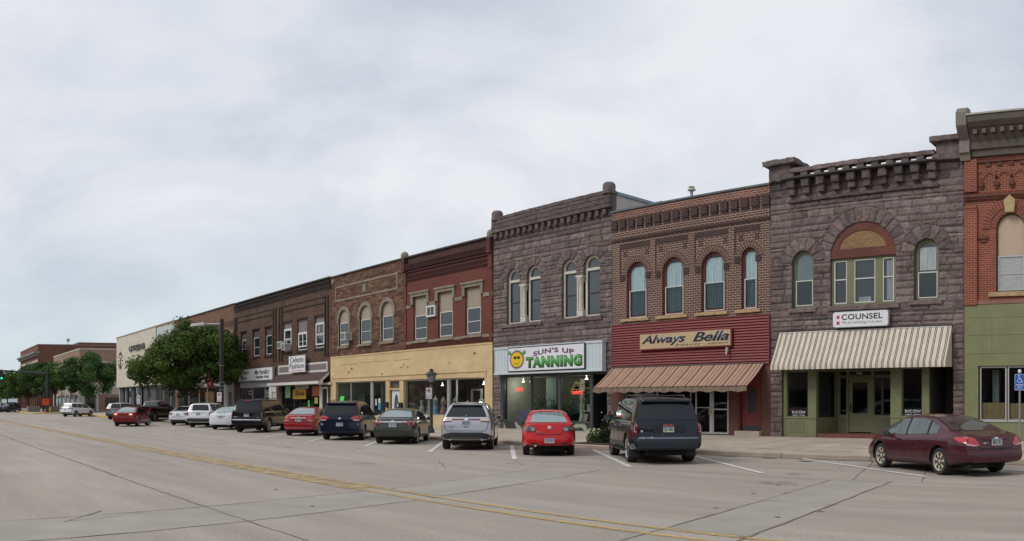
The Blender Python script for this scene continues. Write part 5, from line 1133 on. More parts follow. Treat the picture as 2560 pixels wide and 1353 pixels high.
for i, (x, c, nm) in enumerate(((-58.9, (.05, .16, .18), 'teal'), (-58.2, (.12, .13, .16), 'grey blue'), (-57.6, (.22, .16, .10), 'khaki'), (-56.9, (.25, .05, .04), 'red'), (-55.3, (.35, .32, .12), 'mustard'))):
    t = thing('garment', nm+' garment hanging inside the small dark shop', 'garment', (x, YF+.9, 1.0)); g = MB(); g.prism([(x-.16, 1.0), (x+.16, 1.0), (x+.14, 1.5), (x+.26, 1.45), (x+.12, 1.72), (x+.05, 1.74), (x-.05, 1.74), (x-.12, 1.72), (x-.26, 1.45), (x-.14, 1.5)], YF+.85, YF+.97); g.build('shirt', pm('cloth '+nm, c, .85, var=.3), t)
P = thing('porch_roof', 'brown shingled lean-to porch roof with white fascia over the small shop', 'porch roof', (-56.8, 28, 3.0))
sh = pm('brown shingles', (0.085, 0.050, 0.045), .9, var=.3, scale=5, bump=.5, bscale=25)
g = MB()
for i in range(9):
    t0 = i/9; t1 = (i+1)/9
    g.hexa([(-61.1, 28.45-.88*t1, 3.92-.66*t1), (-52.42, 28.45-.88*t1, 3.92-.66*t1), (-52.42, 28.45-.88*t0, 3.92-.66*t0), (-61.1, 28.45-.88*t0, 3.92-.66*t0), (-61.1, 28.45-.88*t1, 3.96-.66*t1), (-52.42, 28.45-.88*t1, 3.96-.66*t1), (-52.42, 28.45-.88*t0, 3.94-.66*t0), (-61.1, 28.45-.88*t0, 3.94-.66*t0)])
g.build('shingles', sh, P)
g = MB(); g.box(-61.12, -52.40, 27.55, 27.60, 3.06, 3.26)
for x in (-61.12, -52.46): g.prismx([(27.60, 3.04), (27.60, 3.25), (28.43, 3.90), (28.43, 3.72), (27.95, 3.30), (27.9, 3.04)], x, x+.06)
g.box(-61.05, -52.47, 27.62, 28.4, 3.05, 3.09); g.box(-53.9, -52.0, 28.30, 28.42, 3.0, 3.16); g.build('fascia', whitetrim, P)
s = thing('shop_sign', 'white upright sign with black old-style lettering above the porch roof', 'sign', (-57.0, 28.2, 4.0)); part('sign_board', greytrim, s, (-58.43, -55.62, 28.16, 28.22, 4.0, 5.28)); part('sign_face', whitem, s, (-58.40, -55.65, 28.15, 28.16, 4.03, 5.25))
text('Celeste', 'lettering', bkl, s, (-58.2, -55.9, 4.77, 5.17), 28.15, bold=.012, ext=.004); text('Fashion', 'lettering', bkl, s, (-58.25, -55.8, 4.30, 4.70), 28.15, bold=.012, ext=.004); text('MONEY TRANSFERS', 'lettering', MATS['sign red'], s, (-57.9, -56.1, 4.10, 4.19), 28.15, bold=.01, ext=.003)

# ================================================================ light brown brick building behind the street tree
X0, X1 = -87.6, -70.37
B = thing('brick_building', 'light brown brick building half hidden behind the big street tree', 'building', ((X0+X1)/2, YF, .3))
shell(B, X0, X1, 10.3, depth=24)
outer = [(X0, .3), (-86.8, .3), (-86.8, 3.3), (-73.4, 3.3), (-73.4, .3), (X1, .3), (X1, 10.6), (X0, 10.6)]
bwn = [(-72.95, -70.85), (-77.8, -75.9), (-82.4, -80.4), (-86.6, -84.9)]
wall('front_wall', brownbrick, B, outer, [rect(a, b, 5.6, 8.0) for a, b in bwn], YF, .22)
part('dark_brick_band', brick('maroon brown brick', (0.10, 0.045, 0.035), (0.08, 0.036, 0.03), (0.08, 0.05, 0.04), ms=.007), B, (X0+.01, X1-.01, YF-.03, YF, 8.75, 9.2), (X0+.01, -73.3, YF-.03, YF, 8.1, 8.74))
part('limestone_trim', limestone, B, *[(a-.3, b+.3, YF-.08, YF, 8.02, 8.35) for a, b in bwn], *[(a-.2, b+.2, YF-.08, YF, 5.4, 5.58) for a, b in bwn])
for a, b in bwn: window(B, a, b, 5.6, 8.0, rec=.1, frame=darkmetal, fw=.08, glass=winglass, midz=6.8)
part('coping', MATS['weathered coping'], B, (X0-.02, X1+.02, YF-.10, YF+.35, 10.602, 10.70))
part('shop_fascia', pm('mauve grey fascia', (0.33, 0.30, 0.29), .7), B, (-86.8, -73.4, YF-.12, YF+.1, 3.3, 4.5)); part('shop_pier', pm('grey painted pier', (0.27, 0.28, 0.27), .7), B, (-73.4, -71.9, YF-.02, YF+.2, .3, 4.4), (-71.0, -70.40, YF-.02, YF+.2, .3, 4.4), (-71.9, -71.0, YF-.02, YF+.2, 2.7, 4.4)); part('door', darkmetal, B, (-71.9, -71.0, YF+.06, YF+.1, .4, 2.7))
for a, b in ((-86.7, -83.4), (-83.3, -80.2), (-80.1, -77.8), (-77.7, -73.5)): pane(B, a, b, .8, 3.28, YF+.1, frame=alu, fw=.05)
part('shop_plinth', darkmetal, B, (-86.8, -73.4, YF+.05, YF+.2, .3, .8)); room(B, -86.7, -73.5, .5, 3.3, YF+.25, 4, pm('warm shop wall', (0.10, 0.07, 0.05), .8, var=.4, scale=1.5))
poster('orange poster of clothing in the window behind the tree', -78.6, -76.0, 1.5, 2.8, YF+.16, (.35, .16, .05)); t = mannequin('mannequin in a pale blue shirt in the window behind the white crossover', -74.6, YF+.8, .75, (.22, .32, .42))
s = thing('shop_sign', 'round red shop sign partly hidden by the tree crown', 'sign', (-76.3, 28.2, 3.6)); g = MB(); g.lathe([(.02, 28.2), (.95, 28.2), (.95, 28.36), (.02, 28.36)], (-76.3, 0, 4.15), 24, axis='y'); g.build('sign_disc', pm('sign crimson', (0.35, 0.03, 0.05), .5, var=.05), s)

# ================================================================ cream building on the corner
X0, X1 = -113.55, -87.62
B = thing('corner_building', 'cream blank-walled corner building with a big clock and dark lettering', 'building', ((X0+X1)/2, YF, .3))
shell(B, X0, X1, 10.3, side=creambrick, depth=30)
Yc = YF-.15
part('front_wall', creambrick, B, (X0, X1-6.9, Yc, YF+.25, 3.82, 10.62), (X1-6.9, X1, Yc+.08, YF+.25, 3.82, 10.62))
part('coping', pm('tan metal coping', (0.36, 0.27, 0.20), .6), B, (X0-.05, X1+.05, Yc-.06, YF+.3, 10.62, 10.76)); part('soffit', pm('soffit', (0.12, 0.11, 0.10), .8), B, (X0, X1, Yc+.02, YF+1.2, 3.74, 3.815))
g = MB()
for i in range(6): x = X1-6.7+i*1.08; g.box(x, x+1.02, Yc+.03, Yc+.078, 8.65, 10.45); g.box(x, x+1.02, Yc+.03, Yc+.078, 6.7, 8.55)
g.build('metal_panels', pm('pale green white panel', (0.50, 0.54, 0.50), .6, var=.05), B)
part('panel_joint', darkmetal, B, (X1-6.9, X1-.1, Yc+.04, Yc+.079, 8.55, 8.65), (X1-6.87, X1-6.78, Yc, Yc+.08, 3.9, 10.6))
text('CITIZENS', 'wall_lettering', darkmetal, B, (-106.4, -99.0, 8.35, 9.05), Yc-.1, bold=.02, ext=.08); text('First', 'wall_lettering', darkmetal, B, (-106.4, -103.5, 6.4, 7.2), Yc-.1, bold=.02, ext=.08)
ck = thing('wall_clock', 'large clock of dark bars without a face on the cream corner wall', 'clock', (-111.2, Yc, 6.2))
g = MB()
for k in range(12):
    a = 2*pi*k/12; r0, r1 = .78, 1.22; px_, pz_ = sin(a), cos(a); nx_, nz_ = cos(a)*.055, -sin(a)*.055
    g.prism([(-111.25+px_*r0-nx_, 7.45+pz_*r0-nz_), (-111.25+px_*r0+nx_, 7.45+pz_*r0+nz_), (-111.25+px_*r1+nx_, 7.45+pz_*r1+nz_), (-111.25+px_*r1-nx_, 7.45+pz_*r1-nz_)], Yc-.08, Yc-.02)
g.build('hour_mark', darkmetal, ck)
for a, l in ((radians(40), .55), (radians(185), .85)):
    g = MB(); n_ = (cos(a)*.05, -sin(a)*.05); g.prism([(-111.25-n_[0], 7.45-n_[1]), (-111.25+n_[0], 7.45+n_[1]), (-111.25+sin(a)*l+n_[0], 7.45+cos(a)*l+n_[1]), (-111.25+sin(a)*l-n_[0], 7.45+cos(a)*l-n_[1])], Yc-.09, Yc-.02); g.build('clock_hand', darkmetal, ck)
dst = pm('dark grey stone', (0.055, 0.058, 0.065), .7, var=.2, scale=3)
part('lower_wall', dst, B, *[(x, x+w_, YF+.3, YF+.6, .3, 3.8) for x, w_ in ((-113.4, 1.9), (-110.2, .9), (-107.5, 1.6), (-103.6, 1.5))]); part('lower_wall', brick('grey slate brick', (0.10, 0.10, 0.105), (0.07, 0.07, 0.075), (0.04, 0.04, 0.04), bw=.5, bh=.1), B, (-101.4, -99.6, YF+.3, YF+.6, .3, 3.8), (-98.2, -95.9, YF+.3, YF+.6, .3, 3.8), (-103.0, -102.1, YF+.28, YF+.6, .3, 3.8))
for a, b in ((-111.5, -110.2), (-109.3, -107.5), (-105.9, -103.6), (-99.6, -98.2)): window(B, a, b, .6, 3.7, Y=YF+.3, rec=.1, frame=greytrim if a > -100 else darkmetal, fw=.06, midz=2.2)
for a, b in ((-95.8, -93.3), (-93.2, -90.5), (-90.4, -87.8)): pane(B, a, b, .4, 3.7, YF+.4, mat=pm('dark bank glass', (0.012, 0.012, 0.014), .15, var=.1, spec=.3), frame=alu, fw=.06)
# corner posts in front of it
for x, nm in ((-110.0, 'pale bollard nearest the corner of the dark-based building'), (-107.4, 'pale bollard between the corner and the second lamp')):
    g = MB(); g.lathe([(.09, .3), (.09, 1.45), (.05, 1.52), (.01, 1.54)], (x, 27.4, 0), 10); tag(g.build('bollard', greytrim, None), nm, 'bollard', 'bollards by the corner building')

# ================================================================ beyond the cross street
X1 = -140.1
B = thing('tan_building', 'low tan brick building with pale stone bands beyond the cross street', 'building', (-153, YF, .3))
tanb = pm('tan brown brick wall', (0.30, 0.20, 0.14), .85, var=.12, scale=2, bump=.2)
b_ = MB(); b_.box(-166, X1, YF, 62, .3, 10.75); b_.build('wall', tanb, B)
part('stone_band', pm('pale stone band', (0.50, 0.46, 0.38), .8, var=.08), B, (-166.05, X1+.05, YF-.06, 62.05, 10.75, 10.98), (-166.03, X1+.04, YF-.05, 62.03, 8.55, 8.8), (-166.06, X1+.06, YF-.07, 62.06, 3.1, 5.1))
part('white_front', pm('white painted pilaster', (0.55, 0.54, 0.50), .7), B, *[(-165.8+i*4.2, -165.0+i*4.2, YF-.12, YF, .3, 3.2) for i in range(7)], (X1, X1+.08, YF+.0, YF+.9, .3, 3.2), (X1+.01, X1+.08, YF+8, 62, .3, 3.15), (X1, X1+.09, YF+2.9, YF+3.3, .3, 3.2))
for i in range(6): window(B, -164.9+i*4.2, -161.9+i*4.2, .6, 3.0, Y=YF-.05, rec=.0, frame=greytrim, fw=.1, midz=2.2)
part('side_window', winglass, B, (X1+.01, X1+.1, YF+1.1, YF+2.6, .8, 3.1), (X1+.01, X1+.1, YF+4.5, YF+7.0, .9, 2.6), (X1+.01, X1+.1, YF+10.5, YF+13, 1.0, 2.6))
part('roof_unit', greytrim, B, (-150, -146, 44, 48, 10.8, 13.0))
B = thing('brick_building', 'distant three-storey red brick building with a projecting cornice at far left', 'building', (-200, YF, .3))
b_ = MB(); b_.box(-217, -187, YF, 62, .3, 14.7); b_.build('wall', farbrick, B)
part('cornice', pm('grey stone cornice', (0.22, 0.19, 0.17), .8), B, (-217.4, -186.6, YF-.9, YF+.6, 12.8, 13.25), (-217.2, -186.9, YF-.5, YF+.3, 12.3, 12.8), (-217.05, -186.95, YF-.1, 62.1, 14.7, 14.9)); part('stone_band', MATS['pale stone band'], B, (-217, -186.98, YF-.06, YF+.02, 10.9, 11.4))
for i in range(9): window(B, -215.8+i*3.2, -213.9+i*3.2, 6.5, 10.8, Y=YF, rec=-.02, frame=darkmetal, fw=.12, midz=8.5)
part('pilaster', farbrick, B, *[(-213.8+i*3.2, -212.8+i*3.2, YF-.25, YF, .3, 10.9) for i in range(9)]); part('roof_house', farbrick, B, (-213, -198, 40, 55, 14.9, 16.2))
# satellite dish on that roof
t = thing('satellite_dish', 'pale satellite dish on the roof of the distant brick building', 'satellite dish', (-190.2, 36.0, 14.9)); g = MB(); g.lathe([(.02, .14), (.26, .08), (.42, 0.0), (.41, 0.0), (.24, .06), (.02, .11)], (0, 0, 0), 16, axis='x'); g.v = [(-190+x, 36.0+y, 16.1+z) for x, y, z in g.v]; g.build('dish', greytrim, t, smooth=50); g = MB(); g.tube([(-190.2, 36.0, 14.9), (-190.1, 36.0, 16.1)], .08, 6); g.build('mast', greytrim, t)
for x0, x1, h, c, l in ((-262, -222, 9.5, (0.24, 0.13, 0.09), 'low brown building beyond the distant brick one, behind trees'), (-330, -268, 8.5, (0.35, 0.30, 0.24), 'pale low building farthest down the street')):
    B = thing('far_building', l, 'building', ((x0+x1)/2, YF, .3)); part('wall', pm('far wall %.2f' % c[0], c, .85, var=.1, scale=.5), B, (x0, x1, YF, 60, .3, h)); part('coping', limestone, B, (x0-.1, x1+.1, YF-.15, 60.1, h, h+.25)); part('awning_band', greenpaint, B, (x0+1, x1-1, YF-1.2, YF, 2.9, 3.4)); part('shop_window', winglass, B, (x0+1, x1-1, YF-.05, YF, .7, 2.8))

# ================================================================ red brick over green, at the right edge
X0, X1 = -9.41, 2.6
B = thing('brick_building', 'bright red brick building with brown metal cornice above a green painted front', 'building', ((X0+X1)/2, YF, .3))
shell(B, X0, X1, 11.0, depth=22)
GW = [(-8.26, -7.20), (-5.3, -4.2), (-2.4, -1.3)]
wall('front_wall', orangebrick, B, rect(X0+.004, X1, 5.18, 11.2), [arch(a, b, 5.62, 7.85) for a, b in GW], YF, .24)
g = MB(); g.box(X0+.006, -8.93, YF-.10, YF, 5.18, 8.62); g.box(X0+.006, -8.93, YF-.11, YF, 9.2, 10.35); g.box(X0+.006, -8.95, YF-.12, YF, 8.60, 8.70)
g.box(-8.9, X1, YF-.03, YF, 9.86, 10.3)
g.build('pilaster', orangebrick, B)
dk2 = brick('dark red corbel brick', (0.13, 0.035, 0.022), (0.10, 0.028, 0.02), (0.16, 0.10, 0.07), ms=.007)
g = MB(); g.box(X0+.006, X1, YF-.13, YF, 8.98, 9.10); g.box(X0+.006, X1, YF-.09, YF, 8.90, 8.98); g.box(-8.9, X1, YF-.11, YF, 10.20, 10.28)
for i in range(22): g.box(-8.62+i*.42, -8.44+i*.42, YF-.08, YF, 10.05, 10.20)
for i in range(20):
    x = -8.86+i*.555; g.box(x-.01, x+.17, YF-.10, YF, 9.36, 9.50); g.box(x+.02, x+.14, YF-.07, YF, 9.28, 9.36)
for a, b in GW: g.box(a-.62, a-.28, YF-.09, YF, 7.50, 7.62); g.box(b+.28, b+.62, YF-.09, YF, 7.50, 7.62); g.box(a-.56, a-.34, YF-.06, YF, 7.40, 7.50)
g.build('corbel', dk2, B)
ab = pm('radial red brick', (0.19, 0.042, 0.026), .85, var=.3, scale=9); aj = pm('light mortar', (0.32, 0.22, 0.16), .9)
for i in range(19): arch_bricks(B, -8.50+i*.555, 9.62, .19, 1, .13, 8, YF, .04, ab, aj)
for a, b in GW:
    c = (a+b)/2; arch_bricks(B, c, 7.85, .56, 1, .16, 18, YF, .02, ab, aj); arch_bricks(B, c, 7.85, .74, 1, .30, 24, YF, .05, ab, aj)
    g = MB(); g.prism([(c-.16, 8.38), (c+.16, 8.38), (c+.21, 8.82), (c+.10, 8.90), (c, 9.0), (c-.10, 8.90), (c-.21, 8.82)], YF-.14, YF); g.build('keystone', pm('buff keystone', (0.42, 0.31, 0.16), .8, var=.1), B, bevel=.01)
    window(B, a, b, 5.62, None, zs=7.85, rec=.12, frame=brownmetal, fw=.05, boardz=6.90, board=pm('peach board', (0.47, 0.35, 0.26), .7, var=.05), sash=greytrim, glass=pm('blind behind glass', (0.36, 0.38, 0.37), .25, var=.2, scale=3, stretch=(1, 1, 14)), sill=None)
part('stone_sill', sandsill, B, *[(a-.26, b+.20, YF-.09, YF+.1, 5.45, 5.61) for a, b in GW], bevel=.01)
part('sill_course', pm('pinkish brick course', (0.24, 0.12, 0.09), .85, var=.2, scale=8), B, (-8.93, X1, YF-.05, YF, 5.20, 5.34))
g = MB(); g.prismx([(YF, 10.42), (YF-.10, 10.42), (YF-.12, 10.62), (YF-.20, 10.66), (YF-.22, 10.9), (YF-.45, 11.30), (YF-.50, 11.34), (YF-.62, 11.50), (YF-.64, 11.70), (YF, 11.72)], X0+.28, X1)
for i in range(34): g.box(-8.95+i*.33, -8.80+i*.33, YF-.52, YF-.30, 11.10, 11.26)
g.build('cornice', brownmetal, B)
g = MB(); g.prismx([(YF, 10.30), (YF-.16, 10.30), (YF-.20, 10.5), (YF-.28, 10.56), (YF-.26, 11.0), (YF-.5, 11.2), (YF-.66, 11.4), (YF-.68, 11.85), (YF-.5, 12.05), (YF-.2, 12.08), (YF, 11.9)], X0-.12, X0+.26); g.build('cornice_end', pm('brown grey painted metal', (0.17, 0.145, 0.115), .6, var=.12), B, smooth=30)
part('cornice_coping', pm('light metal coping', (0.33, 0.32, 0.28), .5), B, (X0+.26, X1, YF-.68, YF+.3, 11.72, 11.78))
outer = [(X0+.002, .3), (-8.90, .3), (-8.90, 3.02), (-2.0, 3.02), (-2.0, .3), (X1, .3), (X1, 5.18), (X0+.002, 5.18)]
wall('lower_wall', greenwall, B, outer, [], YF-.05, .35); part('plinth', greenwall, B, (-8.90, -2.0, YF+.0, YF+.3, .3, 1.05))
g = MB(); [g.box(X0+.1, X1, YF-.054, YF-.049, z, z+.012) for z in (3.45, 4.1, 4.72)]; [g.box(x, x+.012, YF-.054, YF-.049, 3.45, 4.72) for x in (-8.4, -6.2, -4.0)]; g.build('panel_joint', pm('green joint', (0.10, 0.115, 0.05), .8), B)
for a, b in ((-8.86, -7.88), (-7.84, -6.2), (-6.16, -4.2), (-4.16, -2.05)): pane(B, a, b, 1.08, 3.0, YF+.04, frame=alu, fw=.05)
part('window_ledge', greytrim, B, (-8.92, -2.0, YF-.03, YF+.1, 1.04, 1.085))
ply = pm('plywood', (0.33, 0.22, 0.11), .8, var=.18, scale=3, stretch=(4, 1, 1)); part('plywood_sheet', ply, B, (-8.84, -7.88, YF+.12, YF+.14, 1.05, 1.72), (-7.82, -6.2, YF+.12, YF+.14, 1.05, 1.70), (-6.1, -2.1, YF+.12, YF+.14, 1.05, 1.70))
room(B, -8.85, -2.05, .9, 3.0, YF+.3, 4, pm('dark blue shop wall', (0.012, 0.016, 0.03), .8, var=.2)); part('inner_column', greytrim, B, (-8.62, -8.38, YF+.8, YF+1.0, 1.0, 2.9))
# ================================================================ vehicles
def lerp(pts, x):
    if x <= pts[0][0]: return pts[0][1]
    for (a, p), (b, q) in zip(pts, pts[1:]):
        if x <= b: return p+(q-p)*(x-a)/(b-a) if b > a else q
    return pts[-1][1]
def smoothed(pts, s=.09):
    return lambda x: sum(lerp(pts, x+s*k/3)*w_ for k, w_ in ((-3, .06), (-2, .13), (-1, .2), (0, .22), (1, .2), (2, .13), (3, .06)))
tyre_m = pm('tyre rubber', (0.022, 0.022, 0.023), .85, var=.15, scale=20, obj=True)
rim_m = pm('alloy rim', (0.48, 0.48, 0.47), .32, metal=.85, var=.05, obj=True)
rimdull = pm('dusty beige wheel cover', (0.46, 0.42, 0.33), .55, metal=.2, var=.12, scale=15, obj=True)
chrome = pm('chrome', (0.75, 0.76, 0.78), .12, metal=1.0, var=0)
plastic = pm('dark bumper plastic', (0.022, 0.022, 0.024), .6, var=.1, scale=10, obj=True)
under_m = pm('underbody', (0.008, 0.008, 0.008), .9, var=0)
carglass = pm('tinted car glass', (0.008, 0.011, 0.013), .04, var=0, ior=1.5)
lightglass = pm('clear car glass', (0.055, 0.075, 0.075), .05, var=.35, scale=2.5, obj=True, ior=1.8)
skyglass = pm('rear glass with painted sky reflection', (0.20, 0.265, 0.265), .06, var=.10, scale=1.5, obj=True, ior=2.1)  # pale base colour stands in for the sky's reflection
redlamp = pm('red lamp lens', (0.42, 0.012, 0.02), .12, var=.15, scale=25, coat=1, obj=True)
redlampd = pm('dark red lamp lens', (0.20, 0.010, 0.016), .12, var=.15, scale=25, coat=1, obj=True)
clearlamp = pm('clear lamp lens', (0.60, 0.52, 0.50), .15, var=.15, scale=25, coat=1, obj=True)
smokelamp = pm('smoked lamp lens', (0.07, 0.055, 0.055), .12, var=.2, scale=25, coat=1, obj=True)
seam_m = pm('panel gap', (0.004, 0.004, 0.004), .8, var=0)
plate_w, plate_y = pm('plate white', (0.62, 0.66, 0.68), .5, var=.05, obj=True), pm('plate pale green', (0.50, 0.56, 0.46), .5, var=.1, scale=8, obj=True)
def paint(name, col, metal=.35, rough=.32, dirt=0.0):
    return pm(name, col, rough, metal=metal, var=.04+dirt, scale=2.5 if dirt else 40, coat=(1.0 if min(col) > .1 else .55 if max(col) > .1 else .38) if not dirt else .7, obj=True, spec=.5 if min(col) > .1 else .3)

def make_wheel(car, x, y, r, w_, style, rim):
    sd = 1 if y > 0 else -1
    e = bpy.data.objects.new('wheel', None); C.objects.link(e); e.parent = car; e.location = (x, y-sd*w_/2, r)
    rr = r*style[1]
    g = MB(); h = w_/2
    g.lathe([(rr*.9, -h*.8), (rr, -h*.96), (r*.93, -h), (r*.985, -h*.82), (r, -h*.5), (r, h*.5), (r*.985, h*.82), (r*.93, h), (rr, h*.96), (rr*.9, h*.8)], (0, 0, 0), 32, axis='y')
    g.build('tyre', tyre_m, e, world=False, smooth=40)
    g = MB(); s = sd
    g.lathe([(rr*.92, s*h*.15), (rr*.93, s*h*.80), (rr*1.0, s*h*.93), (rr*.985, s*h*.97), (rr*.88, s*h*.82), (rr*.86, s*h*.25), (.02, s*h*.2)], (0, 0, 0), 32, axis='y')
    g.cur = 1; n = style[0]
    for k in range(n):
        a = 2*pi*k/n+.3
        def P(rad, off, yy): return (rad*cos(a)-off*sin(a), yy, rad*sin(a)+off*cos(a))
        wi, wo = rr*.10, rr*style[2]
        g.add([P(rr*.14, -wi, s*h*.78), P(rr*.93, -wo, s*h*.84), P(rr*.93, wo, s*h*.84), P(rr*.14, wi, s*h*.78), P(rr*.14, -wi, s*h*.5), P(rr*.93, -wo, s*h*.6), P(rr*.93, wo, s*h*.6), P(rr*.14, wi, s*h*.5)],
              [(0, 1, 2, 3), (0, 4, 5, 1), (3, 2, 6, 7), (1, 5, 6, 2)])
    g.lathe([(rr*.24, s*h*.55), (rr*.24, s*h*.80), (rr*.15, s*h*.86), (.01, s*h*.87)], (0, 0, 0), 14, axis='y')
    g.cur = 0
    # dark brake disc behind the spokes
    o = g.build('rim', [rim, rim], e, world=False, smooth=35)
    g = MB(); g.lathe([(.02, s*h*.22), (rr*.84, s*h*.24), (rr*.84, s*h*.26), (.02, s*h*.24)], (0, 0, 0), 20, axis='y'); g.build('brake_disc', seam_m, e, world=False)
    return e

class Car:
    """a vehicle in its own metres: x forward from the rear axle, y to its left, z up"""
    def __init__(s, name, label, group, loc, heading, body, L, W, H, wb, ro, top, belt, rearp, roofw, cabin, wheel=(.33, .22), ride=.20, arch_r=None, taper=(.10, .18), cab=None, bodyname='body', nosep=None, bottom=None, cat='car', paintmat=None):
        s.c = thing(name, label, cat, (loc[0], loc[1], 0.003), radians(heading), group); s.L, s.W, s.H, s.wb, s.ro = L, W, H, wb, ro
        s.paint = body; fx = L-ro; s.fx = fx
        ztop = smoothed(top); zb = smoothed(belt, .05); zbot = smoothed(bottom or [(-ro, ride+.12), (-ro+.35, ride), (fx-.4, ride-.02), (fx, ride+.06)], .1)
        s.ztop, s.zbelt, s.cabin, s.roofw = ztop, zb, cabin, roofw
        taps = lambda x: 1-taper[0]*max(0, (-ro+.75-x)/.75)**2.2-taper[1]*max(0, (x-(fx-.95))/.95)**2.2
        NP = nosep or [(0, .10), (.35, 0), (.55, .02), (.75, .14), (1.0, .35), (1.6, .5)]
        def section(x):
            w_ = W/2*taps(x); zt = ztop(x); be = min(zb(x), zt-.05); b0 = zbot(x); gh = max(zt-be, .03); full = max(.05, H-zb(x))
            k = min(1, max(0, gh/full)); ye = (w_*.925)*(1-k)+min(roofw, w_*.92)*k
            hgt = be-b0
            P = [(w_*.80, b0), (w_*.93, b0+.03), (w_*.975, b0+.10), (w_*.995, b0+hgt*.30), (w_, b0+hgt*.52), (w_*.997, b0+hgt*.72), (w_*.985, b0+hgt*.88), (w_*.962, be-.02), (w_*.93, be+.008)]
            sh = w_*.925
            for t, yy in ((.22, .12), (.45, .33), (.68, .56), (.86, .79)): P.append((sh+(ye-sh)*yy, be+gh*t))
            P.append((ye-.01*(1-k)-.012, be+gh*.955)); P.append((ye-.05, be+gh*.99))
            return P, zt
        nst = 64; NC = 12
        xs = [-ro+(L)*i/nst for i in range(nst+1)]
        # denser ends
        xs = sorted(set([round(v, 4) for v in xs]+[-ro+d for d in (.01, .03, .09)]+[fx-d for d in (.01, .03, .09)]))
        ys = [];  vs = []; fs = []; K = None
        def disp(x, y, z):
            if x < -ro+1.3:
                b = max(0, min(1, (-ro+1.3-x)/1.3))**1.2; dx_ = lerp(rearp, z)+.13*(abs(y)/(W/2))**3.0; x = x+dx_*b
            if x > fx-1.2:
                b = max(0, min(1, (x-(fx-1.2))/1.2))**1.3; dx_ = lerp(NP, z)+.28*(abs(y)/(W/2))**2.6; x = x-dx_*b
            return x
        rings = []
        for x in xs:
            P, zt = section(x); K = len(P); ring = []
            def put(y, z): vs.append((disp(x, y, z), y, z)); ring.append(len(vs)-1)
            crown = .010+.025*min(1, max(0, (zt-zb(x))/max(.05, H-zb(x))))
            for y, z in P: put(y, z)                       # up the left side
            ye, ze = P[-1]
            for j in range(1, NC): t = j/NC; y = ye*(1-2*t); put(y, ze+crown*(1-(2*t-1)**2)*min(1, (zt-ze+.02)/.03)+ (zt-ze)*.0)
            for y, z in reversed(P): put(-y, z)
            yb_, z_b = P[0]
            for j in range(1, NC): t = j/NC; put(-yb_*(1-2*t), z_b)
            rings.append(ring)
        m = len(rings[0])
        for a, b in zip(rings, rings[1:]):
            fs += [(a[i], a[(i+1) % m], b[(i+1) % m], b[i]) for i in range(m)]
        for ring, x, flip in ((rings[0], xs[0], 0), (rings[-1], xs[-1], 1)):
            rows = []
            for k in range(K):
                li, ri = ring[k], ring[K+NC-1+(K-1-k)]
                if k == 0: row = [li]+[ring[m-j] for j in range(1, NC)][:]+[ri]; row = [li]+list(reversed([ring[K+NC-1+K+j-1] for j in range(1, NC)]))+[ri]
                elif k == K-1: row = [li]+[ring[K+j-1] for j in range(1, NC)]+[ri]
                else:
                    row = [li]; y0, z0 = vs[li][1], vs[li][2]
                    P, _ = section(x)
                    for j in range(1, NC):
                        t = j/NC; y = y0*(1-2*t); zz = z0; vs.append((disp(x, y, zz), y, zz)); row.append(len(vs)-1)
                    row.append(ri)
                rows.append(row)
            for r0, r1 in zip(rows, rows[1:]):
                for j in range(NC): q = (r0[j], r0[j+1], r1[j+1], r1[j]); fs.append(q if not flip else q[::-1])
        me = bpy.data.meshes.new(bodyname); me.from_pydata(vs, [], fs)
        bm = bmesh.new(); bm.from_mesh(me); bmesh.ops.recalc_face_normals(bm, faces=bm.faces)
        s.bvh = BVHTree.FromBMesh(bm); bm.to_mesh(me); bm.free()
        me.materials.append(body); me.materials.append(under_m)
        # wheel arches
        rw, ww = wheel; ar = arch_r or rw*1.17; s.rw = rw
        tmp = bpy.data.objects.new(bodyname, me); C.objects.link(tmp)
        for k in range(4):
            ar *= 1+.004*k; cut = MB()
            for xx in (0, wb):
                for sd in (1, -1): cut.lathe([(ar, sd*(W/2-.337-.011*k)), (ar, sd*(W/2+.2+.01*k))], (xx+.0013*k, 0, rw+.01), 28+k, axis='y')
            co = cut.build('cut', under_m, None, world=False)
            bo = tmp.modifiers.new('b', 'BOOLEAN'); bo.operation = 'DIFFERENCE'; bo.object = co; bo.solver = 'EXACT'; bo.use_self = k > 0
            dg = bpy.context.evaluated_depsgraph_get(); dg.update()
            me2 = bpy.data.meshes.new_from_object(tmp.evaluated_get(dg)); me2.name = bodyname
            bq = bmesh.new(); bq.from_mesh(me2); vol = bq.calc_volume(signed=True); bq.free()
            tmp.modifiers.remove(bo); bpy.data.objects.remove(co)
            if vol > 0: break
        bpy.data.objects.remove(tmp)
        me2.materials.clear(); me2.materials.append(body); me2.materials.append(under_m)
        for p in me2.polygons:
            c = p.center; p.material_index = 0
            for xx in (0, wb):
                d = sqrt((c.x-xx)**2+(c.z-rw-.01)**2)
                if (d < ar+.004 and abs(c.y) < W/2-.05 and d > ar*.96 and abs(p.normal.y) < .5) or (d < ar and abs(abs(c.y)-(W/2-.35)) < .03): p.material_index = 1
            if p.normal.z < -.7 and c.z < ride+.2: p.material_index = 1
        fix_sharp(me2, 38)
        s.body = bpy.data.objects.new(bodyname, me2); C.objects.link(s.body); s.body.parent = s.c
        s.wheelargs = (rw, ww)
    def wheels(s, style=(5, .66, .13), rim=None, steer=0):
        rw, ww = s.wheelargs
        for x in (0, s.wb):
            for sd in (1, -1):
                e = make_wheel(s.c, x, sd*(s.W/2-.035), rw, ww, style, rim or rim_m)
                if x > 0 and steer: e.rotation_euler = (0, 0, radians(steer))
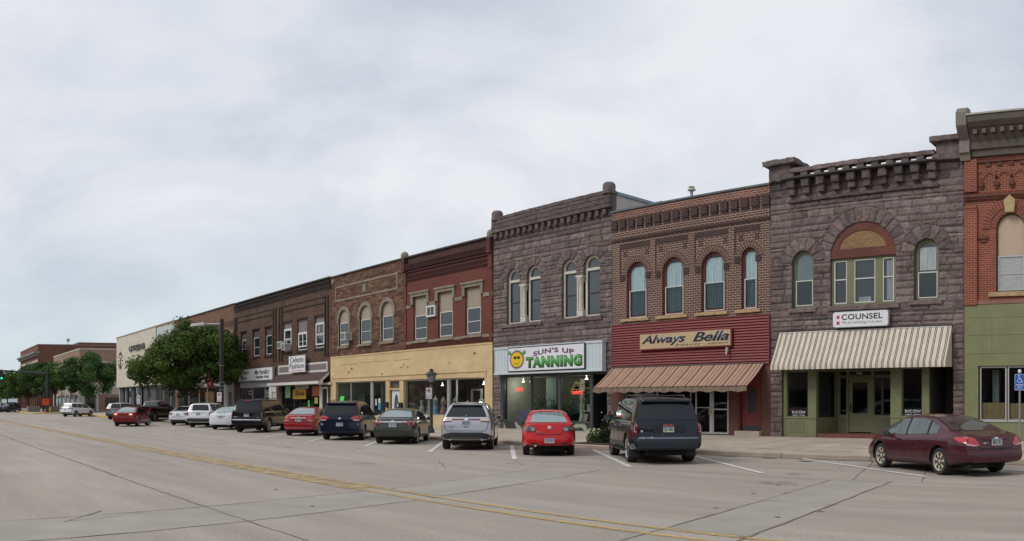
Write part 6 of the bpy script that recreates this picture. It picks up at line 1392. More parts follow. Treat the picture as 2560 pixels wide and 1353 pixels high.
    def decal(s, name, poly, axis, mat, off=.006, parent=None, cell=.07, skirt=.012, label=None):
        """a panel laid on the bodywork: poly is (y,z) seen from 'rear'/'front', (x,z) from 'left'/'right', (x,y) from 'top'"""
        bm = bmesh.new(); vv = [bm.verts.new((a, b, 0)) for a, b in poly]; f = bm.faces.new(vv)
        xs_ = [p[0] for p in poly]; ys_ = [p[1] for p in poly]
        for lo, hi, no in ((min(xs_), max(xs_), (1, 0, 0)), (min(ys_), max(ys_), (0, 1, 0))):
            n = int((hi-lo)/cell)
            for i in range(1, n+1):
                v = lo+(hi-lo)*i/(n+1); co = (v, 0, 0) if no[0] else (0, v, 0)
                bmesh.ops.bisect_plane(bm, geom=bm.verts[:]+bm.edges[:]+bm.faces[:], plane_co=co, plane_no=no)
        bmesh.ops.triangulate(bm, faces=bm.faces[:])
        dead = []
        for v in bm.verts:
            a, b = v.co.x, v.co.y
            o, d = {'rear': ((-6, a, b), (1, 0, 0)), 'front': ((9, a, b), (-1, 0, 0)), 'left': ((a, 4, b), (0, -1, 0)), 'right': ((a, -4, b), (0, 1, 0)), 'top': ((a, b, 6), (0, 0, -1))}[axis]
            h = s.bvh.ray_cast(Vector(o), Vector(d))
            if h[0] is None or abs(h[1].dot(Vector(d))) < (.45 if axis in ('left', 'right') else .15): dead.append(v); continue
            v.co = h[0]+h[1]*off
        bmesh.ops.delete(bm, geom=dead, context='VERTS')
        if not bm.faces: bm.free(); return None
        for f in bm.faces:
            f.normal_update()
        dv = {'rear': (-1, 0, 0), 'front': (1, 0, 0), 'left': (0, 1, 0), 'right': (0, -1, 0), 'top': (0, 0, 1)}[axis]; dv = Vector(dv)
        for f in bm.faces:
            if f.normal.dot(dv) < 0: f.normal_flip()
            f.smooth = True
        if skirt:
            be = [e for e in bm.edges if len(e.link_faces) == 1]
            r = bmesh.ops.extrude_edge_only(bm, edges=be)
            for v in [q for q in r['geom'] if isinstance(q, bmesh.types.BMVert)]: v.co -= dv*(skirt+off)
            for e in be: e.smooth = False
        me = bpy.data.meshes.new(name); bm.to_mesh(me); bm.free(); me.materials.append(mat)
        o = bpy.data.objects.new(name, me); C.objects.link(o); o.parent = parent or s.c
        if label: o['label'] = label
        return o
    def both(s, name, poly, axis, mat, **k):
        """mirrored pair: left first"""
        r = []
        if axis in ('rear', 'front', 'top'):
            for sg in (1, -1): r.append(s.decal(name, [((p[0]*sg, p[1]) if axis != 'top' else (p[0], p[1]*sg)) for p in poly], axis, mat, **k))
        else:
            r = [s.decal(name, poly, ax, mat, **k) for ax in ('left', 'right')]
        return r
    def strip2(s, name, pts, w_, axis, mat, off=.004, parent=None, skirt=.006):
        """a narrow band along pts"""
        up, dn = [], []
        for i, p in enumerate(pts):
            a = Vector(pts[max(i-1, 0)]); b = Vector(pts[min(i+1, len(pts)-1)]); d = (b-a).normalized(); n = Vector((-d.y, d.x))*w_/2
            up.append((p[0]+n.x, p[1]+n.y)); dn.append((p[0]-n.x, p[1]-n.y))
        return s.decal(name, up+dn[::-1], axis, mat, off=off, parent=parent, skirt=skirt, cell=.12)
    def hit(s, axis, a, b):
        o, d = {'rear': ((-6, a, b), (1, 0, 0)), 'front': ((9, a, b), (-1, 0, 0)), 'left': ((a, 4, b), (0, -1, 0)), 'right': ((a, -4, b), (0, 1, 0)), 'top': ((a, b, 6), (0, 0, -1))}[axis]
        h = s.bvh.ray_cast(Vector(o), Vector(d)); return h[0] if h[0] else Vector((0, 0, 0))
    def glass(s, sideglass=None, rear=None, front=None, pillars=(), rearpoly=None, zlow=.035, ztrim=.075, quarter=True, frontz=None, xr=None):
        x0, x1 = s.cabin
        sg_ = sideglass or carglass
        def up(x): return min(s.ztop(x)-ztrim, s.H-ztrim-.03)
        cuts = [x0]+[p for p in pillars]+[x1]
        for a, b in zip(cuts, cuts[1:]):
            a_, b_ = a+(.03 if a != x0 else 0), b-(.03 if b != x1 else 0); n = max(3, int((b_-a_)/.09))
            lo = [(a_+(b_-a_)*i/n, s.zbelt(a_+(b_-a_)*i/n)+zlow) for i in range(n+1)]
            hi = [(x, max(up(x), z+.005)) for x, z in lo]
            poly = [p for i, p in enumerate(lo)]+[p for i, p in reversed(list(enumerate(hi))) if p[1]-lo[i][1] > .015]
            if len(poly) > 3: s.both('side_window', poly, 'left', sg_, off=.006, cell=.09)
        # black trim line under the glass
        if rearpoly: s.decal('rear_window', rearpoly+[(-y, z) for y, z in reversed(rearpoly)], 'rear', rear or carglass, off=.006, cell=.08)
        fz0, fz1, fw0, fw1 = frontz
        s.decal('windscreen', [(-fw0, fz0), (fw0, fz0), (fw1, fz1), (-fw1, fz1)], 'front', front or carglass, off=.006, cell=.08)
    def plate(s, z, txt, y=0, mat=None, parent=None, w_=.305, h=.152, blank=False):
        p = s.hit('rear', y, z); e = MB(); x = p.x-.016
        e.box(x-.006, x, y-w_/2, y+w_/2, z-h/2, z+h/2); o = e.build('licence_plate', mat or plate_w, s.c, world=False)
        e = MB(); e.box(x-.008, x-.006, y-w_/2+.01, y+w_/2-.01, z+h/2-.035, z+h/2-.012); e.build('plate_band', pm('plate blue', (0.08, 0.14, 0.30), .5, var=0), o, world=False)
        M = Matrix.Translation((x-.0065, y, z)) @ Matrix.Rotation(-pi/2, 4, 'Z')
        text(txt, 'plate_number', pm('plate ink', (0.02, 0.025, 0.07), .5, var=0), o, (-w_*.40, w_*.40, -h*.34, h*.22), 0, mtx=M, ext=.0015, bold=.025)
        return o
    def word(s, txt, y0, y1, z0, z1, mat=None, name='badge', bold=.02, axis='rear', parent=None):
        """letters on the tail; y0 is the viewer's left"""
        p = s.hit('rear', (y0+y1)/2, (z0+z1)/2)
        M = Matrix.Translation((p.x-.012, 0, 0)) @ Matrix.Rotation(-pi/2, 4, 'Z')
        return text(txt, name, mat or chrome, parent or s.c, (-y0, -y1, z0, z1), 0, mtx=M, ext=.006, bold=bold)
    def mirror(s, x, z, mat=None, size=.19, out=.0):
        for sg in (1, -1):
            y = s.W/2*.90; g = MB(); hh = size*.42
            vs = []
            for xx, sc in ((-.06, .86), (-.05, 1.0), (.02, 1.0), (.10, .72), (.13, .35)):
                for k in range(10): a = 2*pi*k/10; vs.append((x+xx, sg*(y+.16+out+abs(size/2)*sc*cos(a)*1.0), z+hh*sc*sin(a)))
            g.add(vs, [(i*10+k, i*10+(k+1) % 10, (i+1)*10+(k+1) % 10, (i+1)*10+k) for i in range(4) for k in range(10)]+[tuple(range(10)), tuple(range(49, 39, -1))])
            g.tube([(x+.03, sg*(y-.02), z-.03), (x+.02, sg*(y+.13), z-.01)], .028, 6)
            m = g.build('mirror', mat or s.paint, s.c, world=False, smooth=40)
            g = MB(); g.prismx([(sg*(y+.16+out)+size*.42*cos(2*pi*k/12), z+hh*.82*sin(2*pi*k/12)) for k in range(12)], x-.066, x-.061); g.build('mirror_glass', lightglass, m, world=False)
    def doors(s, lines, z0, sills=None, handles=(), hz=None, hmat=None):
        """panel gaps and handles on both sides"""
        for ax in ('left', 'right'):
            for l in lines: s.strip2('door_gap', l, .018, ax, seam_m, off=.003, skirt=0)
        for hx in handles:
            for sg, ax in ((1, 'left'), (-1, 'right')):
                p = s.hit(ax, hx, hz); g = MB(); g.box(hx-.10, hx+.10, p.y+sg*.004, p.y+sg*.035, hz-.016, hz+.016); g.build('door_handle', hmat or s.paint, s.c, world=False, bevel=.008)
    def exhaust(s, spots, r=.038):
        for y, z in spots:
            x = s.hit('rear', y, max(z, .36)).x; g = MB(); n = 14
            g.lathe([(r, x-.01), (r, x+.2), (r*.8, x+.2), (r*.8, x+.0)], (0, y, z), n, axis='x'); g.build('exhaust_pipe', chrome, s.c, world=False, smooth=40)
    def belly(s, boxes):
        g = MB()
        for b in boxes: g.box(*b)
        g.build('underbody', under_m, s.c, world=False)

def sedan_top(ro, deck, bl0, rr_, rh, peak, wt, wb_, hood, nose, fx, lip=None):
    """(tail lip z, deck z, backlight base x, roof rear x...)"""
    lip = lip or deck
    return [(-ro, lip-.03), (-ro+.12, lip), (bl0, deck+.015), (rr_, rh-.03), ((rr_+wt)/2, rh+.0), (wt, peak), (wb_, hood+.02), (wb_+.5, hood-.04), (fx-.35, nose+.09), (fx, nose)]
PARK = 'cars parked nose-in along the kerb'

def suv_common(c, style, lens): pass
# ---- maroon sedan, nearest on the right
P_ = paint('dusty maroon paint', (0.070, 0.010, 0.018), .4, .36, .18)
c = Car('sedan', 'dusty maroon sedan with beige wheel covers parked nearest at the right', PARK, (-6.33, 19.50), 144, P_, 5.02, 1.86, 1.42, 2.76, 1.16,
        [(-1.16, .93), (-1.02, .985), (-.42, 1.035), (.0, 1.18), (.55, 1.345), (1.0, 1.405), (1.5, 1.42), (1.95, 1.365), (2.45, 1.16), (2.85, .965), (3.3, .87), (3.65, .74), (3.86, .60)],
        [(-1.16, .86), (-.5, .95), (.5, .93), (2.0, .875), (2.8, .84), (3.5, .70), (3.86, .52)],
        [(.2, .13), (.34, .02), (.55, 0), (.62, .05), (.80, .07), (.95, .13), (1.1, .15)], .60, (.12, 2.78), wheel=(.325, .22), ride=.20, taper=(.13, .2),
        bottom=[(-1.16, .34), (-.5, .24), (.5, .20), (3.4, .18), (3.86, .26)])
c.glass(lightglass, pm('rear glass with painted patchy reflection', (0.06, 0.085, 0.085), .05, var=.6, scale=1.2, obj=True, ior=1.9), carglass, pillars=(.52, 1.50), rearpoly=[(.66, 1.055), (.60, 1.16), (.53, 1.29), (.49, 1.345), (.3, 1.355)], frontz=(1.0, 1.33, .66, .52))  # mottled base colour paints a broken reflection on the rear glass
c.wheels((7, .70, .17), rimdull)
c.both('taillight', [(.47, .745), (.62, .735), (.80, .775), (.93, .84), (.93, .875), (.83, .915), (.66, .925), (.60, .90)], 'rear', redlamp, off=.012)
c.both('taillight', [(-.98, .80), (-.80, .83), (-.62, .86), (-.70, .905), (-.98, .925)], 'left', redlamp, off=.010)
c.both('reversing_light', [(.47, .735), (.62, .715), (.80, .745), (.80, .775), (.62, .735)], 'rear', clearlamp, off=.016)
c.strip2('boot_gap', [(.58, .945), (.50, .74), (.46, .66), (0, .65), (-.46, .66), (-.50, .74), (-.58, .945)], .020, 'rear', seam_m, off=.003, skirt=0)
c.strip2('bumper_gap', [(.90, .65), (.5, .625), (0, .62), (-.5, .625), (-.90, .65)], .014, 'rear', seam_m, off=.002, skirt=0)
for z_ in (.645, .50): c.both('bumper_line', [(-1.0, z_), (-.45, z_-.005), (-.45, z_+.008), (-1.0, z_+.008)], 'left', seam_m, off=.002, skirt=0)
c.strip2('bumper_crease', [(.86, .505), (0, .495), (-.86, .505)], .010, 'rear', seam_m, off=.002, skirt=0)
c.plate(.80, 'BDU 701', mat=plate_y); c.word('TAURUS SE', .44, .22, .775, .795, bold=.01); c.decal('boot_trim', [(-.36, .855), (.36, .855), (.34, .89), (-.34, .89)], 'rear', P_, off=.018)
g = c.decal('badge', [(.055*cos(2*pi*i/12), .885+.022*sin(2*pi*i/12)) for i in range(12)], 'rear', chrome, off=.026)
c.doors([[(.62, .93), (.60, .62), (.42, .34)], [(1.52, .88), (1.50, .30)], [(2.62, .86), (2.58, .55), (2.50, .27)], [(.42, .255), (2.50, .235)]], .25, handles=(.85, 1.80), hz=.80)
c.both('rub_strip', [(.55, .50), (1.48, .49), (1.48, .515), (.55, .525)], 'left', P_, off=.012); c.both('rub_strip', [(1.54, .49), (2.5, .48), (2.5, .505), (1.54, .515)], 'left', P_, off=.012)
c.both('sill', [(.42, .20), (2.42, .19), (2.42, .245), (.42, .255)], 'left', pm('dirty sill', (0.07, 0.06, 0.055), .8, var=.3, scale=9, obj=True), off=.010)
c.both('window_frame', [(.50, .955), (.56, .955), (.62, 1.36), (.56, 1.36)], 'left', blackm, off=.009); c.both('window_frame', [(1.47, .90), (1.53, .90), (1.56, 1.38), (1.50, 1.38)], 'left', blackm, off=.009)
c.mirror(2.35, .95); c.both('headlight', [(3.35, .66), (3.72, .63), (3.70, .72), (3.4, .80)], 'left', clearlamp, off=.01)
g = MB(); p = c.hit('top', -.42, .60); g.tube([(p.x, p.y, p.z-.02), (p.x-.02, p.y, p.z+.06)], .008, 6); g.tube([(p.x-.02, p.y, p.z+.05), (p.x-.10, p.y, p.z+.52)], .0025, 5); g.build('aerial', blackm, c.c, world=False)
c.belly([(-.6, 3.2, -.5, .5, .16, .3), (-1.0, -.6, .2, .7, .20, .32)])
g = MB(); g.box(1.3, 1.75, -.28, .02, .90, 1.16); g.box(.35, .9, -.6, .6, .9, 1.02)

# ---- large dark blue sport utility
P_ = paint('deep blue-black paint', (0.004, 0.011, 0.020), .1, .2)
c = Car('sport_utility', 'large dark blue-black sport utility parked between the red hatchback and the empty bay', PARK, (-15.44, 19.05), 140.5, P_, 5.70, 2.02, 1.86, 3.30, 1.28,
        [(-1.28, 1.80), (-1.0, 1.835), (0, 1.855), (1.5, 1.87), (2.2, 1.86), (2.6, 1.80), (3.0, 1.56), (3.35, 1.28), (3.9, 1.20), (4.25, 1.08), (4.42, .95)],
        [(-1.28, 1.16), (0, 1.17), (2.5, 1.17), (3.3, 1.15), (4.42, .95)],
        [(.2, .12), (.42, .0), (.70, 0), (.74, .05), (1.1, .07), (1.2, .12), (1.7, .36), (1.9, .44)], .70, (-.95, 3.15), wheel=(.40, .27), ride=.30, taper=(.05, .14),
        bottom=[(-1.28, .42), (-.6, .36), (.5, .33), (3.6, .32), (4.42, .38)], nosep=[(0, .05), (.5, 0), (1.0, .05), (1.3, .2), (1.9, .3)])
c.glass(carglass, carglass, carglass, pillars=(.35, 1.45, 2.35), rearpoly=[(.80, 1.245), (.80, 1.30), (.74, 1.52), (.70, 1.66), (.4, 1.69)], frontz=(1.30, 1.74, .78, .62))
c.wheels((6, .72, .20), chrome)
c.both('taillight', [(.855, .80), (.975, .80), (.975, 1.14), (.855, 1.14)], 'rear', redlampd, off=.012); c.both('taillight', [(-1.18, .80), (-1.03, .80), (-1.03, 1.12), (-1.18, 1.14)], 'left', redlampd, off=.010)
c.both('taillight_inner', [(.885, .90), (.945, .90), (.945, 1.10), (.885, 1.10), (.885, 1.08), (.93, 1.08), (.93, .92), (.885, .92)], 'rear', clearlamp, off=.018)
for z_, m_ in ((1.20, seam_m),): c.strip2('tailgate_gap', [(.84, .70), (.845, 1.20), (.80, 1.70)], .014, 'rear', m_, off=.002, skirt=0); c.strip2('tailgate_gap', [(-.84, .70), (-.845, 1.20), (-.80, 1.70)], .014, 'rear', m_, off=.002, skirt=0)
c.strip2('tailgate_gap', [(.83, 1.215), (-.83, 1.215)], .018, 'rear', seam_m, off=.003, skirt=0)
c.decal('rear_bumper', [(-.88, .715), (.88, .715), (.90, .66), (.86, .46), (-.86, .46), (-.90, .66)], 'rear', pm('blue black bumper', (0.012, 0.018, 0.026), .42, var=.05, obj=True), off=.035, skirt=.03)
c.decal('bumper_step', [(-.84, .745), (.84, .745), (.84, .705), (-.84, .705)], 'rear', pm('pale step highlight', (0.13, 0.17, 0.21), .5, var=.1, obj=True), off=.045, skirt=.02)  # pale strip paints the highlight along the bumper step
c.decal('plate_recess_shade', [(-.42, .86), (.42, .86), (.44, 1.09), (-.44, 1.09)], 'rear', pm('recess shade blue', (0.006, 0.010, 0.016), .4, var=.05, obj=True), off=.003, skirt=0); c.strip2('recess_rim', [(.42, .87), (.45, 1.10), (-.45, 1.10), (-.42, .87)], .02, 'rear', P_, off=.014)  # recess shade is painted on; the panel lies flat on the tailgate
c.plate(.975, 'JJL 686', mat=plate_y); c.word('GMC', .15, -.15, 1.065, 1.115, mat=redlamp, bold=.05); c.word('YUKON XL', .78, .42, .735, .765, bold=.03); c.word('4X4', .78, .71, .88, .95)
c.decal('high_brake_light', [(-.30, 1.735), (.30, 1.735), (.30, 1.76), (-.30, 1.76)], 'rear', clearlamp, off=.05)
g = MB(); g.hexa([(-.98, -.70, 1.72), (-.98, .70, 1.72), (-.60, .72, 1.80), (-.60, -.72, 1.80), (-1.02, -.68, 1.78), (-1.02, .68, 1.78), (-.60, .72, 1.86), (-.60, -.72, 1.86)]); g.build('spoiler', P_, c.c, world=False, bevel=.015)
for sg in (1, -1): g = MB(); g.tube([(-.5, sg*.62, 1.86), (-.35, sg*.63, 1.925), (1.9, sg*.63, 1.935), (2.1, sg*.62, 1.87)], .022, 6); g.build('roof_rail', darkmetal, c.c, world=False, smooth=40)
g = MB(); [g.tube([(x, -.62, 1.925), (x, .62, 1.925)], .018, 6) for x in (.3, 1.5)]; g.build('roof_bar', darkmetal, c.c, world=False)
c.doors([[(.55, 1.18), (.52, .85), (.42, .5)], [(1.42, 1.18), (1.42, .40)], [(2.35, 1.17), (2.35, .40)], [(.50, .42), (2.35, .40)]], .3, handles=(.95, 1.95), hz=1.03, hmat=chrome)
c.both('running_board', [(.45, .33), (2.85, .33), (2.85, .40), (.45, .40)], 'left', plastic, off=.10, skirt=.08); c.mirror(3.02, 1.24, size=.24, out=.05)
c.both('mud_flap', [(.92, .20), (.68, .20), (.68, .44), (.92, .44)], 'rear', plastic, off=.0)
g = MB()
for sg in (1, -1): g.box(-.47, -.45, sg*.68, sg*.96, .17, .48)
g.build('mud_flap', plastic, c.c, world=False); c.belly([(-1.0, 3.6, -.55, .55, .24, .42), (-.2, .2, -.8, .8, .26, .36)])
c.both('side_moulding_line', [(-.9, 1.175), (3.1, 1.16), (3.1, 1.175), (-.9, 1.19)], 'left', chrome, off=.004, skirt=0)

# ---- bright red hatch-backed sedan
P_ = paint('bright red paint', (0.56, 0.004, 0.006), .05, .25)
c = Car('sedan', 'bright red compact sedan with smoked tail lamps parked before the tanning parlour', PARK, (-20.22, 19.12), 138.5, P_, 4.49, 1.755, 1.465, 2.64, .98,
        [(-.98, 1.00), (-.88, 1.04), (-.45, 1.055), (.1, 1.26), (.6, 1.40), (1.1, 1.455), (1.6, 1.455), (2.0, 1.37), (2.6, 1.06), (2.85, .98), (3.2, .90), (3.51, .68)],
        [(-.98, .92), (.5, .96), (2.5, .89), (3.51, .66)], [(.2, .10), (.36, .01), (.60, 0), (.66, .05), (.85, .07), (1.03, .12)], .56, (-.05, 2.6), wheel=(.32, .22), ride=.18, taper=(.15, .2),
        bottom=[(-.98, .36), (-.5, .26), (.5, .2), (3.51, .24)])
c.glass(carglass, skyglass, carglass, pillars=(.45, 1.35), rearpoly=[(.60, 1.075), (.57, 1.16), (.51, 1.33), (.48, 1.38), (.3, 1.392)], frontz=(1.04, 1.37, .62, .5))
c.wheels((5, .70, .14))
c.both('taillight', [(.44, .80), (.66, .795), (.80, .80), (.80, .93), (.70, .965), (.50, .965), (.43, .93)], 'rear', smokelamp, off=.012)
for yy, rr_ in ((.53, .048), (.68, .05)): c.both('lamp_ring', [(yy+rr_*cos(2*pi*i/14), .875+rr_*sin(2*pi*i/14)) for i in range(14)], 'rear', chrome if yy < .6 else redlampd, off=.020); c.both('lamp_core', [(yy+rr_*.7*cos(2*pi*i/14), .885+rr_*.7*sin(2*pi*i/14)) for i in range(14)], 'rear', smokelamp, off=.026)
c.strip2('boot_gap', [(.50, 1.0), (.42, .78), (.38, .70), (0, .69), (-.38, .70), (-.42, .78), (-.50, 1.0)], .020, 'rear', seam_m, off=.003, skirt=0)
c.decal('badge', [(.062*cos(2*pi*i/16), .925+.05*sin(2*pi*i/16)) for i in range(16)], 'rear', chrome, off=.014); c.decal('badge_core', [(-.035, .94), (0, .92), (.035, .94), (.03, .905), (0, .89), (-.03, .905)], 'rear', P_, off=.02)
c.decal('rear_diffuser', [(-.66, .30), (.66, .30), (.60, .44), (.42, .45), (.36, .40), (-.36, .40), (-.42, .45), (-.60, .44)], 'rear', plastic, off=.010); c.plate(.505, 'KUG 942'); c.word('MAZDA 3', .42, .27, .76, .785, bold=.01); c.exhaust([(.45, .34)])
c.decal('number_recess', [(-.30, .43), (.30, .43), (.32, .58), (-.32, .58)], 'rear', P_, off=.010); c.mirror(2.15, .99, mat=darkmetal); c.doors([[(.5, .95), (.45, .5)], [(1.38, .93), (1.36, .28)], [(2.4, .9), (2.35, .28)]], .25, handles=(.75, 1.6), hz=.84)
g = MB(); g.tube([(.55, 0, 1.44), (.30, 0, 1.62)], .004, 5); g.build('aerial', blackm, c.c, world=False); c.belly([(-.7, 3.0, -.5, .5, .15, .3)])

# ---- silver crossover
P_ = paint('silver paint', (0.46, 0.47, 0.52), .55, .3)
c = Car('crossover', 'silver crossover with a red light bar across its tailgate', PARK, (-24.62, 19.2), 137, P_, 4.78, 1.93, 1.735, 2.85, 1.0,
        [(-1.0, 1.63), (-.75, 1.68), (0, 1.71), (1.0, 1.735), (1.7, 1.70), (2.2, 1.53), (2.75, 1.16), (3.3, 1.07), (3.6, .95), (3.78, .82)],
        [(-1.0, 1.10), (.5, 1.09), (2.5, 1.04), (3.78, .82)], [(.2, .12), (.42, .0), (.68, 0), (.76, .04), (.95, .04), (1.08, .09), (1.2, .16), (1.62, .56), (1.75, .62)], .60, (-.45, 2.75), wheel=(.365, .25), ride=.24, taper=(.08, .16),
        bottom=[(-1.0, .38), (-.5, .3), (.5, .25), (3.78, .3)])
c.glass(carglass, carglass, carglass, pillars=(.40, 1.35), rearpoly=[(.74, 1.20), (.70, 1.30), (.60, 1.50), (.55, 1.59), (.3, 1.605)], frontz=(1.2, 1.6, .72, .55))
c.wheels((5, .72, .16))
c.decal('light_bar', [(-.60, 1.085), (.60, 1.085), (.60, 1.13), (-.60, 1.13)], 'rear', redlampd, off=.012)
c.both('taillight', [(.52, 1.05), (.88, 1.04), (.90, 1.12), (.80, 1.19), (.62, 1.185), (.50, 1.13)], 'rear', clearlamp, off=.014); c.both('taillight_edge', [(.50, 1.03), (.90, 1.00), (.90, 1.045), (.56, 1.06)], 'rear', redlampd, off=.018); c.both('taillight', [(-.80, 1.03), (-.45, 1.06), (-.55, 1.13), (-.80, 1.16)], 'left', redlampd, off=.012)
c.decal('rear_bumper', [(-.92, .52), (-.76, .60), (-.55, .645), (.55, .645), (.76, .60), (.92, .52), (.88, .36), (-.88, .36)], 'rear', plastic, off=.014); c.decal('skid_plate', [(-.62, .40), (-.52, .47), (.52, .47), (.62, .40), (.5, .345), (-.5, .345)], 'rear', pm('grey brown skid plate', (0.10, 0.095, 0.085), .5, var=.1, obj=True), off=.024)
c.exhaust([(.58, .40), (-.58, .40)], .05); c.strip2('tailgate_gap', [(.80, 1.05), (.77, .80), (.68, .70), (-.68, .70), (-.77, .80), (-.80, 1.05)], .020, 'rear', seam_m, off=.003, skirt=0)
c.plate(.975, 'INP 353', mat=plate_y); c.decal('badge', [(.075*cos(2*pi*i/14), 1.10+.03*sin(2*pi*i/14)) for i in range(14)], 'rear', chrome, off=.02); c.decal('handle_recess', [(-.10, .855), (.10, .855), (.06, .83), (-.06, .83)], 'rear', seam_m, off=.004, skirt=0); c.word('C', .03, -.03, 1.225, 1.27, mat=whitem)
c.word('EDGE', .60, .48, .845, .862, mat=seam_m); c.mirror(2.3, 1.14, mat=P_, size=.22); c.doors([[(.45, 1.08), (.40, .5)], [(1.38, 1.05), (1.36, .32)], [(2.4, 1.03), (2.35, .32)]], .3, handles=(.75, 1.65), hz=.97, hmat=chrome)
g = MB(); g.hexa([(-.30, -.035, 1.70), (-.30, .035, 1.70), (-.06, .02, 1.72), (-.06, -.02, 1.72), (-.27, -.008, 1.80), (-.27, .008, 1.80), (-.2, .006, 1.77), (-.2, -.006, 1.77)]); g.build('roof_fin', P_, c.c, world=False); g = MB(); g.hexa([(-.50, -.56, 1.61), (-.50, .56, 1.61), (-.1, .58, 1.68), (-.1, -.58, 1.68), (-.53, -.55, 1.65), (-.53, .55, 1.65), (-.1, .58, 1.72), (-.1, -.58, 1.72)]); g.build('spoiler', P_, c.c, world=False, bevel=.01)
c.belly([(-.7, 3.2, -.5, .5, .2, .36), (-.75, -.2, -.75, -.35, .25, .36), (-.75, -.2, .35, .75, .25, .36)])

# ---- grey-green sedan
P_ = paint('dark grey green paint', (0.060, 0.066, 0.055), .5, .28)
c = Car('sedan', 'dark grey-green sedan with a chrome tail bar parked by the lamp with the no-parking sign', PARK, (-29.76, 19.42), 135.5, P_, 4.80, 1.83, 1.46, 2.775, 1.07,
        [(-1.07, 1.02), (-.95, 1.075), (-.45, 1.09), (.15, 1.30), (.65, 1.41), (1.1, 1.455), (1.55, 1.45), (2.0, 1.36), (2.6, 1.08), (2.85, 1.0), (3.3, .92), (3.73, .72)],
        [(-1.07, .94), (.5, .97), (2.5, .91), (3.73, .70)], [(.2, .12), (.36, .01), (.62, 0), (.70, .04), (.9, .06), (1.06, .13)], .58, (-.02, 2.65), wheel=(.33, .215), ride=.18, taper=(.13, .18),
        bottom=[(-1.07, .32), (-.5, .25), (.5, .2), (3.73, .24)])
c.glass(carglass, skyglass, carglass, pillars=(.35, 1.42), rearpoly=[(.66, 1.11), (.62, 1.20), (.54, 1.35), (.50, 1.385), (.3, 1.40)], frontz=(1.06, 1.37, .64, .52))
c.wheels((7, .68, .12))
c.both('taillight', [(.40, .90), (.62, .84), (.62, .76), (.80, .74), (.88, .82), (.88, .98), (.70, 1.0), (.42, .965)], 'rear', redlampd, off=.012); c.both('taillight', [(-.85, .80), (-.50, .88), (-.62, .96), (-.85, .98)], 'left', redlamp, off=.012)
c.both('lamp_stripe', [(.42, .905), (.60, .905), (.60, .945), (.44, .955)], 'rear', clearlamp, off=.018); c.both('lamp_stripe', [(.66, .945), (.83, .935), (.83, .80), (.80, .80), (.80, .92), (.66, .92)], 'rear', clearlamp, off=.018)
c.decal('chrome_bar', [(-.40, .905), (.40, .905), (.42, .945), (-.42, .945)], 'rear', chrome, off=.014); c.decal('badge', [(.08*cos(2*pi*i/14), .935+.045*sin(2*pi*i/14)) for i in range(14)], 'rear', chrome, off=.026)
c.strip2('boot_gap', [(.62, .84), (.52, .70), (.42, .655), (-.42, .655), (-.52, .70), (-.62, .84)], .020, 'rear', seam_m, off=.003, skirt=0); c.plate(.80, 'XUU 334'); c.decal('lower_bumper', [(-.70, .28), (.70, .28), (.66, .38), (-.66, .38)], 'rear', plastic, off=.006); c.mirror(2.2, 1.02); c.doors([[(.5, .97), (.45, .5)], [(1.42, .95), (1.40, .28)], [(2.45, .92), (2.40, .28)]], .25, handles=(.8, 1.7), hz=.85); c.belly([(-.8, 3.1, -.5, .5, .15, .3)])

# ---- navy minivan
P_ = paint('navy paint', (0.006, 0.012, 0.032), .35, .24)
c = Car('minivan', 'dark navy minivan with bright red lamps carrying a fluorescent green notice behind it', PARK, (-34.1, 19.3), 138.5, P_, 5.08, 1.985, 1.79, 3.03, 1.05,
        [(-1.05, 1.70), (-.8, 1.74), (0, 1.775), (1.0, 1.79), (1.9, 1.74), (2.4, 1.58), (3.0, 1.24), (3.3, 1.10), (3.7, .98), (4.03, .80)],
        [(-1.05, 1.12), (.5, 1.12), (2.8, 1.06), (4.03, .80)], [(.2, .10), (.36, .0), (.62, 0), (.72, .03), (1.0, .04), (1.15, .08), (1.6, .34), (1.8, .42)], .66, (-.65, 3.0), wheel=(.345, .235), ride=.2, taper=(.07, .16),
        bottom=[(-1.05, .34), (-.5, .27), (.5, .22), (4.03, .26)])
c.glass(carglass, carglass, carglass, pillars=(.25, 1.55), rearpoly=[(.80, 1.17), (.76, 1.32), (.70, 1.52), (.64, 1.61), (.35, 1.63)], frontz=(1.28, 1.66, .76, .6))
c.wheels((7, .68, .13))
c.both('taillight', [(.50, 1.02), (.62, .93), (.90, .92), (.93, 1.06), (.80, 1.14), (.60, 1.09)], 'rear', redlamp, off=.014); c.both('reversing_light', [(.62, .905), (.88, .895), (.88, .94), (.64, .95)], 'rear', clearlamp, off=.02); c.both('taillight', [(-.9, .93), (-.58, .98), (-.72, 1.07), (-.9, 1.12)], 'left', redlamp, off=.014)
c.both('reflector', [(.80, .68), (.94, .68), (.94, .80), (.80, .78)], 'rear', pm('blue grey reflector', (0.16, 0.24, 0.34), .3, var=.1, obj=True), off=.012); c.strip2('tailgate_gap', [(.78, 1.15), (.72, .70), (.60, .55), (-.60, .55), (-.72, .70), (-.78, 1.15)], .020, 'rear', seam_m, off=.003, skirt=0)
c.plate(.73, 'FSD 238'); c.decal('badge', [(.062*cos(2*pi*i/14), .995+.045*sin(2*pi*i/14)) for i in range(14)], 'rear', chrome, off=.014); c.decal('spoiler', [(-.66, 1.62), (.66, 1.62), (.68, 1.68), (-.68, 1.68)], 'rear', P_, off=.10, skirt=.09); c.mirror(2.6, 1.17, size=.22)
for sg in (1, -1): g = MB(); g.tube([(-.5, sg*.60, 1.75), (-.35, sg*.60, 1.825), (1.5, sg*.60, 1.845), (1.7, sg*.59, 1.77)], .02, 6); g.build('roof_rail', darkmetal, c.c, world=False, smooth=40)
